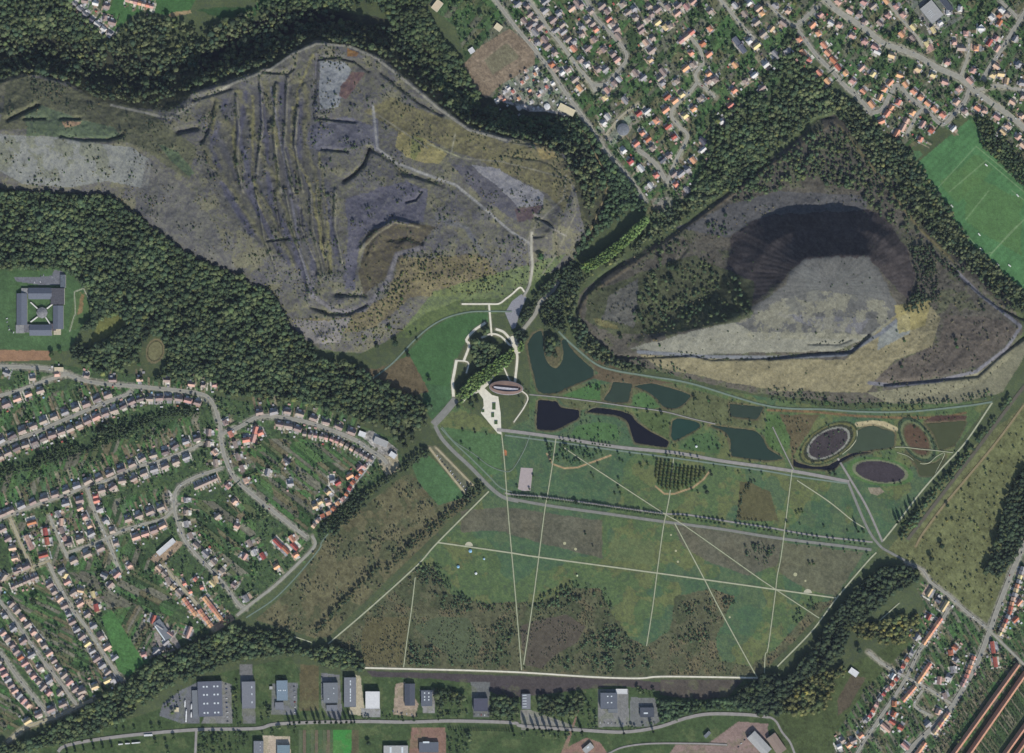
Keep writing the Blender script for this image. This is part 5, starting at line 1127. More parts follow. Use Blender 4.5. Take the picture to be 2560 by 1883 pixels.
m = MB(); ring(m, e2, 9.2, e3, 10.0); m.face([(*p, 6.0) for p in e3]); ring(m, e3, 10.0, e3, 6.0); link('roof', m.mesh('roof', [M('rust_grey_roof', (138, 116, 106), scale=.1, amt=.15)]), pav)
m = MB(); m.face([(-27, -5.5, 6.1), (26, -6.8, 6.1), (28, -.2, 9.6), (-28, 1.4, 9.6)]); m.face([(-28, 1.4, 9.6), (28, -.2, 9.6), (28, .1, 6.1), (-28, 1.8, 6.1)]); link('skylight', m.mesh('skylight', [M('frosted_glazing', (150, 150, 160), rough=.4)]), pav)
occupy(1265, 970, 20)
# four very long miners' terraces between strips of garden
for k_, (lab, x0, y0, x1, y1) in enumerate((("longest tan terrace nearest the shaded main street", 1560, 1700, 2150, 885), ("second very long tan terrace, just south-east of the longest one", 1680, 1720, 2215, 955), ("third long tan terrace, cut by the corner of the land", 2010, 1690, 2230, 1385), ("southernmost long terrace in the very corner", 2110, 1690, 2240, 1500))):
    a, b2 = P('33', f"{x0},{y0}")[0], P('33', f"{x1},{y1}")[0]; wa, wb = wx(a), wx(b2); L_ = float(np.hypot(*(wb - wa))); an = math.atan2(wb[1] - wa[1], wb[0] - wa[0]); mid = (wa + wb) / 2
    t_ = link('long_terrace', None, label=lab, cat='terrace', group="very long terraces in the south-eastern corner"); t_.location = (mid[0], mid[1], 0); t_.rotation_euler = (0, 0, an)
    link('wall', walls_mesh(L_, 9.6, 6.5, 5.2, WM[0]), t_); rf_ = link('roof', roof_mesh(L_, 9.6, 6.45, 5.2, M('terrace_tiles', (184, 138, 116), scale=.25, amt=.2)), t_)
    n_ = int(L_ / 12)
    for i in range(n_): c_ = link('chimney', CHIM, rf_); c_.location = (-L_ / 2 + 6 + i * 12, .5, 10.6)
    for i in range(n_):
        w_ = link('window', WIN, t_); w_.location = (-L_ / 2 + 4 + i * 12, -4.85, 1.2); d_ = link('door', DOORM, t_); d_.location = (-L_ / 2 + 7 + i * 12, -4.88, 0)
    for s in np.linspace(0, 1, 60): q_ = a + (b2 - a) * s; occupy(q_[0], q_[1], 4)
# white plaza, lots as paved sheets
def sheet(name, label, tile, txt, z, mt, kind='structure'):
    a = P(tile, txt) if isinstance(txt, str) else txt; w = wx(a); n = len(a); V = np.column_stack([w, hgt(a[:, 0], a[:, 1]) + z]); V = np.vstack([V, V - [0, 0, .3]])
    F = [list(range(n))[::-1]] + [[i, (i + 1) % n, n + (i + 1) % n, n + i] for i in range(n)]
    return link(name, rawmesh(name, V, F, mt), kind=kind, label=label)
WS = M('white_stone_paving', (222, 217, 200), scale=.15, amt=.12)
sheet('plaza', "white triangular plaza tapering south of the oval building", '12', "1905,60 1960,30 2030,95 2085,110 2105,250 2112,436 2080,425 1935,250 1960,190 1955,130", .05, WS)
sheet('plaza', "white strip between the tall hedge and the oval building", '12', "1772,140 1990,-28 2040,-80 2075,-95 2000,10 1930,66 1830,110 1780,165", .07, WS)
sheet('plaza', "white forecourt north-east of the wooded court", '21', "-20,1250 30,1225 68,1300 72,1385 30,1395 0,1330", .09, WS)
sheet('court', "pale rectangular sports court on the lawn", '22', "76,720 180,726 160,918 95,922 50,905", .08, M('sports_court', (172, 160, 158), scale=.2, amt=.08))
sheet('gravel_yard', "grey gravel yard west of the canal hedge", '21', "80,880 125,905 65,1050 30,1170 0,1180 -60,1040 0,940", .06, M('grey_gravel', (142, 142, 148), scale=.3, amt=.2))
for k, (x, y, w_, d_) in enumerate(((731, 1302, 45, 90), (717, 1405, 38, 60), (755, 1493, 42, 50), (603, 1357, 34, 36))):
    m = MB(); m.box(-w_ / 4.72 * .45, w_ / 4.72 * .45, -d_ / 4.72 * .45, d_ / 4.72 * .45, .02, .6, 0); m.box(-w_ / 4.72 * .4, w_ / 4.72 * .4, -d_ / 4.72 * .4, d_ / 4.72 * .4, .6, 1.3, 1)
    o = link('planter', m.mesh('planter', [PAINT, M('clipped_hedge', (70, 92, 54), amt=.4, scale=1)]), label=["largest hedge planter, northernmost on the white plaza", "middle hedge planter on the white plaza", "square hedge planter nearest the plaza's south tip", "small yellow-green planter at the plaza's west edge"][k], cat='planter', group='planters on the plaza')
    ww = wx((1080 + x / 4.72, 740 + y / 4.72)); o.location = (ww[0], ww[1], .06)
# ponds
vr0 = np.random.default_rng(3)
for lab, k, a in WATER:
    c = {'green': (50, 68, 58), 'navy': (30, 32, 40), 'olive': (58, 72, 60), 'teal': (44, 70, 60), 'green2': (74, 86, 68), 'olive2': (80, 86, 60)}[k]
    nm = 'water_' + k
    if nm not in MS:
        mm, t, b = mat(nm, .15, .12); n = t.nodes.new("ShaderNodeTexNoise"); n.inputs["Scale"].default_value = .05; g = t.nodes.new("ShaderNodeNewGeometry"); t.links.new(g.outputs["Position"], n.inputs["Vector"])
        cr = t.nodes.new("ShaderNodeMix"); cr.data_type = 'RGBA'; cc = C(*c); cr.inputs[6].default_value = (*[v * .75 for v in cc], 1); cr.inputs[7].default_value = (*[v * 1.05 for v in cc], 1); t.links.new(n.outputs["Fac"], cr.inputs[0]); t.links.new(cr.outputs[2], b.inputs["Base Color"])
        n2 = t.nodes.new("ShaderNodeTexNoise"); n2.inputs["Scale"].default_value = 1.2; t.links.new(g.outputs["Position"], n2.inputs["Vector"]); bp = t.nodes.new("ShaderNodeBump"); bp.inputs["Strength"].default_value = .08; t.links.new(n2.outputs["Fac"], bp.inputs["Height"]); t.links.new(bp.outputs[0], b.inputs["Normal"]); MS[nm] = mm
    sp_ = smoothline(np.vstack([a, a[:1]]), 3)[:-1]; ph = np.arange(len(sp_)); cen = sp_.mean(0); dv = cen - sp_; dv /= np.hypot(dv[:, 0], dv[:, 1])[:, None]; sp_ = sp_ + dv * (1.1 + .9 * np.sin(ph * .9 + 1) * np.sin(ph * .37) + vr0.uniform(-.5, .8, len(sp_)))[:, None]; w = wx(sp_); link('pond_water', rawmesh('pond_water', np.column_stack([w, np.full(len(w), -.35)]), [list(range(len(w)))[::-1]], MS[nm]), kind='structure', label=lab)
isl = smoothline(P('21', "265,1270 330,1235 400,1260 425,1360 435,1420 400,1500 365,1522 310,1480 275,1400 265,1270"), 6)[:-1]; w = wx(isl); n = len(w)
V = np.vstack([np.column_stack([w, np.full(n, -.7)]), np.column_stack([(w - w.mean(0)) * .88 + w.mean(0), np.full(n, .3)])]); link('island', rawmesh('island', V, [[i, (i + 1) % n, n + (i + 1) % n, n + i] for i in range(n)] + [[n + i for i in range(n)]], M('island_soil', (96, 92, 66), amt=.4, scale=.2)), kind='structure', label="teardrop wooded island with a tan shore in the largest pond")

# ---------------------------------------------------------------- land mesh
for p_ in ("1430,1652 1790,1260", "1790,1260 2203,1600", "1560,1652 1880,1380 2203,1652"): stroke('30', p_, (146, 168, 126), 2, .1, 1, .55)
for p_ in ("1700,240 1900,-10", "1740,560 1930,520 2203,240", "1900,560 2100,330 2203,240", "1640,290 1860,540 2100,800", "2100,-10 2203,70"): stroke('31', p_, (146, 168, 126), 2, .1, 1, .55)
for t_ in (TOWN_NE, TOWN_W, TOWN_SE):
    sl, m = polymask(t_, 0); f_ = 1 + m * n_fine2[sl] * .9; alb[sl] *= f_[..., None]
alb *= (1 + n_fine * .28 + n_big * .12)[..., None]
np.clip(alb, .004, .8, out=alb)
ext = np.cumsum(40 * 1.55 ** np.arange(15))
GX = np.concatenate([gx[0] - ext[::-1], gx, gx[-1] + ext]); GY = np.concatenate([gy[0] - ext[::-1], gy, gy[-1] + ext]); k = len(ext)
Hp = np.pad(H, k); Ap = np.pad(alb, ((k, k), (k, k), (0, 0)), mode='edge'); base = np.array(C(82, 94, 62), np.float32)
wgt = np.ones((len(GY), len(GX)), np.float32); wgt[:k] = 0; wgt[-k:] = 0; wgt[:, :k] = 0; wgt[:, -k:] = 0
Ap = Ap * wgt[..., None] + base * (1 - wgt[..., None])
Rp = np.pad(reg, k)
X, Y = np.meshgrid(GX, GY); W_ = wx(np.stack([X, Y], -1)); nX = len(GX); nY = len(GY)
V = np.column_stack([W_.reshape(-1, 2), Hp.ravel()]); CC = Ap.reshape(-1, 3)
ii = (np.arange(nY - 1)[:, None] * nX + np.arange(nX - 1)[None]).ravel(); Q = np.column_stack([ii, ii + nX, ii + nX + 1, ii + 1]); rid = Rp[:-1, :-1].ravel()
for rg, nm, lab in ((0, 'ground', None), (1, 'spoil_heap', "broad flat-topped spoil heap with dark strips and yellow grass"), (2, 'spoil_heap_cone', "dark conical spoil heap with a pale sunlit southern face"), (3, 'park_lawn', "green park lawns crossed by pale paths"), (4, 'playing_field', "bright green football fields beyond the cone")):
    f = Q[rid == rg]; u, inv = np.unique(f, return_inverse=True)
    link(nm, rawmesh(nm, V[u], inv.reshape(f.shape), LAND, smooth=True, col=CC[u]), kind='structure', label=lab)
# ---------------------------------------------------------------- trees
import bmesh
PAL = {'mid': [(66, 84, 52), (56, 74, 49), (80, 92, 56), (60, 80, 54)], 'dark': [(52, 68, 46), (46, 62, 44), (60, 74, 48)], 'mix': [(62, 78, 50), (50, 64, 46), (88, 96, 62), (72, 84, 54), (54, 74, 54)],
       'yel': [(104, 104, 54), (90, 94, 52), (74, 88, 50)], 'teal': [(60, 82, 54), (68, 90, 58), (52, 72, 50)], 'bright': [(92, 118, 58), (80, 106, 54), (98, 120, 62)], 'heath': [(86, 84, 64), (64, 76, 52), (98, 92, 66), (58, 68, 48)]}
def ico(sub):
    b = bmesh.new(); bmesh.ops.create_icosphere(b, subdivisions=sub, radius=1); b.verts.ensure_lookup_table()
    v = np.array([x.co[:] for x in b.verts]); f = np.array([[q.index for q in x.verts] for x in b.faces]); b.free(); return v, f
ICO2 = ico(2); ICO3 = ico(3)
def crown(seed, shape, leaves, base=ICO2, ls=.22):
    """unit crown: radius 1, height 0..1, as triangles; lumpy core with gaps plus loose leaf clumps"""
    r = np.random.default_rng(seed); v, f = base; v = v.copy()
    d = np.array([mnoise.noise(Vector(p * 1.7) + Vector((seed * 3.1, 0, 0))) for p in v]); d2 = np.array([mnoise.noise(Vector(p * 4.1) + Vector((seed * 1.3, 7, 0))) for p in v])
    v *= (.78 + .5 * d + .3 * d2)[:, None]
    n = leaves; q = r.normal(size=(n, 3)); q /= np.linalg.norm(q, axis=1)[:, None]; q *= r.uniform(.75, 1.15, n)[:, None]
    a = r.normal(size=(n, 3)); a /= np.linalg.norm(a, axis=1)[:, None]; b_ = np.cross(a, r.normal(size=(n, 3))); b_ /= np.linalg.norm(b_, axis=1)[:, None]
    s = r.uniform(.6, 1.3, n)[:, None] * ls; L = np.stack([q + a * s, q - a * s * .6 + b_ * s, q - a * s * .6 - b_ * s], 1).reshape(-1, 3)
    V = np.vstack([v, L]); F = np.vstack([f, len(v) + np.arange(3 * n).reshape(-1, 3)])
    z = (V[:, 2] + 1) / 2
    if shape == 'round': V[:, 2] = .42 + .58 * z
    elif shape == 'tall': k = np.clip(1.15 - .75 * np.abs(z - .35) ** 1.3 * 1.5, .25, 1.1); V[:, 0] *= k; V[:, 1] *= k; V[:, 2] = .08 + .92 * z
    elif shape == 'cone': k = np.clip(1.15 - z, .08, 1); V[:, 0] *= k; V[:, 1] *= k; V[:, 2] = .08 + .95 * z
    elif shape == 'bush': V[:, 2] = z * 1.0 - .1
    return V, F
TRK = (np.array([[math.cos(a) * .09, math.sin(a) * .09, -.05] for a in (0, 2.1, 4.2)] + [[math.cos(a) * .04, math.sin(a) * .04, .6] for a in (0, 2.1, 4.2)]), np.array([[0, 1, 4], [0, 4, 3], [1, 2, 5], [1, 5, 4], [2, 0, 3], [2, 3, 5]]))
TM = {s: [crown(i + 10 * j, s, 16) for i in range(6)] for j, s in enumerate(('round', 'tall', 'cone', 'bush'))}
vr = np.random.default_rng(99)
def batch(name, label, pts, rad, hts, pal, shape='round', trunk=True, cols=None, kind='stuff'):
    n = len(pts)
    if n == 0: return
    w = wx(pts); z = hgt(pts[:, 0], pts[:, 1]); var = vr.integers(0, 6, n); rot = vr.uniform(0, 6.28, n)
    pc = np.array([C(*c) for c in PAL[pal]]); 
    ii = np.clip(((pts[:, 0] + 64) / CELL).astype(int), 0, NX - 1); jj = np.clip(((pts[:, 1] + 64) / CELL).astype(int), 0, NY - 1)
    _od = vr.random(n) < .09
    idx = ((n_mid2[jj, ii] * 2.2 + .5) * len(pc) + vr.uniform(-1.2, 1.2, n)).astype(int) % len(pc)
    col = pc[idx] * (vr.uniform(.78, 1.28, n) * (1 + 1.1 * n_mid[jj, ii]) * (1 + .5 * n_big[jj, ii]))[:, None]; g_ = col.mean(1, keepdims=True); col = (col * .84 + g_ * .16) * 1.12; col[_od] = col[_od] * np.array([1.35, 1.22, .95])
    VV, FF, CL, off = [], [], [], 0
    for k in range(6):
        s = np.where(var == k)[0]
        if not len(s): continue
        tv, tf = TM[shape][k]; nb = len(tv)
        if trunk: tv = np.vstack([tv, TRK[0]]); tf = np.vstack([tf, TRK[1] + nb])
        c, sn = np.cos(rot[s])[:, None], np.sin(rot[s])[:, None]
        x = (tv[:, 0] * c - tv[:, 1] * sn) * rad[s][:, None] + w[s, 0][:, None]; y = (tv[:, 0] * sn + tv[:, 1] * c) * rad[s][:, None] + w[s, 1][:, None]
        zz = tv[:, 2][None] * hts[s][:, None] + z[s][:, None]; VV.append(np.stack([x, y, zz], -1).reshape(-1, 3))
        FF.append((tf[None] + (np.arange(len(s)) * len(tv))[:, None, None] + off).reshape(-1, 3)); off += len(s) * len(tv)
        cc = col[s][:, None, :] * vr.uniform(.85, 1.2, (len(s), len(tv), 1)); 
        if trunk: cc[:, nb:] = (.09, .07, .05)
        CL.append(cc.reshape(-1, 3))
    return link(name, rawmesh(name, np.vstack(VV), np.vstack(FF), LEAF, col=np.vstack(CL)), kind=kind, label=label)
wetmask = H < -.3
def clearof(p, r=3.0):
    i = np.clip(((p[:, 0] + 64) / CELL).astype(int), 0, NX - 1); j = np.clip(((p[:, 1] + 64) / CELL).astype(int), 0, NY - 1)
    return (roadmask[j, i] < .3) & ~wetmask[j, i] & ~occ[j, i]
def grid_pts(poly, sp, warp=.15, keep=1.0, nz=None, thr=None, roads=True):
    x0, x1, y0, y1 = poly[:, 0].min() - 6, poly[:, 0].max() + 6, poly[:, 1].min() - 6, poly[:, 1].max() + 6
    X, Y = np.meshgrid(np.arange(x0, x1, sp), np.arange(y0, y1, sp)); p = np.column_stack([X.ravel(), Y.ravel()]) + vr.uniform(-.48, .48, (X.size, 2)) * sp
    p = p[(p[:, 0] > -40) & (p[:, 0] < 2600) & (p[:, 1] > -40) & (p[:, 1] < 1923)]
    if not len(p): return p
    i = np.clip(((p[:, 0] + 64) / CELL).astype(int), 0, NX - 1); j = np.clip(((p[:, 1] + 64) / CELL).astype(int), 0, NY - 1)
    m = inpoly(poly, p[:, 0] + wxn[j, i] * warp, p[:, 1] + wyn[j, i] * warp)
    if keep < 1: m &= vr.random(len(p)) < keep
    if nz is not None: m &= nz[j, i] > thr
    p = p[m]; return p[clearof(p)] if roads else p
def wood(name, label, polys, sp, hr_, pal, rr=(3.0, 5.2), keep=1.0, nz=None, thr=None, shape='round', warp=.15):
    pp = [P(t, x) if isinstance(x, str) else x for t, x in polys]; two = name == 'wood'
    big = np.vstack([grid_pts(x, sp * (1.3 if two else 1), warp, keep, nz, thr) for x in pp]); p = big; u = vr.random(len(big)) ** 1.3
    if two:
        sm = np.vstack([grid_pts(x, sp * 1.05, warp, keep * .75, nz, thr) for x in pp]); p = np.vstack([big, sm]); u = np.concatenate([.5 + .75 * u, vr.random(len(sm)) * .6 + .1])
    n = len(p); ii = np.clip(((p[:, 0] + 64) / CELL).astype(int), 0, NX - 1); jj = np.clip(((p[:, 1] + 64) / CELL).astype(int), 0, NY - 1); u = np.clip(u * (1 + 1.2 * n_mid2[jj, ii] + 1.6 * n_mid[jj, ii]), 0, 1.6)
    if two:
        u[vr.random(n) < .09] += .8; g = n_fine2[jj, ii] + n_mid2[jj, ii] > -.2; p = p[g]; u = u[g]; n = len(p)
    rs = 1.16 if two else 1
    return batch(name, label, p, (rr[0] + (rr[1] - rr[0]) * u) * rs, hr_[0] + (hr_[1] - hr_[0]) * u * .75 + (hr_[1] - hr_[0]) * .15 * vr.random(n), pal, shape)
_keep0 = occ.copy(); _cs, _cm = polymask(P('21', "520,600 560,540 700,410 880,240 1060,140 1190,190 1210,290 1000,490 800,640 640,730"), 0); occ[_cs] |= _cm
wood('wood', "dark steep wood along the northern foot of the broad heap", [('G', "-40,60 60,20 160,-20 160,0 240,86 330,28 440,62 520,35 600,5 700,20 760,45 860,60 930,120 985,185 1060,238 1150,262 1260,270 1310,335 1320,420 1290,480 1262,400 1235,335 1110,300 1030,278 962,228 904,178 835,122 700,88 650,108 600,142 520,172 430,198 330,232 230,222 150,180 60,160 -40,200")], 7.6, (7, 14), 'mix', (2.2, 4.6), .72)
wood('wood', "wood filling the north-western corner", [('G', "-40,-40 152,-40 158,0 235,82 140,90 -40,70"), ('10', "0,0 1000,-60 1480,-40 1480,100 1640,400 1800,560 1700,560 1420,300 1200,60 980,40 760,100 560,60 300,60 60,120")], 7, (7, 13), 'mid', keep=.8)
wood('wood', "tree screen between the gardens and the sand-coloured field", [('10', "1000,-40 1330,-40 1480,130 1560,300 1800,540 1900,760 1960,900 2203,960 2203,1130 1800,1080 1600,820 1450,640 1300,420 1150,180")], 7.5, (8, 14), 'mid', keep=.9)
_keep = occ.copy()
for _t, _p in (('01', "860,1100 1020,1050 1110,1140 920,1270 750,1350 700,1340"), ('01', "560,680 660,760 780,870 800,1100 640,1240 560,1240"), ('01', "1340,1215 1420,1290 1440,1420 1400,1500 1240,1490 1190,1400 1230,1290"), ('01', "1060,880 1110,870 1110,950 1060,960"), ('01', "560,1270 640,1280 600,1460 530,1480"), ('10', "0,110 180,70 360,120 330,240 180,300 60,250")):
    _s, _m = polymask(P(_t, _p), .15); occ[_s] |= _m
wood('wood', "thick wood between the broad heap and the school", [('G', "-40,415 60,420 150,428 240,428 320,486 390,542 460,582 540,607 600,648 640,718 685,750 700,785 780,800 860,850 950,892 870,935 780,915 680,888 600,870 500,868 470,838 340,835 365,800 360,760 335,745 300,790 240,830 170,795 215,730 180,700 200,645 145,592 -40,592")], 6.8, (9, 17), 'mid')
wood('wood', "tall dark trees grouped east of the school", [('01', "660,1060 800,900 900,840 1000,960 900,1060 760,1180 640,1200"), ('01', "940,1130 1130,1150 1200,1060 1400,1100 1250,1280 1000,1330 740,1380 640,1440 620,1320 900,1250")], 6.5, (11, 18), 'dark')
occ[:] = _keep
wood('wood', "wood of the bank between the northern town and the canal", [('G', "1262,275 1290,275 1335,335 1412,440 1425,460 1300,560 1262,590 1255,560 1310,470 1330,400 1310,335"), ('20', "0,1000 560,1010 640,1160 900,1450 1080,1652 760,1652 700,1400 560,1230 300,1200 0,1200")], 7, (7, 14), 'teal', keep=.85)
_o1 = occ.copy(); occ[:] = _keep0
wood('tree_belt', "tall straight belt of bright trees by the canal", [('21', "580,640 640,690 800,610 1000,450 1180,260 1140,215 950,390 740,550")], 4.0, (19, 25), 'bright', (3.4, 4.8), warp=0)
wood('tree_belt', "tall bright hedge of limes by the white plaza", [('G', "1125,762 1142,748 1150,762 1110,805 1012,884 996,872 1030,830")], 4.4, (17, 22), 'bright', (3, 4.4), warp=0)
occ[:] = _o1
wood('tree_belt', "dark narrow trees along both canal banks north of the plaza", [('G', "1262,590 1240,585 1190,625 1160,665 1135,700 1150,712 1180,680 1240,630 1275,602"), ('21', "240,900 400,780 500,600 640,700 520,860 440,1000 480,1230 380,1180 300,1170 250,1150"), ('21', "0,1180 90,1190 150,1260 60,1320")], 6, (9, 16), 'dark', keep=.85)
wood('wood', "round clump on the wooded court inside the white arc", [('11', "1860,1250 1960,1290 2080,1320 2120,1400 2000,1470 1900,1500 1850,1380"), ('11', "2000,1250 2050,1190 1960,1150 1950,1210")], 6, (10, 15), 'mid')
wood('wood', "trees on the teardrop island", [('21', "280,1270 330,1245 395,1270 410,1380 380,1420 300,1400")], 5.5, (8, 12), 'dark')
wood('wood', "wooded strips around the triangular base of the cone", [('G', "1430,468 1500,442 1640,300 1745,195 1830,200 1842,196 2000,335 2090,470 2130,535 2246,638 2300,690 2246,712 2190,660 2100,572 2010,492 1930,385 1842,262 1800,262 1700,342 1560,440 1480,500 1360,570 1285,612 1268,690 1300,740 1360,790 1420,812 1395,822 1300,790 1262,745 1240,690 1250,640 1300,590")], 7.2, (6, 12), 'mix', (2.2, 4.2), .85)
wood('wood', "wood between the town gardens and the tip of the cone", [('G', "1740,60 1765,110 1830,192 1800,250 1700,330 1640,385 1560,440 1500,440 1530,395 1570,330 1650,235 1690,150")], 8, (5, 12), 'mid', (2.2, 4.6), .68)
wood('wood', "young wood on the northern apron of the cone", [('G', "1725,310 1830,275 1900,340 1980,425 2005,500 1985,515 1920,470 1880,420 1750,395 1660,440 1610,450 1600,425")], 7.5, (3, 8), 'mid', (1.8, 3.8), .62)
wood('wood', "mixed thicket on the western apron of the cone", [('G', "1440,560 1500,585 1550,560 1600,600 1650,655 1640,690 1560,712 1480,716 1430,735 1380,720 1400,650"), ('21', "1280,400 1500,430 1480,560 1300,600 1150,520"), ('21', "1650,250 1830,170 1850,400 1700,420")], 8.6, (2.5, 8), 'mid', (1.6, 4), .42)
wood('wood', "dark thicket on the eastern shoulder of the cone", [('G', "1990,540 2045,545 2060,650 2020,690 1975,680 2010,620"), ('G', "1990,480 2060,570 2120,590 2100,620 2040,560")], 7, (4, 9), 'dark', (1.8, 3.4), .75)
wood('wood', "long railway wood along the southern edge of the western town", [('03', "0,1560 140,1530 260,1550 420,1420 640,1320 820,1200 1050,1050 1250,930 1400,800 1540,760 1700,680 1860,620 2040,530 2203,640 2203,820 1900,900 1700,990 1450,1070 1250,1250 1000,1400 600,1560 400,1590 200,1652 0,1652"), ('13', "0,590 230,600 330,660 400,760 540,740 640,720 850,770 920,860 950,950 800,920 560,890 420,800 200,800 0,830")], 6.6, (9, 16), 'mid')
wood('wood', "dark railway wood south-east of the park", [('33', "230,930 500,540 690,290 900,90 1000,50 1240,20 1320,120 1240,200 1100,250 1000,360 800,520 700,560 640,800 420,960 260,1010 160,1180 70,1130 100,1040"), ('23', "2060,1000 2290,960 2350,1120 2300,1320 2190,1330 2060,1300"), ('23', "2203,1000 2203,1300 2000,1240 1900,1250 1950,1100 2120,1010")], 6.6, (9, 17), 'dark')
wood('wood', "sunny yellow-green wood in the south-eastern meadow", [('33', "100,1150 420,960 640,900 700,960 560,1130 480,1280 300,1330 60,1280"), ('33', "700,560 900,520 1290,440 1300,600 1120,720 900,700 760,650")], 8, (7, 13), 'yel', keep=.8)
wood('wood', "wood between the warehouses, two dark blocks", [('23', "215,1160 640,1150 610,1340 240,1330"), ('13', "1545,1100 1700,1120 1850,1210 1620,1200 1600,1280 1540,1290"), ('23', "0,1180 60,1180 60,1330 0,1300"), ('13', "2010,1150 2203,1160 2203,1330 2020,1330")], 7, (8, 14), 'mid', keep=.85)
wood('wood', "dark wood north of the service road bend", [('23', "1250,1190 1500,1210 1700,1200 1900,1170 2080,1060 2203,1040 2203,1290 2000,1270 1700,1270 1500,1310 1290,1390")], 6.6, (9, 15), 'teal')
wood('wood', "wood at the eastern limit beside the meadow", [('32', "2110,850 2203,720 2260,700 2260,1300 2150,1480 2000,1652 1840,1652 1900,1500 1960,1290 2030,1060")], 7, (8, 15), 'dark'); 
wood('tree_belt', "tree belt between the football field and the eastern houses", [('30', "1790,1010 1900,1050 2050,1230 2203,1380 2260,1500 2260,1700 2100,1520 1900,1330 1830,1250")], 6.6, (9, 15), 'mid')
wood('tree_belt', "tree belt along the canal east of the park", [('32', "2090,90 2125,120 1920,380 1740,620 1520,880 1370,1070 1270,1220 1150,1340 1110,1310 1250,1130 1440,880 1620,660 1780,480")], 6.6, (7, 13), 'teal', keep=.75)
wood('tree_belt', "thin line of trees west of the pale perimeter path", [('12', "1850,850 1990,840 2010,885 1880,990 1700,1140 1450,1340 1200,1560 1120,1640 1120,1590 1380,1310 1640,1110 1800,960"), ('13', "1120,0 1000,140 820,310 640,500 560,600 520,640 500,620 620,470 900,190 1060,20")], 6.4, (7, 12), 'dark', (2.2, 4), .85)
wood('tree_belt', "tree-lined hedge between the town and the brown meadow", [('12', "1500,560 1480,620 1230,780 1000,960 900,1110 700,1280 560,1400 540,1300 640,1100 830,900 960,920 1150,760 1250,700 1420,560")], 6.4, (8, 14), 'dark', (2.6, 4.4), .85)
wood('wood', "loose wood north of the curved street", [('12', "0,-20 300,60 620,120 900,190 1140,200 1180,90 1420,150 1480,330 1380,420 1330,560 1210,560 1140,400 900,330 700,200 400,150 0,160")], 8, (7, 13), 'mix', keep=.7)
wood('hedgerow', "dark tree hedge behind the gardens of the tree-shadowed street", [('02', "-20,720 240,690 300,640 460,560 580,500 780,540 860,350 960,340 1060,330 1400,240 1640,190 1760,210 1700,280 1400,310 1050,490 780,600 560,680 260,740 -20,820")], 6.2, (7, 12), 'dark', (2.2, 3.8), .8)
wood('wood', "trees lining the eastern canal gardens and the mine road", [('20', "1700,1000 2203,760 2203,1300 2100,1652 1560,1652 1600,1450 1700,1200 1720,1100")], 7.4, (7, 13), 'mid', keep=.75)
occ[:] = _keep0
wood('scrub', "bushy scrub of the southern park meadow", [('23', "640,600 760,560 900,560 1130,760 1190,900 1130,940 280,940 400,790 560,740"), ('13', "1370,20 1590,20 1640,150 1700,230 1860,330 2050,380 2203,370 2203,440 1900,410 1750,460 1600,400 1450,230 1380,160"), ('13', "1330,700 1480,730 1700,830 1690,900 1330,890"), ('13', "2080,490 2203,500 2203,900 2120,880 1960,880 1960,640"), ('23', "0,370 200,340 450,200 560,170 680,200 640,300 480,380 200,420 0,430"), ('23', "1390,570 1700,550 1700,680 1430,700"), ('23', "1480,370 1720,320 1720,470 1500,450"), ('23', "1800,310 1900,300 1920,360 1830,420"), ('23', "700,240 800,220 900,490 720,480"), ('22', "1990,1390 2203,1360 2203,1560 2020,1560"), ('32', "-20,1390 60,1400 40,1500 -20,1520"), ('33', "250,400 380,330 440,400 300,500 200,560")], 5.6, (2, 6.5), 'teal', (1.2, 3.4), .85, n_mid2 + n_fine2 * .6, -.06)
wood('scrub', "small rust-tinted bushes dotting the southern park meadow", [('G', SCRUB)], 5, (1.0, 3.2), 'heath', (.8, 1.9), .7, n_mid2, -.02)
wood('scrub', "bushes scattered over the brown meadow west of the park", [('G', "560,1360 640,1290 700,1190 800,1110 890,1040 905,1040 960,1110 1050,1080 720,1398 690,1400")], 6, (1.0, 4.5), 'heath', (.8, 2.6), .7, n_mid2, .04)
wood('scrub', "bushes scattered over the broad heap", [('G', LH)], 6.5, (1, 3), 'heath', (.7, 1.9), .55, n_mid2 + n_mid, .05, 'bush'); wood('scrub', "taller bushes and dark shrubs of the broad heap", [('G', LH)], 12, (2, 5.5), 'dark', (1.3, 2.8), .6, n_mid2 + n_mid, .1)
wood('scrub', "yellow bushes of the southern heap slope", [('11', "0,780 200,1040 400,1200 640,1330 900,1330 1200,1260 1300,1180 1250,900 1500,800 1800,900 2050,850 2203,600 1900,560 1500,500 1250,700 1050,1000 700,1100 300,1080 150,800")], 7.5, (1.5, 5), 'yel', (1.2, 3), .55)
_bare = P('G', "1755,572 1892,566 1950,650 2030,690 2060,740 1960,800 1900,870 1440,830 1380,765 1600,705 1690,645"); _occ0 = occ.copy(); _s, _m = polymask(_bare, .1); occ[_s] |= _m; _s, _m = polymask(cone, .1); occ[_s] |= _m
wood('scrub', "low bushes on the apron of the cone", [('G', RH)], 9, (1, 4), 'heath', (.8, 2.2), .55, n_mid2, -.03)
occ[:] = _occ0
wood('scrub', "a few shrubs on the bare slopes of the cone", [('G', RH)], 34, (1, 3), 'dark', (1, 2), .5)
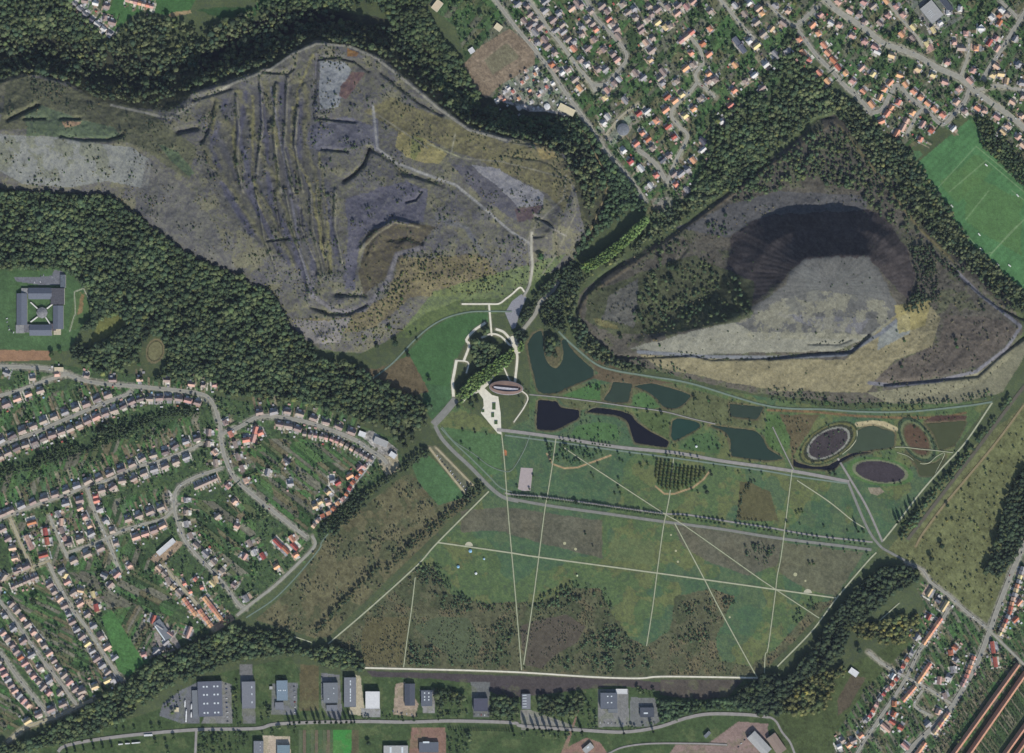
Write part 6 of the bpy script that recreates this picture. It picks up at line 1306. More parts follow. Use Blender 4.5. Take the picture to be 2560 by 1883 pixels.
wood('garden_trees', "loose trees between the warehouse lots", [('03', "1700,1440 1990,1450 2000,1700 1700,1700"), ('03', "1380,1240 1560,1100 1570,1240 1450,1330"), ('03', "2000,1040 2050,1040 2080,1440 2010,1440"), ('03', "2020,1460 2203,1460 2203,1530 2020,1650"), ('13', "0,1240 130,1240 130,1380 0,1380"), ('13', "0,1420 370,1400 370,1480 0,1500"), ('13', "1550,1080 1850,1230 1850,1370 1560,1360"), ('13', "2020,1250 2203,1230 2203,1370 2020,1370"), ('13', "900,1320 1400,1330 1400,1370 900,1370"), ('23', "0,1130 70,1130 70,1430 0,1430"), ('23', "620,1180 720,1180 730,1430 640,1430"), ('23', "1000,1400 1250,1380 1200,1440 1000,1450"), ('23', "50,1470 620,1490 600,1530 50,1510"), ('13', "1660,1480 1900,1480 1800,1652 1650,1652"), ('23', "1060,1080 1220,1080 1220,1170 1080,1160")], 8.5, (4, 10), 'mid', (1.8, 4.2), .6)
wood('scrub', "reeds and willow bushes around the ponds", [('22', "0,-10 700,0 1400,20 2203,140 2203,700 1900,640 1300,540 900,500 400,440 150,380"), ('32', "-20,200 1700,240 1650,560 1400,820 1280,760 700,640 500,720 100,680 -20,600"), ('21', "100,1250 700,1540 1500,1652 250,1652")], 8.5, (1.2, 4.5), 'teal', (1, 2.4), .32)
wood('scrub', "trees and bushes along the grey-green path of the cone", [('21', "560,1290 880,1380 1400,1480 1500,1560 1540,1620 1200,1560 760,1470 560,1400"), ('32', "0,30 260,40 700,140 1500,130 1900,60 1960,110 1500,180 1200,225 500,205 0,165")], 7.5, (2, 7), 'teal', (1.6, 3.6), .6)
wood('scrub', "bushes of the olive meadow beyond the canal", [('G', "1985,1225 2110,1050 2246,920 2246,1080 2220,1180 2190,1280 2160,1360 2060,1290")], 12, (1.5, 6), 'yel', (1.2, 3.2), .5)
wood('scrub', "hedges and small conifers in the narrow garden strips of the long terraces", [('33', "1400,1652 1490,1652 2080,850 1950,900"), ('33', "1740,1652 1960,1652 2203,1300 2203,1010")], 5.2, (1.5, 6), 'teal', (.9, 2.1), .55, warp=0, shape='cone')
wood('tree_belt', "trees on the verge of the shaded main street", [('33', "1900,700 2050,780 2000,840 1900,900 1700,1180 1560,1400 1480,1500 1460,1450 1700,1120 1840,900")], 7, (5, 10), 'mid', (1.8, 3.4), .6)
wood('scrub', "low trees rimming the bare half-oval bed", [('22', "1930,1150 1960,960 2040,830 2110,820 2050,880 1980,980 1960,1150"), ('22', "1940,1160 2203,1200 2203,1185 1960,1150")], 5, (2.5, 5), 'dark', (1.5, 2.6), .8, warp=0)
wood('garden_trees', "garden trees and shrubs of the north-eastern town", [('G', TOWN_NE)], 10.5, (4, 12), 'mid', (1.6, 4.8), .56); wood('garden_trees', "garden trees and shrubs of the western town", [('G', TOWN_W)], 9.5, (3, 11), 'mid', (1.5, 4.0), .8, n_mid2, .05); wood('garden_trees', "garden trees and shrubs of the south-eastern terraces", [('G', TOWN_SE)], 11, (3, 9), 'mid', (1.4, 3.6), .6)
wood('garden_shrubs', "small shrubs of the town gardens", [('G', TOWN_NE), ('G', TOWN_W), ('G', TOWN_SE)], 8.5, (1, 3), 'mix', (.7, 1.7), .4, shape='bush')
_pp = []
for t_, x_, dh_ in BUMPS:
    l_ = P(t_, x_); sg = np.hypot(*np.diff(l_, axis=0).T); cu = np.concatenate([[0], np.cumsum(sg)]); n_ = int(cu[-1] / 4.5); s_ = np.sort(vr.random(n_)) * cu[-1]
    _pp.append(np.column_stack([np.interp(s_, cu, l_[:, 0]) + vr.normal(0, 2.4, n_) - 2, np.interp(s_, cu, l_[:, 1]) + vr.normal(0, 2.0, n_) - 1]))
_pp = np.vstack(_pp); _i = np.clip(((_pp[:, 0] + 64) / CELL).astype(int), 0, NX - 1); _j = np.clip(((_pp[:, 1] + 64) / CELL).astype(int), 0, NY - 1); _pp = _pp[(n_mid2[_j, _i] > -.03) & (H[_j, _i] > 4)]
batch('scrub', "dark shrubs growing in lines along the banks of the spoil heaps", _pp, vr.uniform(.9, 2.3, len(_pp)), vr.uniform(1.5, 4.5, len(_pp)), 'dark')
# hedges between the plots
hb = MB()
for h in HOUSES:
    if h[0] in ('small',): continue
    half = {'semi': 11, 'est': 9.6, 'det': 9.6, 'terr': 4, 'long': 13.4}[h[0]]
    for sx in (-1, 1):
        if hr.random() < (.62 if h[0] != 'terr' else .3):
            y0, y1 = (5, hr.uniform(14, 30)) if hr.random() < .6 else (-hr.uniform(9, 20), -5)
            c, s = math.cos(h[4]), math.sin(h[4]); w = wx((h[2], h[3])); x = sx * half
            mid = (h[2] + (x * c - (y0 + y1) / 2 * s) / S, h[3] - (x * s + (y0 + y1) / 2 * c) / S)
            if occupied(mid[0], mid[1], 2) or near_road(np.array([mid]), None, 1)[0]: continue
            nseg = int((y1 - y0) / 2.2)
            for q in range(nseg):
                yy = y0 + (y1 - y0) * q / nseg; hb.box(x - hr.uniform(.4, .75), x + hr.uniform(.4, .75), yy, yy + 2.1, -.1, hr.uniform(1.2, 2.3), 0, h[4], w)
link('hedges', hb.mesh('hedges', [M('hedge_leaves', (60, 82, 48), scale=.8, amt=.4, vary=.2)]), kind='stuff', label="dark green hedges between the garden plots")

# ---------------------------------------------------------------- single trees
ONE = {}
BARK = noisy("bark", (.09, .07, .05), amt=.3, scale=2); LEAFS = {k: noisy("leaves_" + k, C(*c), scale=.9, amt=.4, vary=.18, rough=.9) for k, c in (('green', (68, 92, 54)), ('poplar', (52, 74, 46)), ('orchard', (84, 92, 50)), ('dark', (48, 64, 44)))}
def single(kind, k, leaf):
    key = (kind, k, leaf)
    if key not in ONE:
        shape = {'poplar_tree': 'tall', 'pine_tree': 'cone'}.get(kind, 'round'); V, F = crown(200 + k * 7, shape, 150, ICO3, .16)
        cr = rawmesh('crown', V, F, LEAFS[leaf])
        m = MB(); m.cyl(0, 0, .075, .045, -.05, .5, 7)
        for a in range(4): t = a * 1.6 + k; m.face([(.02 * math.cos(t + 1.5), .02 * math.sin(t + 1.5), .28), (-.02 * math.cos(t + 1.5), -.02 * math.sin(t + 1.5), .28), (.5 * math.cos(t), .5 * math.sin(t), .62)])
        ONE[key] = (cr, m.mesh('trunk', [BARK]))
    return ONE[key]
TREES = 0
def tree(kind, px, py, r, h, label, group, leaf='green', cat='tree'):
    global TREES
    if not (-5 < px < 2565 and -5 < py < 1888): return
    cr, tk = single(kind, TREES % 4, leaf); TREES += 1
    o = link(kind, None, label=label, cat=cat, group=group); w = wx((px, py)); o.location = (w[0], w[1], float(hgt(px, py))); o.rotation_euler = (0, 0, hr.uniform(0, 6.28)); o.scale = (r, r, h)
    link('crown', cr, o); link('trunk', tk, o)
def treerow(kind, tile, pts, n, r, h, desc, phrase, leaf='green', jit=.6, end='west', skip=0.0):
    p = P(tile, pts)
    if n: 
        cum = np.concatenate([[0], np.cumsum(np.hypot(*np.diff(p, axis=0).T))]); s = np.linspace(0, cum[-1], n); p = np.column_stack([np.interp(s, cum, p[:, 0]), np.interp(s, cum, p[:, 1])])
    i = 0
    for q in p:
        if hr.random() < skip: continue
        i += 1; k = hr.uniform(.8, 1.2)
        tree(kind, q[0] + hr.uniform(-jit, jit), q[1] + hr.uniform(-jit, jit), r * k, h * k, f"{desc}, {ordinal(i)} from the {end} {phrase}", "trees " + phrase, leaf)
T_ = treerow
T_('poplar_tree', '13', "295,1400 330,1385 375,1380 440,1385 510,1380 550,1380 600,1378 650,1385 690,1382 735,1385 780,1382 825,1385 850,1382", 0, 3.1, 23, "tall poplar", "in the line shading the service road", 'poplar')
T_('poplar_tree', '23', "20,1490 130,1445 190,1440 235,1440 290,1450 340,1448 400,1455 460,1455 520,1460 600,1462", 0, 3.1, 25, "tall dark poplar", "in the row by the ribbed hall", 'poplar')
T_('poplar_tree', '23', "960,1475 1215,1465", 0, 3, 26, "very tall lone poplar", "across the road from the slate halls", 'poplar')
T_('poplar_tree', '32', "1110,1190 1145,1200 1180,1180 1215,1130 1240,1080 1290,1090 1320,1060", 0, 3.0, 22, "slender tall poplar", "in the clump by the perimeter path's canal end", 'poplar')
T_('poplar_tree', '32', "770,1270", 0, 3.4, 30, "solitary giant poplar", "beside the short pale diagonal path", 'poplar')
T_('pine_tree', '13', "1660,1448 2203,1462", 26, 1.9, 9, "clipped dark conifer", "in the dense hedge south of the service road", 'dark', .2)
T_('poplar_tree', '03', "580,1645 650,1630 725,1620 810,1605 890,1600 965,1590", 0, 2.6, 13, "oval roadside tree", "in the row beside the parked lorries", 'poplar', .4)
T_('broadleaf_tree', '03', "1010,1460 1070,1455 1160,1440 1310,1430 1385,1430 710,1540 790,1535", 0, 3.4, 9, "round tree", "in the line above the lorry road")
T_('broadleaf_tree', '03', "1345,1560 1430,1560 1500,1520 1730,1490 1760,1540 1850,1500 1840,1560 2020,1480 1450,1640 1990,1620", 0, 4.0, 11, "broad dark tree", "in the loose group south of the largest warehouse")
T_('broadleaf_tree', '22', "0,965 300,992 800,1062 1300,1132", 60, 2.5, 8.5, "small roadside tree", "in the park road's northern line, western half", 'poplar', .7, skip=.08)
T_('broadleaf_tree', '22', "1400,1148 1900,1212 2203,1258", 22, 3.0, 9, "roadside tree", "in the park road's northern line, eastern half", 'poplar', .8, skip=.1)
T_('broadleaf_tree', '32', "30,1270 400,1325 880,1385", 20, 2.4, 7, "roadside tree", "in the northern line before the south-east gate", 'poplar', .8, skip=.15)
T_('broadleaf_tree', '32', "250,1385 350,1400 455,1412 555,1425 655,1440 765,1455 855,1470", 0, 2.4, 7, "evenly spaced tree", "in the southern line along the park road")
T_('broadleaf_tree', '22', "415,478 445,482 500,488 545,494 592,500 690,512 712,515 752,520 782,523 812,527 842,530", 0, 2.2, 8, "slim promenade tree", "in the first promenade row", 'poplar')
T_('broadleaf_tree', '22', "1335,608 1362,610 1412,618 1450,622 1482,627 1545,635 1605,645", 0, 2.2, 8, "slim promenade tree", "in the second promenade row", 'poplar')
T_('broadleaf_tree', '22', "915,605 1020,615 1122,628 1222,640 1330,620 1740,712 1842,735 1950,765 2050,765 2150,775", 0, 2.3, 6, "young tree", "in the spaced line under the promenade")
T_('broadleaf_tree', '22', "300,520 320,590 330,660", 0, 3, 9, "dark tree", "on the western rim of the half-moon grove", 'dark')
p = grid_pts(P('22', "300,520 400,510 780,570 810,605 650,660 560,700 400,690 320,640"), 9.5, 0); p = p[np.argsort(p[:, 0])][:60]
for i, q in enumerate(p): tree('broadleaf_tree', q[0], q[1], hr.uniform(1.8, 3), hr.uniform(5, 9), f"bushy tree, {ordinal(i+1)} from the west within the half-moon grove", "trees in the half-moon grove", 'green')
og = P('22', "1250,665 1400,690 1690,745 1640,810 1540,885 1400,925 1290,915 1235,850"); i = 0
for cx_ in np.arange(1255, 1700, 34):
    j = 0
    for cy_ in np.arange(670, 930, 27):
        q = P('22', f"{cx_+ (cy_-670)*-.12},{cy_ + (cx_-1250)*.12}")[0]
        if inpoly(og, np.array([[q[0]]]), np.array([[q[1]]]))[0, 0]: j += 1; tree('orchard_tree', q[0] + hr.uniform(-.4, .4), q[1] + hr.uniform(-.4, .4), hr.uniform(2.5, 3.2), hr.uniform(5.5, 7.5), f"gridded orchard tree, {ordinal(j)} from the north in line {i+1} from the west", "trees of the orchard grove", 'orchard')
    i += 1
LONE = [('22', 1110, 705, 3.5, "round tree on the lawn west of the orchard grove"), ('22', 1168, 690, 3, "narrow tree on the lawn nearest the orchard grove"), ('22', 1675, 925, 5, "big dark tree on the lawn east of the orchard grove"), ('22', 1548, 912, 2.8, "small tree under the orchard's sandy rim"), ('22', 1600, 930, 2.2, "tiny tree between the orchard and the big dark tree"),
    ('22', 1715, 775, 3.6, "dark tree at the orchard's east tip"), ('22', 545, 1010, 4, "larger dark tree standing out in the park road line"), ('22', 740, 690, 2.4, "tree by the half-moon grove's sandy rim"), ('22', 918, 815, 2.8, "tree beside the middle of the diagonal path"), ('22', 915, 890, 3, "upper tree of the ring south of the diagonal path"), ('22', 885, 945, 2.4, "western tree of the ring south of the diagonal path"), ('22', 935, 945, 2.4, "eastern tree of the ring south of the diagonal path"),
    ('22', 930, 655, 2.6, "western tree of the ring under the promenade"), ('22', 955, 668, 2.2, "eastern tree of the ring under the promenade"), ('22', 685, 775, 2.4, "tree of the ring between grove and diagonal path"), ('22', 700, 800, 2.0, "second tree of the ring between grove and diagonal path"), ('22', 183, 790, 2.6, "tree at the sports court's east side"), ('22', 150, 900, 2.4, "tree at the sports court's south-east corner"), ('22', 45, 880, 2.6, "tree at the sports court's south-west corner"),
    ('22', 630, 1285, 2.6, "dark tree on the brown heath patch"), ('22', 695, 1390, 2, "small dark tree south on the brown heath patch"), ('22', 745, 450, 2.4, "tree on the crescent lawn by the navy channel"), ('22', 880, 465, 2.8, "tree at the east end of the crescent lawn"), ('22', 1165, 235, 3, "dark tree beside the causeway"), ('22', 1285, 250, 3.6, "larger dark tree beside the causeway"), ('22', 1245, 280, 2.8, "tree south of the causeway by the channel"), ('22', 1570, 120, 4.2, "dark tree at the green pond's east bank"), ('22', 1690, 140, 3, "round tree under the grey-green path"),
    ('22', 740, 40, 4, "dark tree on the lawn between two ponds"), ('22', 675, 20, 3.2, "dark tree at the north end of that pond lawn"), ('22', 1700, 560, 2.6, "tree on the knoll beside the wide green pond"), ('22', 1770, 550, 3.2, "dark tree east on the knoll"), ('22', 1570, 500, 3, "tree west on the knoll"),
    ('32', 160, 1185, 2.6, "tree by the thin path north of the park road"), ('32', 245, 1110, 2.8, "western tree of the trio on the east lawn"), ('32', 270, 1095, 2.6, "middle tree of the trio on the east lawn"), ('32', 295, 1095, 2.8, "eastern tree of the trio on the east lawn"), ('32', 275, 1205, 2, "small tree under the trio on the east lawn"), ('32', 480, 1225, 2.6, "tree on the lawn west of the giant poplar"), ('32', 820, 1270, 3.4, "round tree beside the giant poplar"), ('32', 685, 1265, 2.2, "small tree just west of the giant poplar"),
    ('32', 1085, 850, 2.6, "first dark tree on the dark oval basin's south rim"), ('32', 1140, 850, 2.6, "second dark tree on the dark oval basin's south rim"), ('32', 500, 160, 5.5, "big round tree above the grey-green path"), ('32', 675, 185, 3.6, "round tree east of the big one above the path"), ('32', 355, 1540, 3, "western twin tree on the brown heath by the gate"), ('32', 390, 1545, 3, "eastern twin tree on the brown heath by the gate"), ('32', 1540, 1040, 4, "dark tree on the sandy track"), ('32', 1490, 1390, 6, "large dark tree in the olive meadow"), ('32', 1400, 1500, 6, "large dark tree nearest the lane from the gate"), ('32', 530, 765, 3.6, "dark trees' first crown at the promenade end"), ('32', 575, 775, 3.6, "dark trees' second crown at the promenade end"),
    ('11', 1385, 1270, 2.8, "lone tree on the western arc path"), ('11', 1310, 1400, 5, "dark tree where the western arc path leaves the scrub"), ('11', 1335, 1225, 3, "tree just above the western arc path"), ('11', 1380, 1190, 2.2, "small tree north of the western arc path"), ('11', 1200, 1300, 7, "large dark tree at the heap's southern foot"), ('11', 1040, 1320, 5.5, "round dark tree west of the large one at the foot"), ('11', 1975, 755, 5, "dark round tree above the timber stairs"), ('11', 1260, 920, 4, "green tree on the heap's grassy southern slope"), ('11', 1150, 1160, 4.6, "tree amid the bushes of the heap's southern slope"), ('11', 1490, 1610, 4.5, "dark tree at the oval earth mound's south end"),
    ('12', 1230, 130, 5.5, "western one of two big dark trees on the meadow"), ('12', 1330, 105, 6, "eastern one of two big dark trees on the meadow"), ('12', 1770, 510, 2.8, "tree on the lawn east of the park road fork"), ('12', 1845, 570, 2.4, "tree by the pebble garden arc"), ('12', 1920, 655, 2.4, "tree inside the pebble garden arc"), ('12', 1780, 400, 2.6, "tree near the park road fork"), ('12', 1885, 410, 3, "dark tree west of the plaza tip"), ('12', 1985, 430, 2.4, "small tree nearest the plaza tip"), ('12', 1850, 160, 6, "dark tree west of the plaza"), ('12', 1900, 140, 5, "dark tree touching the plaza edge"), ('12', 1870, 205, 3.4, "yellow-green tree by the plaza"), ('12', 1740, 190, 5, "dark tree beside the asphalt drive"),
    ('21', 245, 560, 8, "large round teal-green tree above the canal"), ('21', 930, 1245, 5, "dark tree at the foot of the yellow tail of the cone"), ('21', 1265, 1320, 2.8, "lone bush-tree on the pale tail slope"), ('21', 780, 1350, 7, "large dark tree above the grey-green path"), ('21', 415, 1140, 6.5, "dark tree at the canal's east bank"), ('21', 1090, 1050, 6, "dark oval tree on the heath"), ('21', 1195, 1040, 5, "dark oval tree east on the heath"), ('21', 1365, 760, 6, "tall dark tree in the western thicket"), ('21', 1410, 660, 6, "tall dark tree at the thicket's north end"), ('21', 1830, 200, 4.6, "dark tree by the grey scree north of the cone"),
    ('31', 390, 1215, 2.2, "lone shrub on the tan slope of the cone"), ('31', 510, 810, 1.5, "western shrub on the pale face of the cone"), ('31', 637, 802, 1.5, "middle shrub on the pale face of the cone"), ('31', 765, 795, 1.3, "eastern shrub on the pale face of the cone"), ('31', 1088, 1198, 1.8, "shrub under the yellow slope"), ('31', 1600, 1270, 4.2, "dark tree on the eastern heath plateau"), ('31', 1612, 1330, 4, "green tree on the eastern heath plateau"), ('31', 1155, 1280, 3.2, "shrub west on the eastern heath plateau"), ('31', 1135, 1500, 4, "dark shrub above the lower road"), ('31', 1840, 1010, 4.2, "dark tree by the upper edge road"), ('31', 318, 1558, 1.8, "lone shrub low on the tan slope"),
    ('30', 1820, 720, 7.5, "western tree of the round junction green"), ('30', 1880, 745, 7.5, "eastern tree of the round junction green"), ('30', 1000, 310, 6, "big avenue tree west of the crossing"), ('30', 1060, 335, 6, "big avenue tree under the crossing"), ('30', 1230, 400, 6.5, "big round avenue tree"), ('30', 1290, 420, 6, "big round avenue tree, the easternmost"), ('30', 640, 400, 5.5, "dark garden tree behind the orange houses"), ('20', 1620, 80, 8, "largest dark tree by the bright street's plaza"), ('01', 450, 1400, 6, "western tree below the school lawn"), ('01', 520, 1370, 5, "eastern tree below the school lawn"), ('01', 1200, 1480, 4.5, "tree beside the tan clearing"), ('01', 1220, 1600, 5, "dark tree on the fringe by the clearing"),
    ('02', 340, 625, 6, "dark tree in the hedge behind the shadowed street"), ('02', 500, 530, 6, "dark tree at the middle of that garden hedge"), ('02', 900, 400, 6.5, "dark tree at the hedge's southward bulge"), ('02', 1960, 1290, 4.5, "dark tree on the winding street's lawn"), ('02', 800, 905, 4.5, "dark tree at the top of the duplex street"), ('00', 278, 1385, 2.4, "largest shrub on the pale western slope"), ('00', 570, 1490, 1.8, "second shrub on the pale western slope"), ('00', 860, 1560, 2, "shrub at the foot of the pale western slope"),
    ('03', 290, 330, 6, "dark conifer-like tree west of the bright lane"), ('03', 985, 410, 4.5, "dark tree at the north end of the bright strip lawn"), ('03', 1180, 930, 4, "dark tree at the south end of the bright strip lawn"), ('13', 970, 1560, 5, "long dark tree beside the striped field"), ('33', 780, 760, 6, "large dark tree in the southern meadow"), ('33', 950, 560, 5.5, "dark tree near the small southern path"), ('33', 1385, 780, 3.6, "blue-green tree by the middle street"), ('33', 1740, 760, 4.5, "dark tree behind the upper terrace")]
for t_, x, y, r, lab in LONE:
    q = P(t_, f"{x},{y}")[0]; tree('broadleaf_tree', q[0], q[1] + 1, r, max(3, r * 2.1), lab, "lone trees", 'dark' if 'dark' in lab else 'green')

# ---------------------------------------------------------------- cars, lorries, goals, shelters
CARC = {'white': (228, 228, 228), 'silver': (165, 168, 172), 'dark grey': (70, 72, 78), 'red': (150, 40, 36), 'blue': (50, 70, 120), 'black': (35, 36, 40)}
RUB = noisy("tyre_rubber", (.02, .02, .02), amt=.1)
def car_mesh(col):
    m = MB(); prof = [(-2.1, .35), (2.1, .35), (2.15, .75), (1.2, .92), (.6, 1.42), (-1.2, 1.45), (-1.9, .95), (-2.15, .85)]; 
    for s in (-1, 1): m.face([(x, s * (.85 if z < 1 else .68), z) for x, z in (prof if s < 0 else prof[::-1])], 0)
    n = len(prof)
    for i in range(n):
        (x0, z0), (x1, z1) = prof[i], prof[(i + 1) % n]; y0 = .85 if z0 < 1 else .68; y1 = .85 if z1 < 1 else .68
        m.face([(x0, -y0, z0), (x0, y0, z0), (x1, y1, z1), (x1, -y1, z1)], 1 if i in (3, 5) else 0)
    for x in (-1.3, 1.35):
        for s in (-1, 1): m.box(x - .32, x + .32, s * .86 - .1, s * .86 + .1, 0, .62, 2)
    return m.mesh('car', [noisy('car_paint_' + col.replace(' ', '_'), C(*CARC[col]), amt=.03, rough=.3, spec=.5), GLASS, RUB])
CARM = {k: car_mesh(k) for k in CARC}; carlab = {}
for ln, r in ROADLINES:
    if not r[5] or r[0] != 'road': continue
    L_ = np.hypot(*np.diff(ln, axis=0).T).sum(); nn = offsets(ln); cnt_ = 0
    vert = abs(ln[0][1] - ln[-1][1]) > abs(ln[0][0] - ln[-1][0]); endn = ('north' if ln[0][1] < ln[-1][1] else 'south') if vert else ('west' if ln[0][0] < ln[-1][0] else 'east')
    for i in range(3, len(ln) - 3, 3):
        if hr.random() < .3 and cnt_ < 14 and len(carlab) < 230:
            s = hr.choice([-1, 1]); q = ln[i] + nn[i] * s * (r[3] / 2 - 2.4 if r[3] > 5 else 0)
            if not (2 < q[0] < 2556 and 2 < q[1] < 1880) or near_road(np.array([q]), r, 1)[0] or hgt(*q) > 2: continue
            c = hr.choices(list(CARC), [6, 5, 4, 1, 2, 3])[0]; cnt_ += 1; t = ln[i + 1] - ln[i]; w = wx(q)
            lb = f"{c} car, {ordinal(cnt_)} from {endn}, parked on the {r[1]}"
            if len(lb.replace('-', ' ').split()) > 15: lb = lb.replace(', parked on the', ', on the').replace('dark grey', 'grey')
            o = link('parked_car', CARM[c], label=lb, cat='car', group='cars parked in the streets'); carlab[o.name] = 1
            o.location = (w[0], w[1], float(hgt(*q)) + .06 + .012 * 90); o.location.z = .06 + .012 * [k for k, (l_, r_) in enumerate(ROADLINES) if r_ is r][0] + .02; o.rotation_euler = (0, 0, math.atan2(-t[1], t[0]) + (math.pi if s > 0 else 0))
for k, (x, y) in enumerate([(-30 + 0, 0)] if False else [(60, 1090), (62, 1120), (75, 1160), (80, 1185), (98, 1200), (118, 1210), (350, 725), (375, 718), (298, 780), (348, 775), (448, 730)]):
    c = ['white', 'silver', 'dark grey', 'white', 'black', 'white', 'dark grey', 'silver', 'white', 'white', 'silver'][k]
    o = link('parked_car', CARM[c], label=f"{c} car, {ordinal(k+1)} of those parked round the slate school", cat='car', group='cars parked by the school'); place(o, '01', x, y, 20 + 10 * k, .03)
LOTCARS = (('12', 1560, 620, 1850, 960, 14, "the long car park by the park road", 52), ('03', 1945, 1060, 1960, 1380, 9, "the lot east of the largest warehouse", 0), ('13', 330, 1080, 338, 1300, 6, "the lot of the stepped workshop", 0), ('13', 1180, 1290, 1380, 1330, 6, "the rust-coloured forecourt", 90),
           ('13', 1880, 1320, 2000, 1325, 5, "the lot of the dark blue-grey hall", 90), ('23', 760, 1390, 990, 1400, 8, "the forecourt of the four-light slate hall", 90), ('23', 1950, 1600, 2050, 1480, 5, "the bottom corner yard", 30), ('30', 1270, 120, 1370, 235, 7, "the factory's sloping car park", 130), ('02', 1300, 1500, 1420, 1440, 4, "the tan building yard", 40), ('13', 570, 1000, 575, 1200, 5, "the lot of the grey block warehouse", 0))
for t_, x0, y0, x1, y1, n_, ph_, an_ in LOTCARS:
    for k in range(n_):
        c = hr.choices(list(CARC), [6, 5, 4, 1, 2, 3])[0]; s = k / max(1, n_ - 1); o = link('parked_car', CARM[c], label=f"{c} car, {ordinal(k+1)} in line on {ph_}", cat='car', group='cars parked on the lots'); q = place(o, t_, x0 + (x1 - x0) * s + hr.uniform(-3, 3), y0 + (y1 - y0) * s, an_ + hr.uniform(-6, 6), .08); occupy(q[0], q[1], 1.5)
def lorry(label, tile, x, y, L_, ang, col=(224, 224, 224)):
    r = link('lorry', None, label=label, cat='lorry', group='lorries and trailers of the depots'); place(r, tile, x, y, ang, .1); LM = M('lorry_body_%d' % col[0], col, rough=.5)
    m = MB(); m.box(-L_ / 2, L_ / 2 - 2.6, -1.3, 1.3, 1.1, 3.9, 0, bottom=True); link('trailer', m.mesh('trailer', [LM]), r)
    m = MB(); m.box(L_ / 2 - 2.3, L_ / 2, -1.2, 1.2, .6, 2.9, 0, bottom=True); m.face([(L_ / 2 + .01, -1, 1.7), (L_ / 2 + .01, 1, 1.7), (L_ / 2 + .01, 1, 2.7), (L_ / 2 + .01, -1, 2.7)], 1); link('cab', m.mesh('cab', [LM, GLASS]), r)
    for wx_ in (-L_ / 2 + 1.5, -L_ / 2 + 2.8, L_ / 2 - 1.2):
        m = MB(); m.box(-.5, .5, -1.25, 1.25, 0, 1.0); k = link('wheel', m.mesh('wheel', [RUB]), r); k.location = (wx_, 0, 0)
lorry("long white trailer lorry, northern of two west of the largest warehouse", '03', 1594, 1225, 16, 88); lorry("long white trailer lorry, southern of two west of the largest warehouse", '03', 1604, 1330, 28, 88)
lorry("white lorry, middle of three parked on the depot road", '03', 1100, 1568, 11, 3); lorry("white lorry, eastern and longest of three parked on the depot road", '03', 1172, 1562, 19, 5); lorry("white lorry, western of three parked on the depot road", '03', 1040, 1574, 10, 4)
lorry("white lorry by the annex wall of the largest warehouse, upper one", '03', 1650, 1250, 12, 90); lorry("white lorry by the annex wall of the largest warehouse, lower one", '03', 1648, 1320, 12, 90)
B_('shelter', "white flat bus shelter roof by the lorry road", 'shelter', '03', 1278, 1497, 72, 14, 3, 3.2, 'white')
SHB = [('03', 1522, 1278, 34, 36, 'cream', "small cream hut west of the lorry yard"), ('13', 130, 1090, 24, 24, 'pale', "round-edged grey hut beside the stepped workshop")]
for t_, x, y, a, b, c, l in SHB: B_('hut', l, 'hut', t_, x, y, a, b, 0, 3, c)
def goal(tile, x, y, ang, lab):
    m = MB(); w_ = 3.66
    for s in (-1, 1): m.box(s * w_ - .08, s * w_ + .08, -.08, .08, 0, 2.44); m.box(s * w_ - .05, s * w_ + .05, -2, -1.9, 0, 1.2)
    m.box(-w_ - .08, w_ + .08, -.081, .081, 2.441, 2.6)
    r = link('football_goal', None, label=lab, cat='goal', group='goals on the football fields'); place(r, tile, x, y, ang)
    link('frame', m.mesh('frame', [PAINT]), r); n = MB(); n.face([(-w_, 0, 2.4), (w_, 0, 2.4), (w_, -1.9, 1.2), (-w_, -1.9, 1.2)]); n.face([(-w_, -1.95, 1.2), (w_, -1.95, 1.2), (w_, -1.95, 0), (-w_, -1.95, 0)]); link('net', n.mesh('net', [M('white_net', (200, 205, 200))]), r)
for g in (('31', 1585, 120, -50, "white goal nearest the young wood on the cone side"), ('31', 1820, 365, -50, "white goal beside the dark point of trees"), ('31', 1835, 490, -40, "white goal in the middle of the western touchline"), ('31', 1980, 622, -40, "western one of two adjacent southern goals"), ('31', 2080, 632, -40, "eastern one of two adjacent southern goals"), ('30', 1880, 1420, -40, "goal at the northern tip of the football fields"), ('31', 2150, 30, -50, "goal furthest east on the football fields")): goal(*g)
# play equipment and pale sand pits on the great lawn
def canopy(tile, x, y, r_, lab, col):
    o = link('canopy', None, label=lab, cat='canopy', group='small canopies on the great lawn'); place(o, tile, x, y)
    m = MB(); m.cyl(0, 0, r_, .3, 2.4, 3.6, 6); link('awning', m.mesh('awning', [M('canopy_%d' % col[0], col)]), o)
    for k in range(4): a = k * 1.57 + .78; m = MB(); m.cyl(r_ * .75 * math.cos(a), r_ * .75 * math.sin(a), .08, .08, 0, 2.6, 5); link('pole', m.mesh('pole', [STEEL]), o)
canopy('12', 1845, 1438, 4.2, "pale blue canopy just south of the half-round terrace", (140, 185, 215)); canopy('12', 1963, 1505, 2.6, "small blue-white canopy east of the others", (170, 200, 220)); canopy('12', 1740, 1573, 3.6, "pale blue canopy nearest the scrub edge", (140, 185, 210)); canopy('12', 1893, 1630, 3.2, "white canopy south-east of the blue ones", (225, 228, 230))
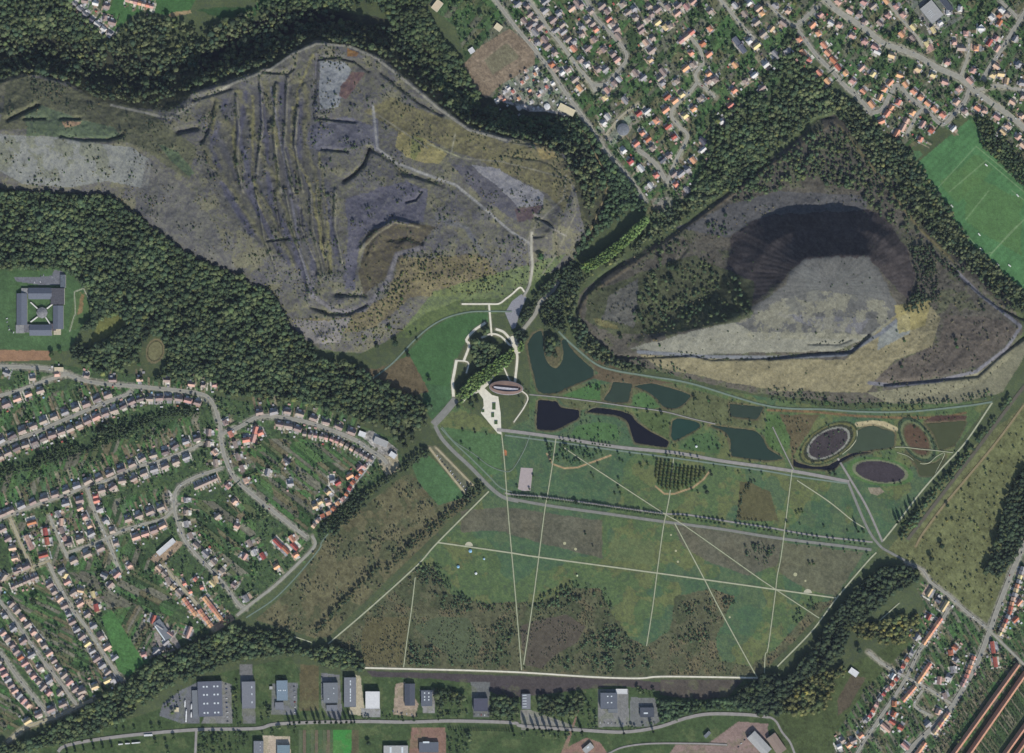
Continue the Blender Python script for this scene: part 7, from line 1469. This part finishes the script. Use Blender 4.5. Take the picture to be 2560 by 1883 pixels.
canopy('22', 1586, 538, 2.8, "white canopy on the knoll between ponds", (228, 232, 232)); canopy('23', 560, 122, 2.6, "cream canopy by the thicket tip", (190, 200, 160))
def disc(nm, tile, x, y, rx, ry, z, mt, lab, half=False):
    t = np.linspace(0, math.pi if half else 2 * math.pi, 20, endpoint=half); q = P(tile, f"{x},{y}")[0]; pts = np.column_stack([q[0] + rx / 3.4422 * np.cos(t), q[1] - ry / 3.4422 * np.sin(t)]); sheet(nm, lab, None, pts, z, mt)
disc('terrace', '12', 1832, 1395, 34, 36, .08, M('pale_gravel_terrace', (188, 184, 160), amt=.1), "half-round gravel terrace at the west end of the long path", True); disc('terrace', '33', 342, 275, 36, 34, .08, MS['pale_gravel_terrace'], "half-round gravel terrace at the east end of the long path", True)
for k, (t_, x, y, r_) in enumerate((('22', 453, 1372, 13), ('22', 547, 1422, 12), ('22', 1410, 1437, 10), ('22', 1428, 1530, 10), ('22', 1368, 1300, 8), ('23', 1873, 483, 9), ('33', 235, 115, 16), ('33', 322, 170, 9))): disc('sand_pit', t_, x, y, r_, r_, .06, M('pit_sand', (178, 176, 140), amt=.1), "small round sandy spot on the great lawn")
print("single trees", TREES, "cars", len(carlab), "objects", len(bpy.data.objects))

# ---------------------------------------------------------------- the air
hz = MB(); hz.box(-21000, 21000, -21000, 21000, -3, CAM_H + 200, 0, bottom=True)
hm = bpy.data.materials.new('haze_air'); hm.use_nodes = True; ht = hm.node_tree; ht.nodes.remove(ht.nodes["Principled BSDF"])
pv = ht.nodes.new("ShaderNodeVolumePrincipled"); pv.inputs["Color"].default_value = (.55, .62, .9, 1); pv.inputs["Density"].default_value = 5e-6
ht.links.new(pv.outputs[0], ht.nodes["Material Output"].inputs["Volume"])
link('haze', hz.mesh('haze', [hm]), kind='stuff', label="thin blue summer haze over the whole valley")
import collections
_l = [o.get("label", "") for o in bpy.data.objects if o.get("category")]
print("LONG", sum(len(x.replace(',', '').split()) > 16 for x in _l), [x for x in _l if len(x.replace(',', '').split()) > 16][:12]); print("DUP", [x for x, c in collections.Counter(_l).items() if c > 1][:12])
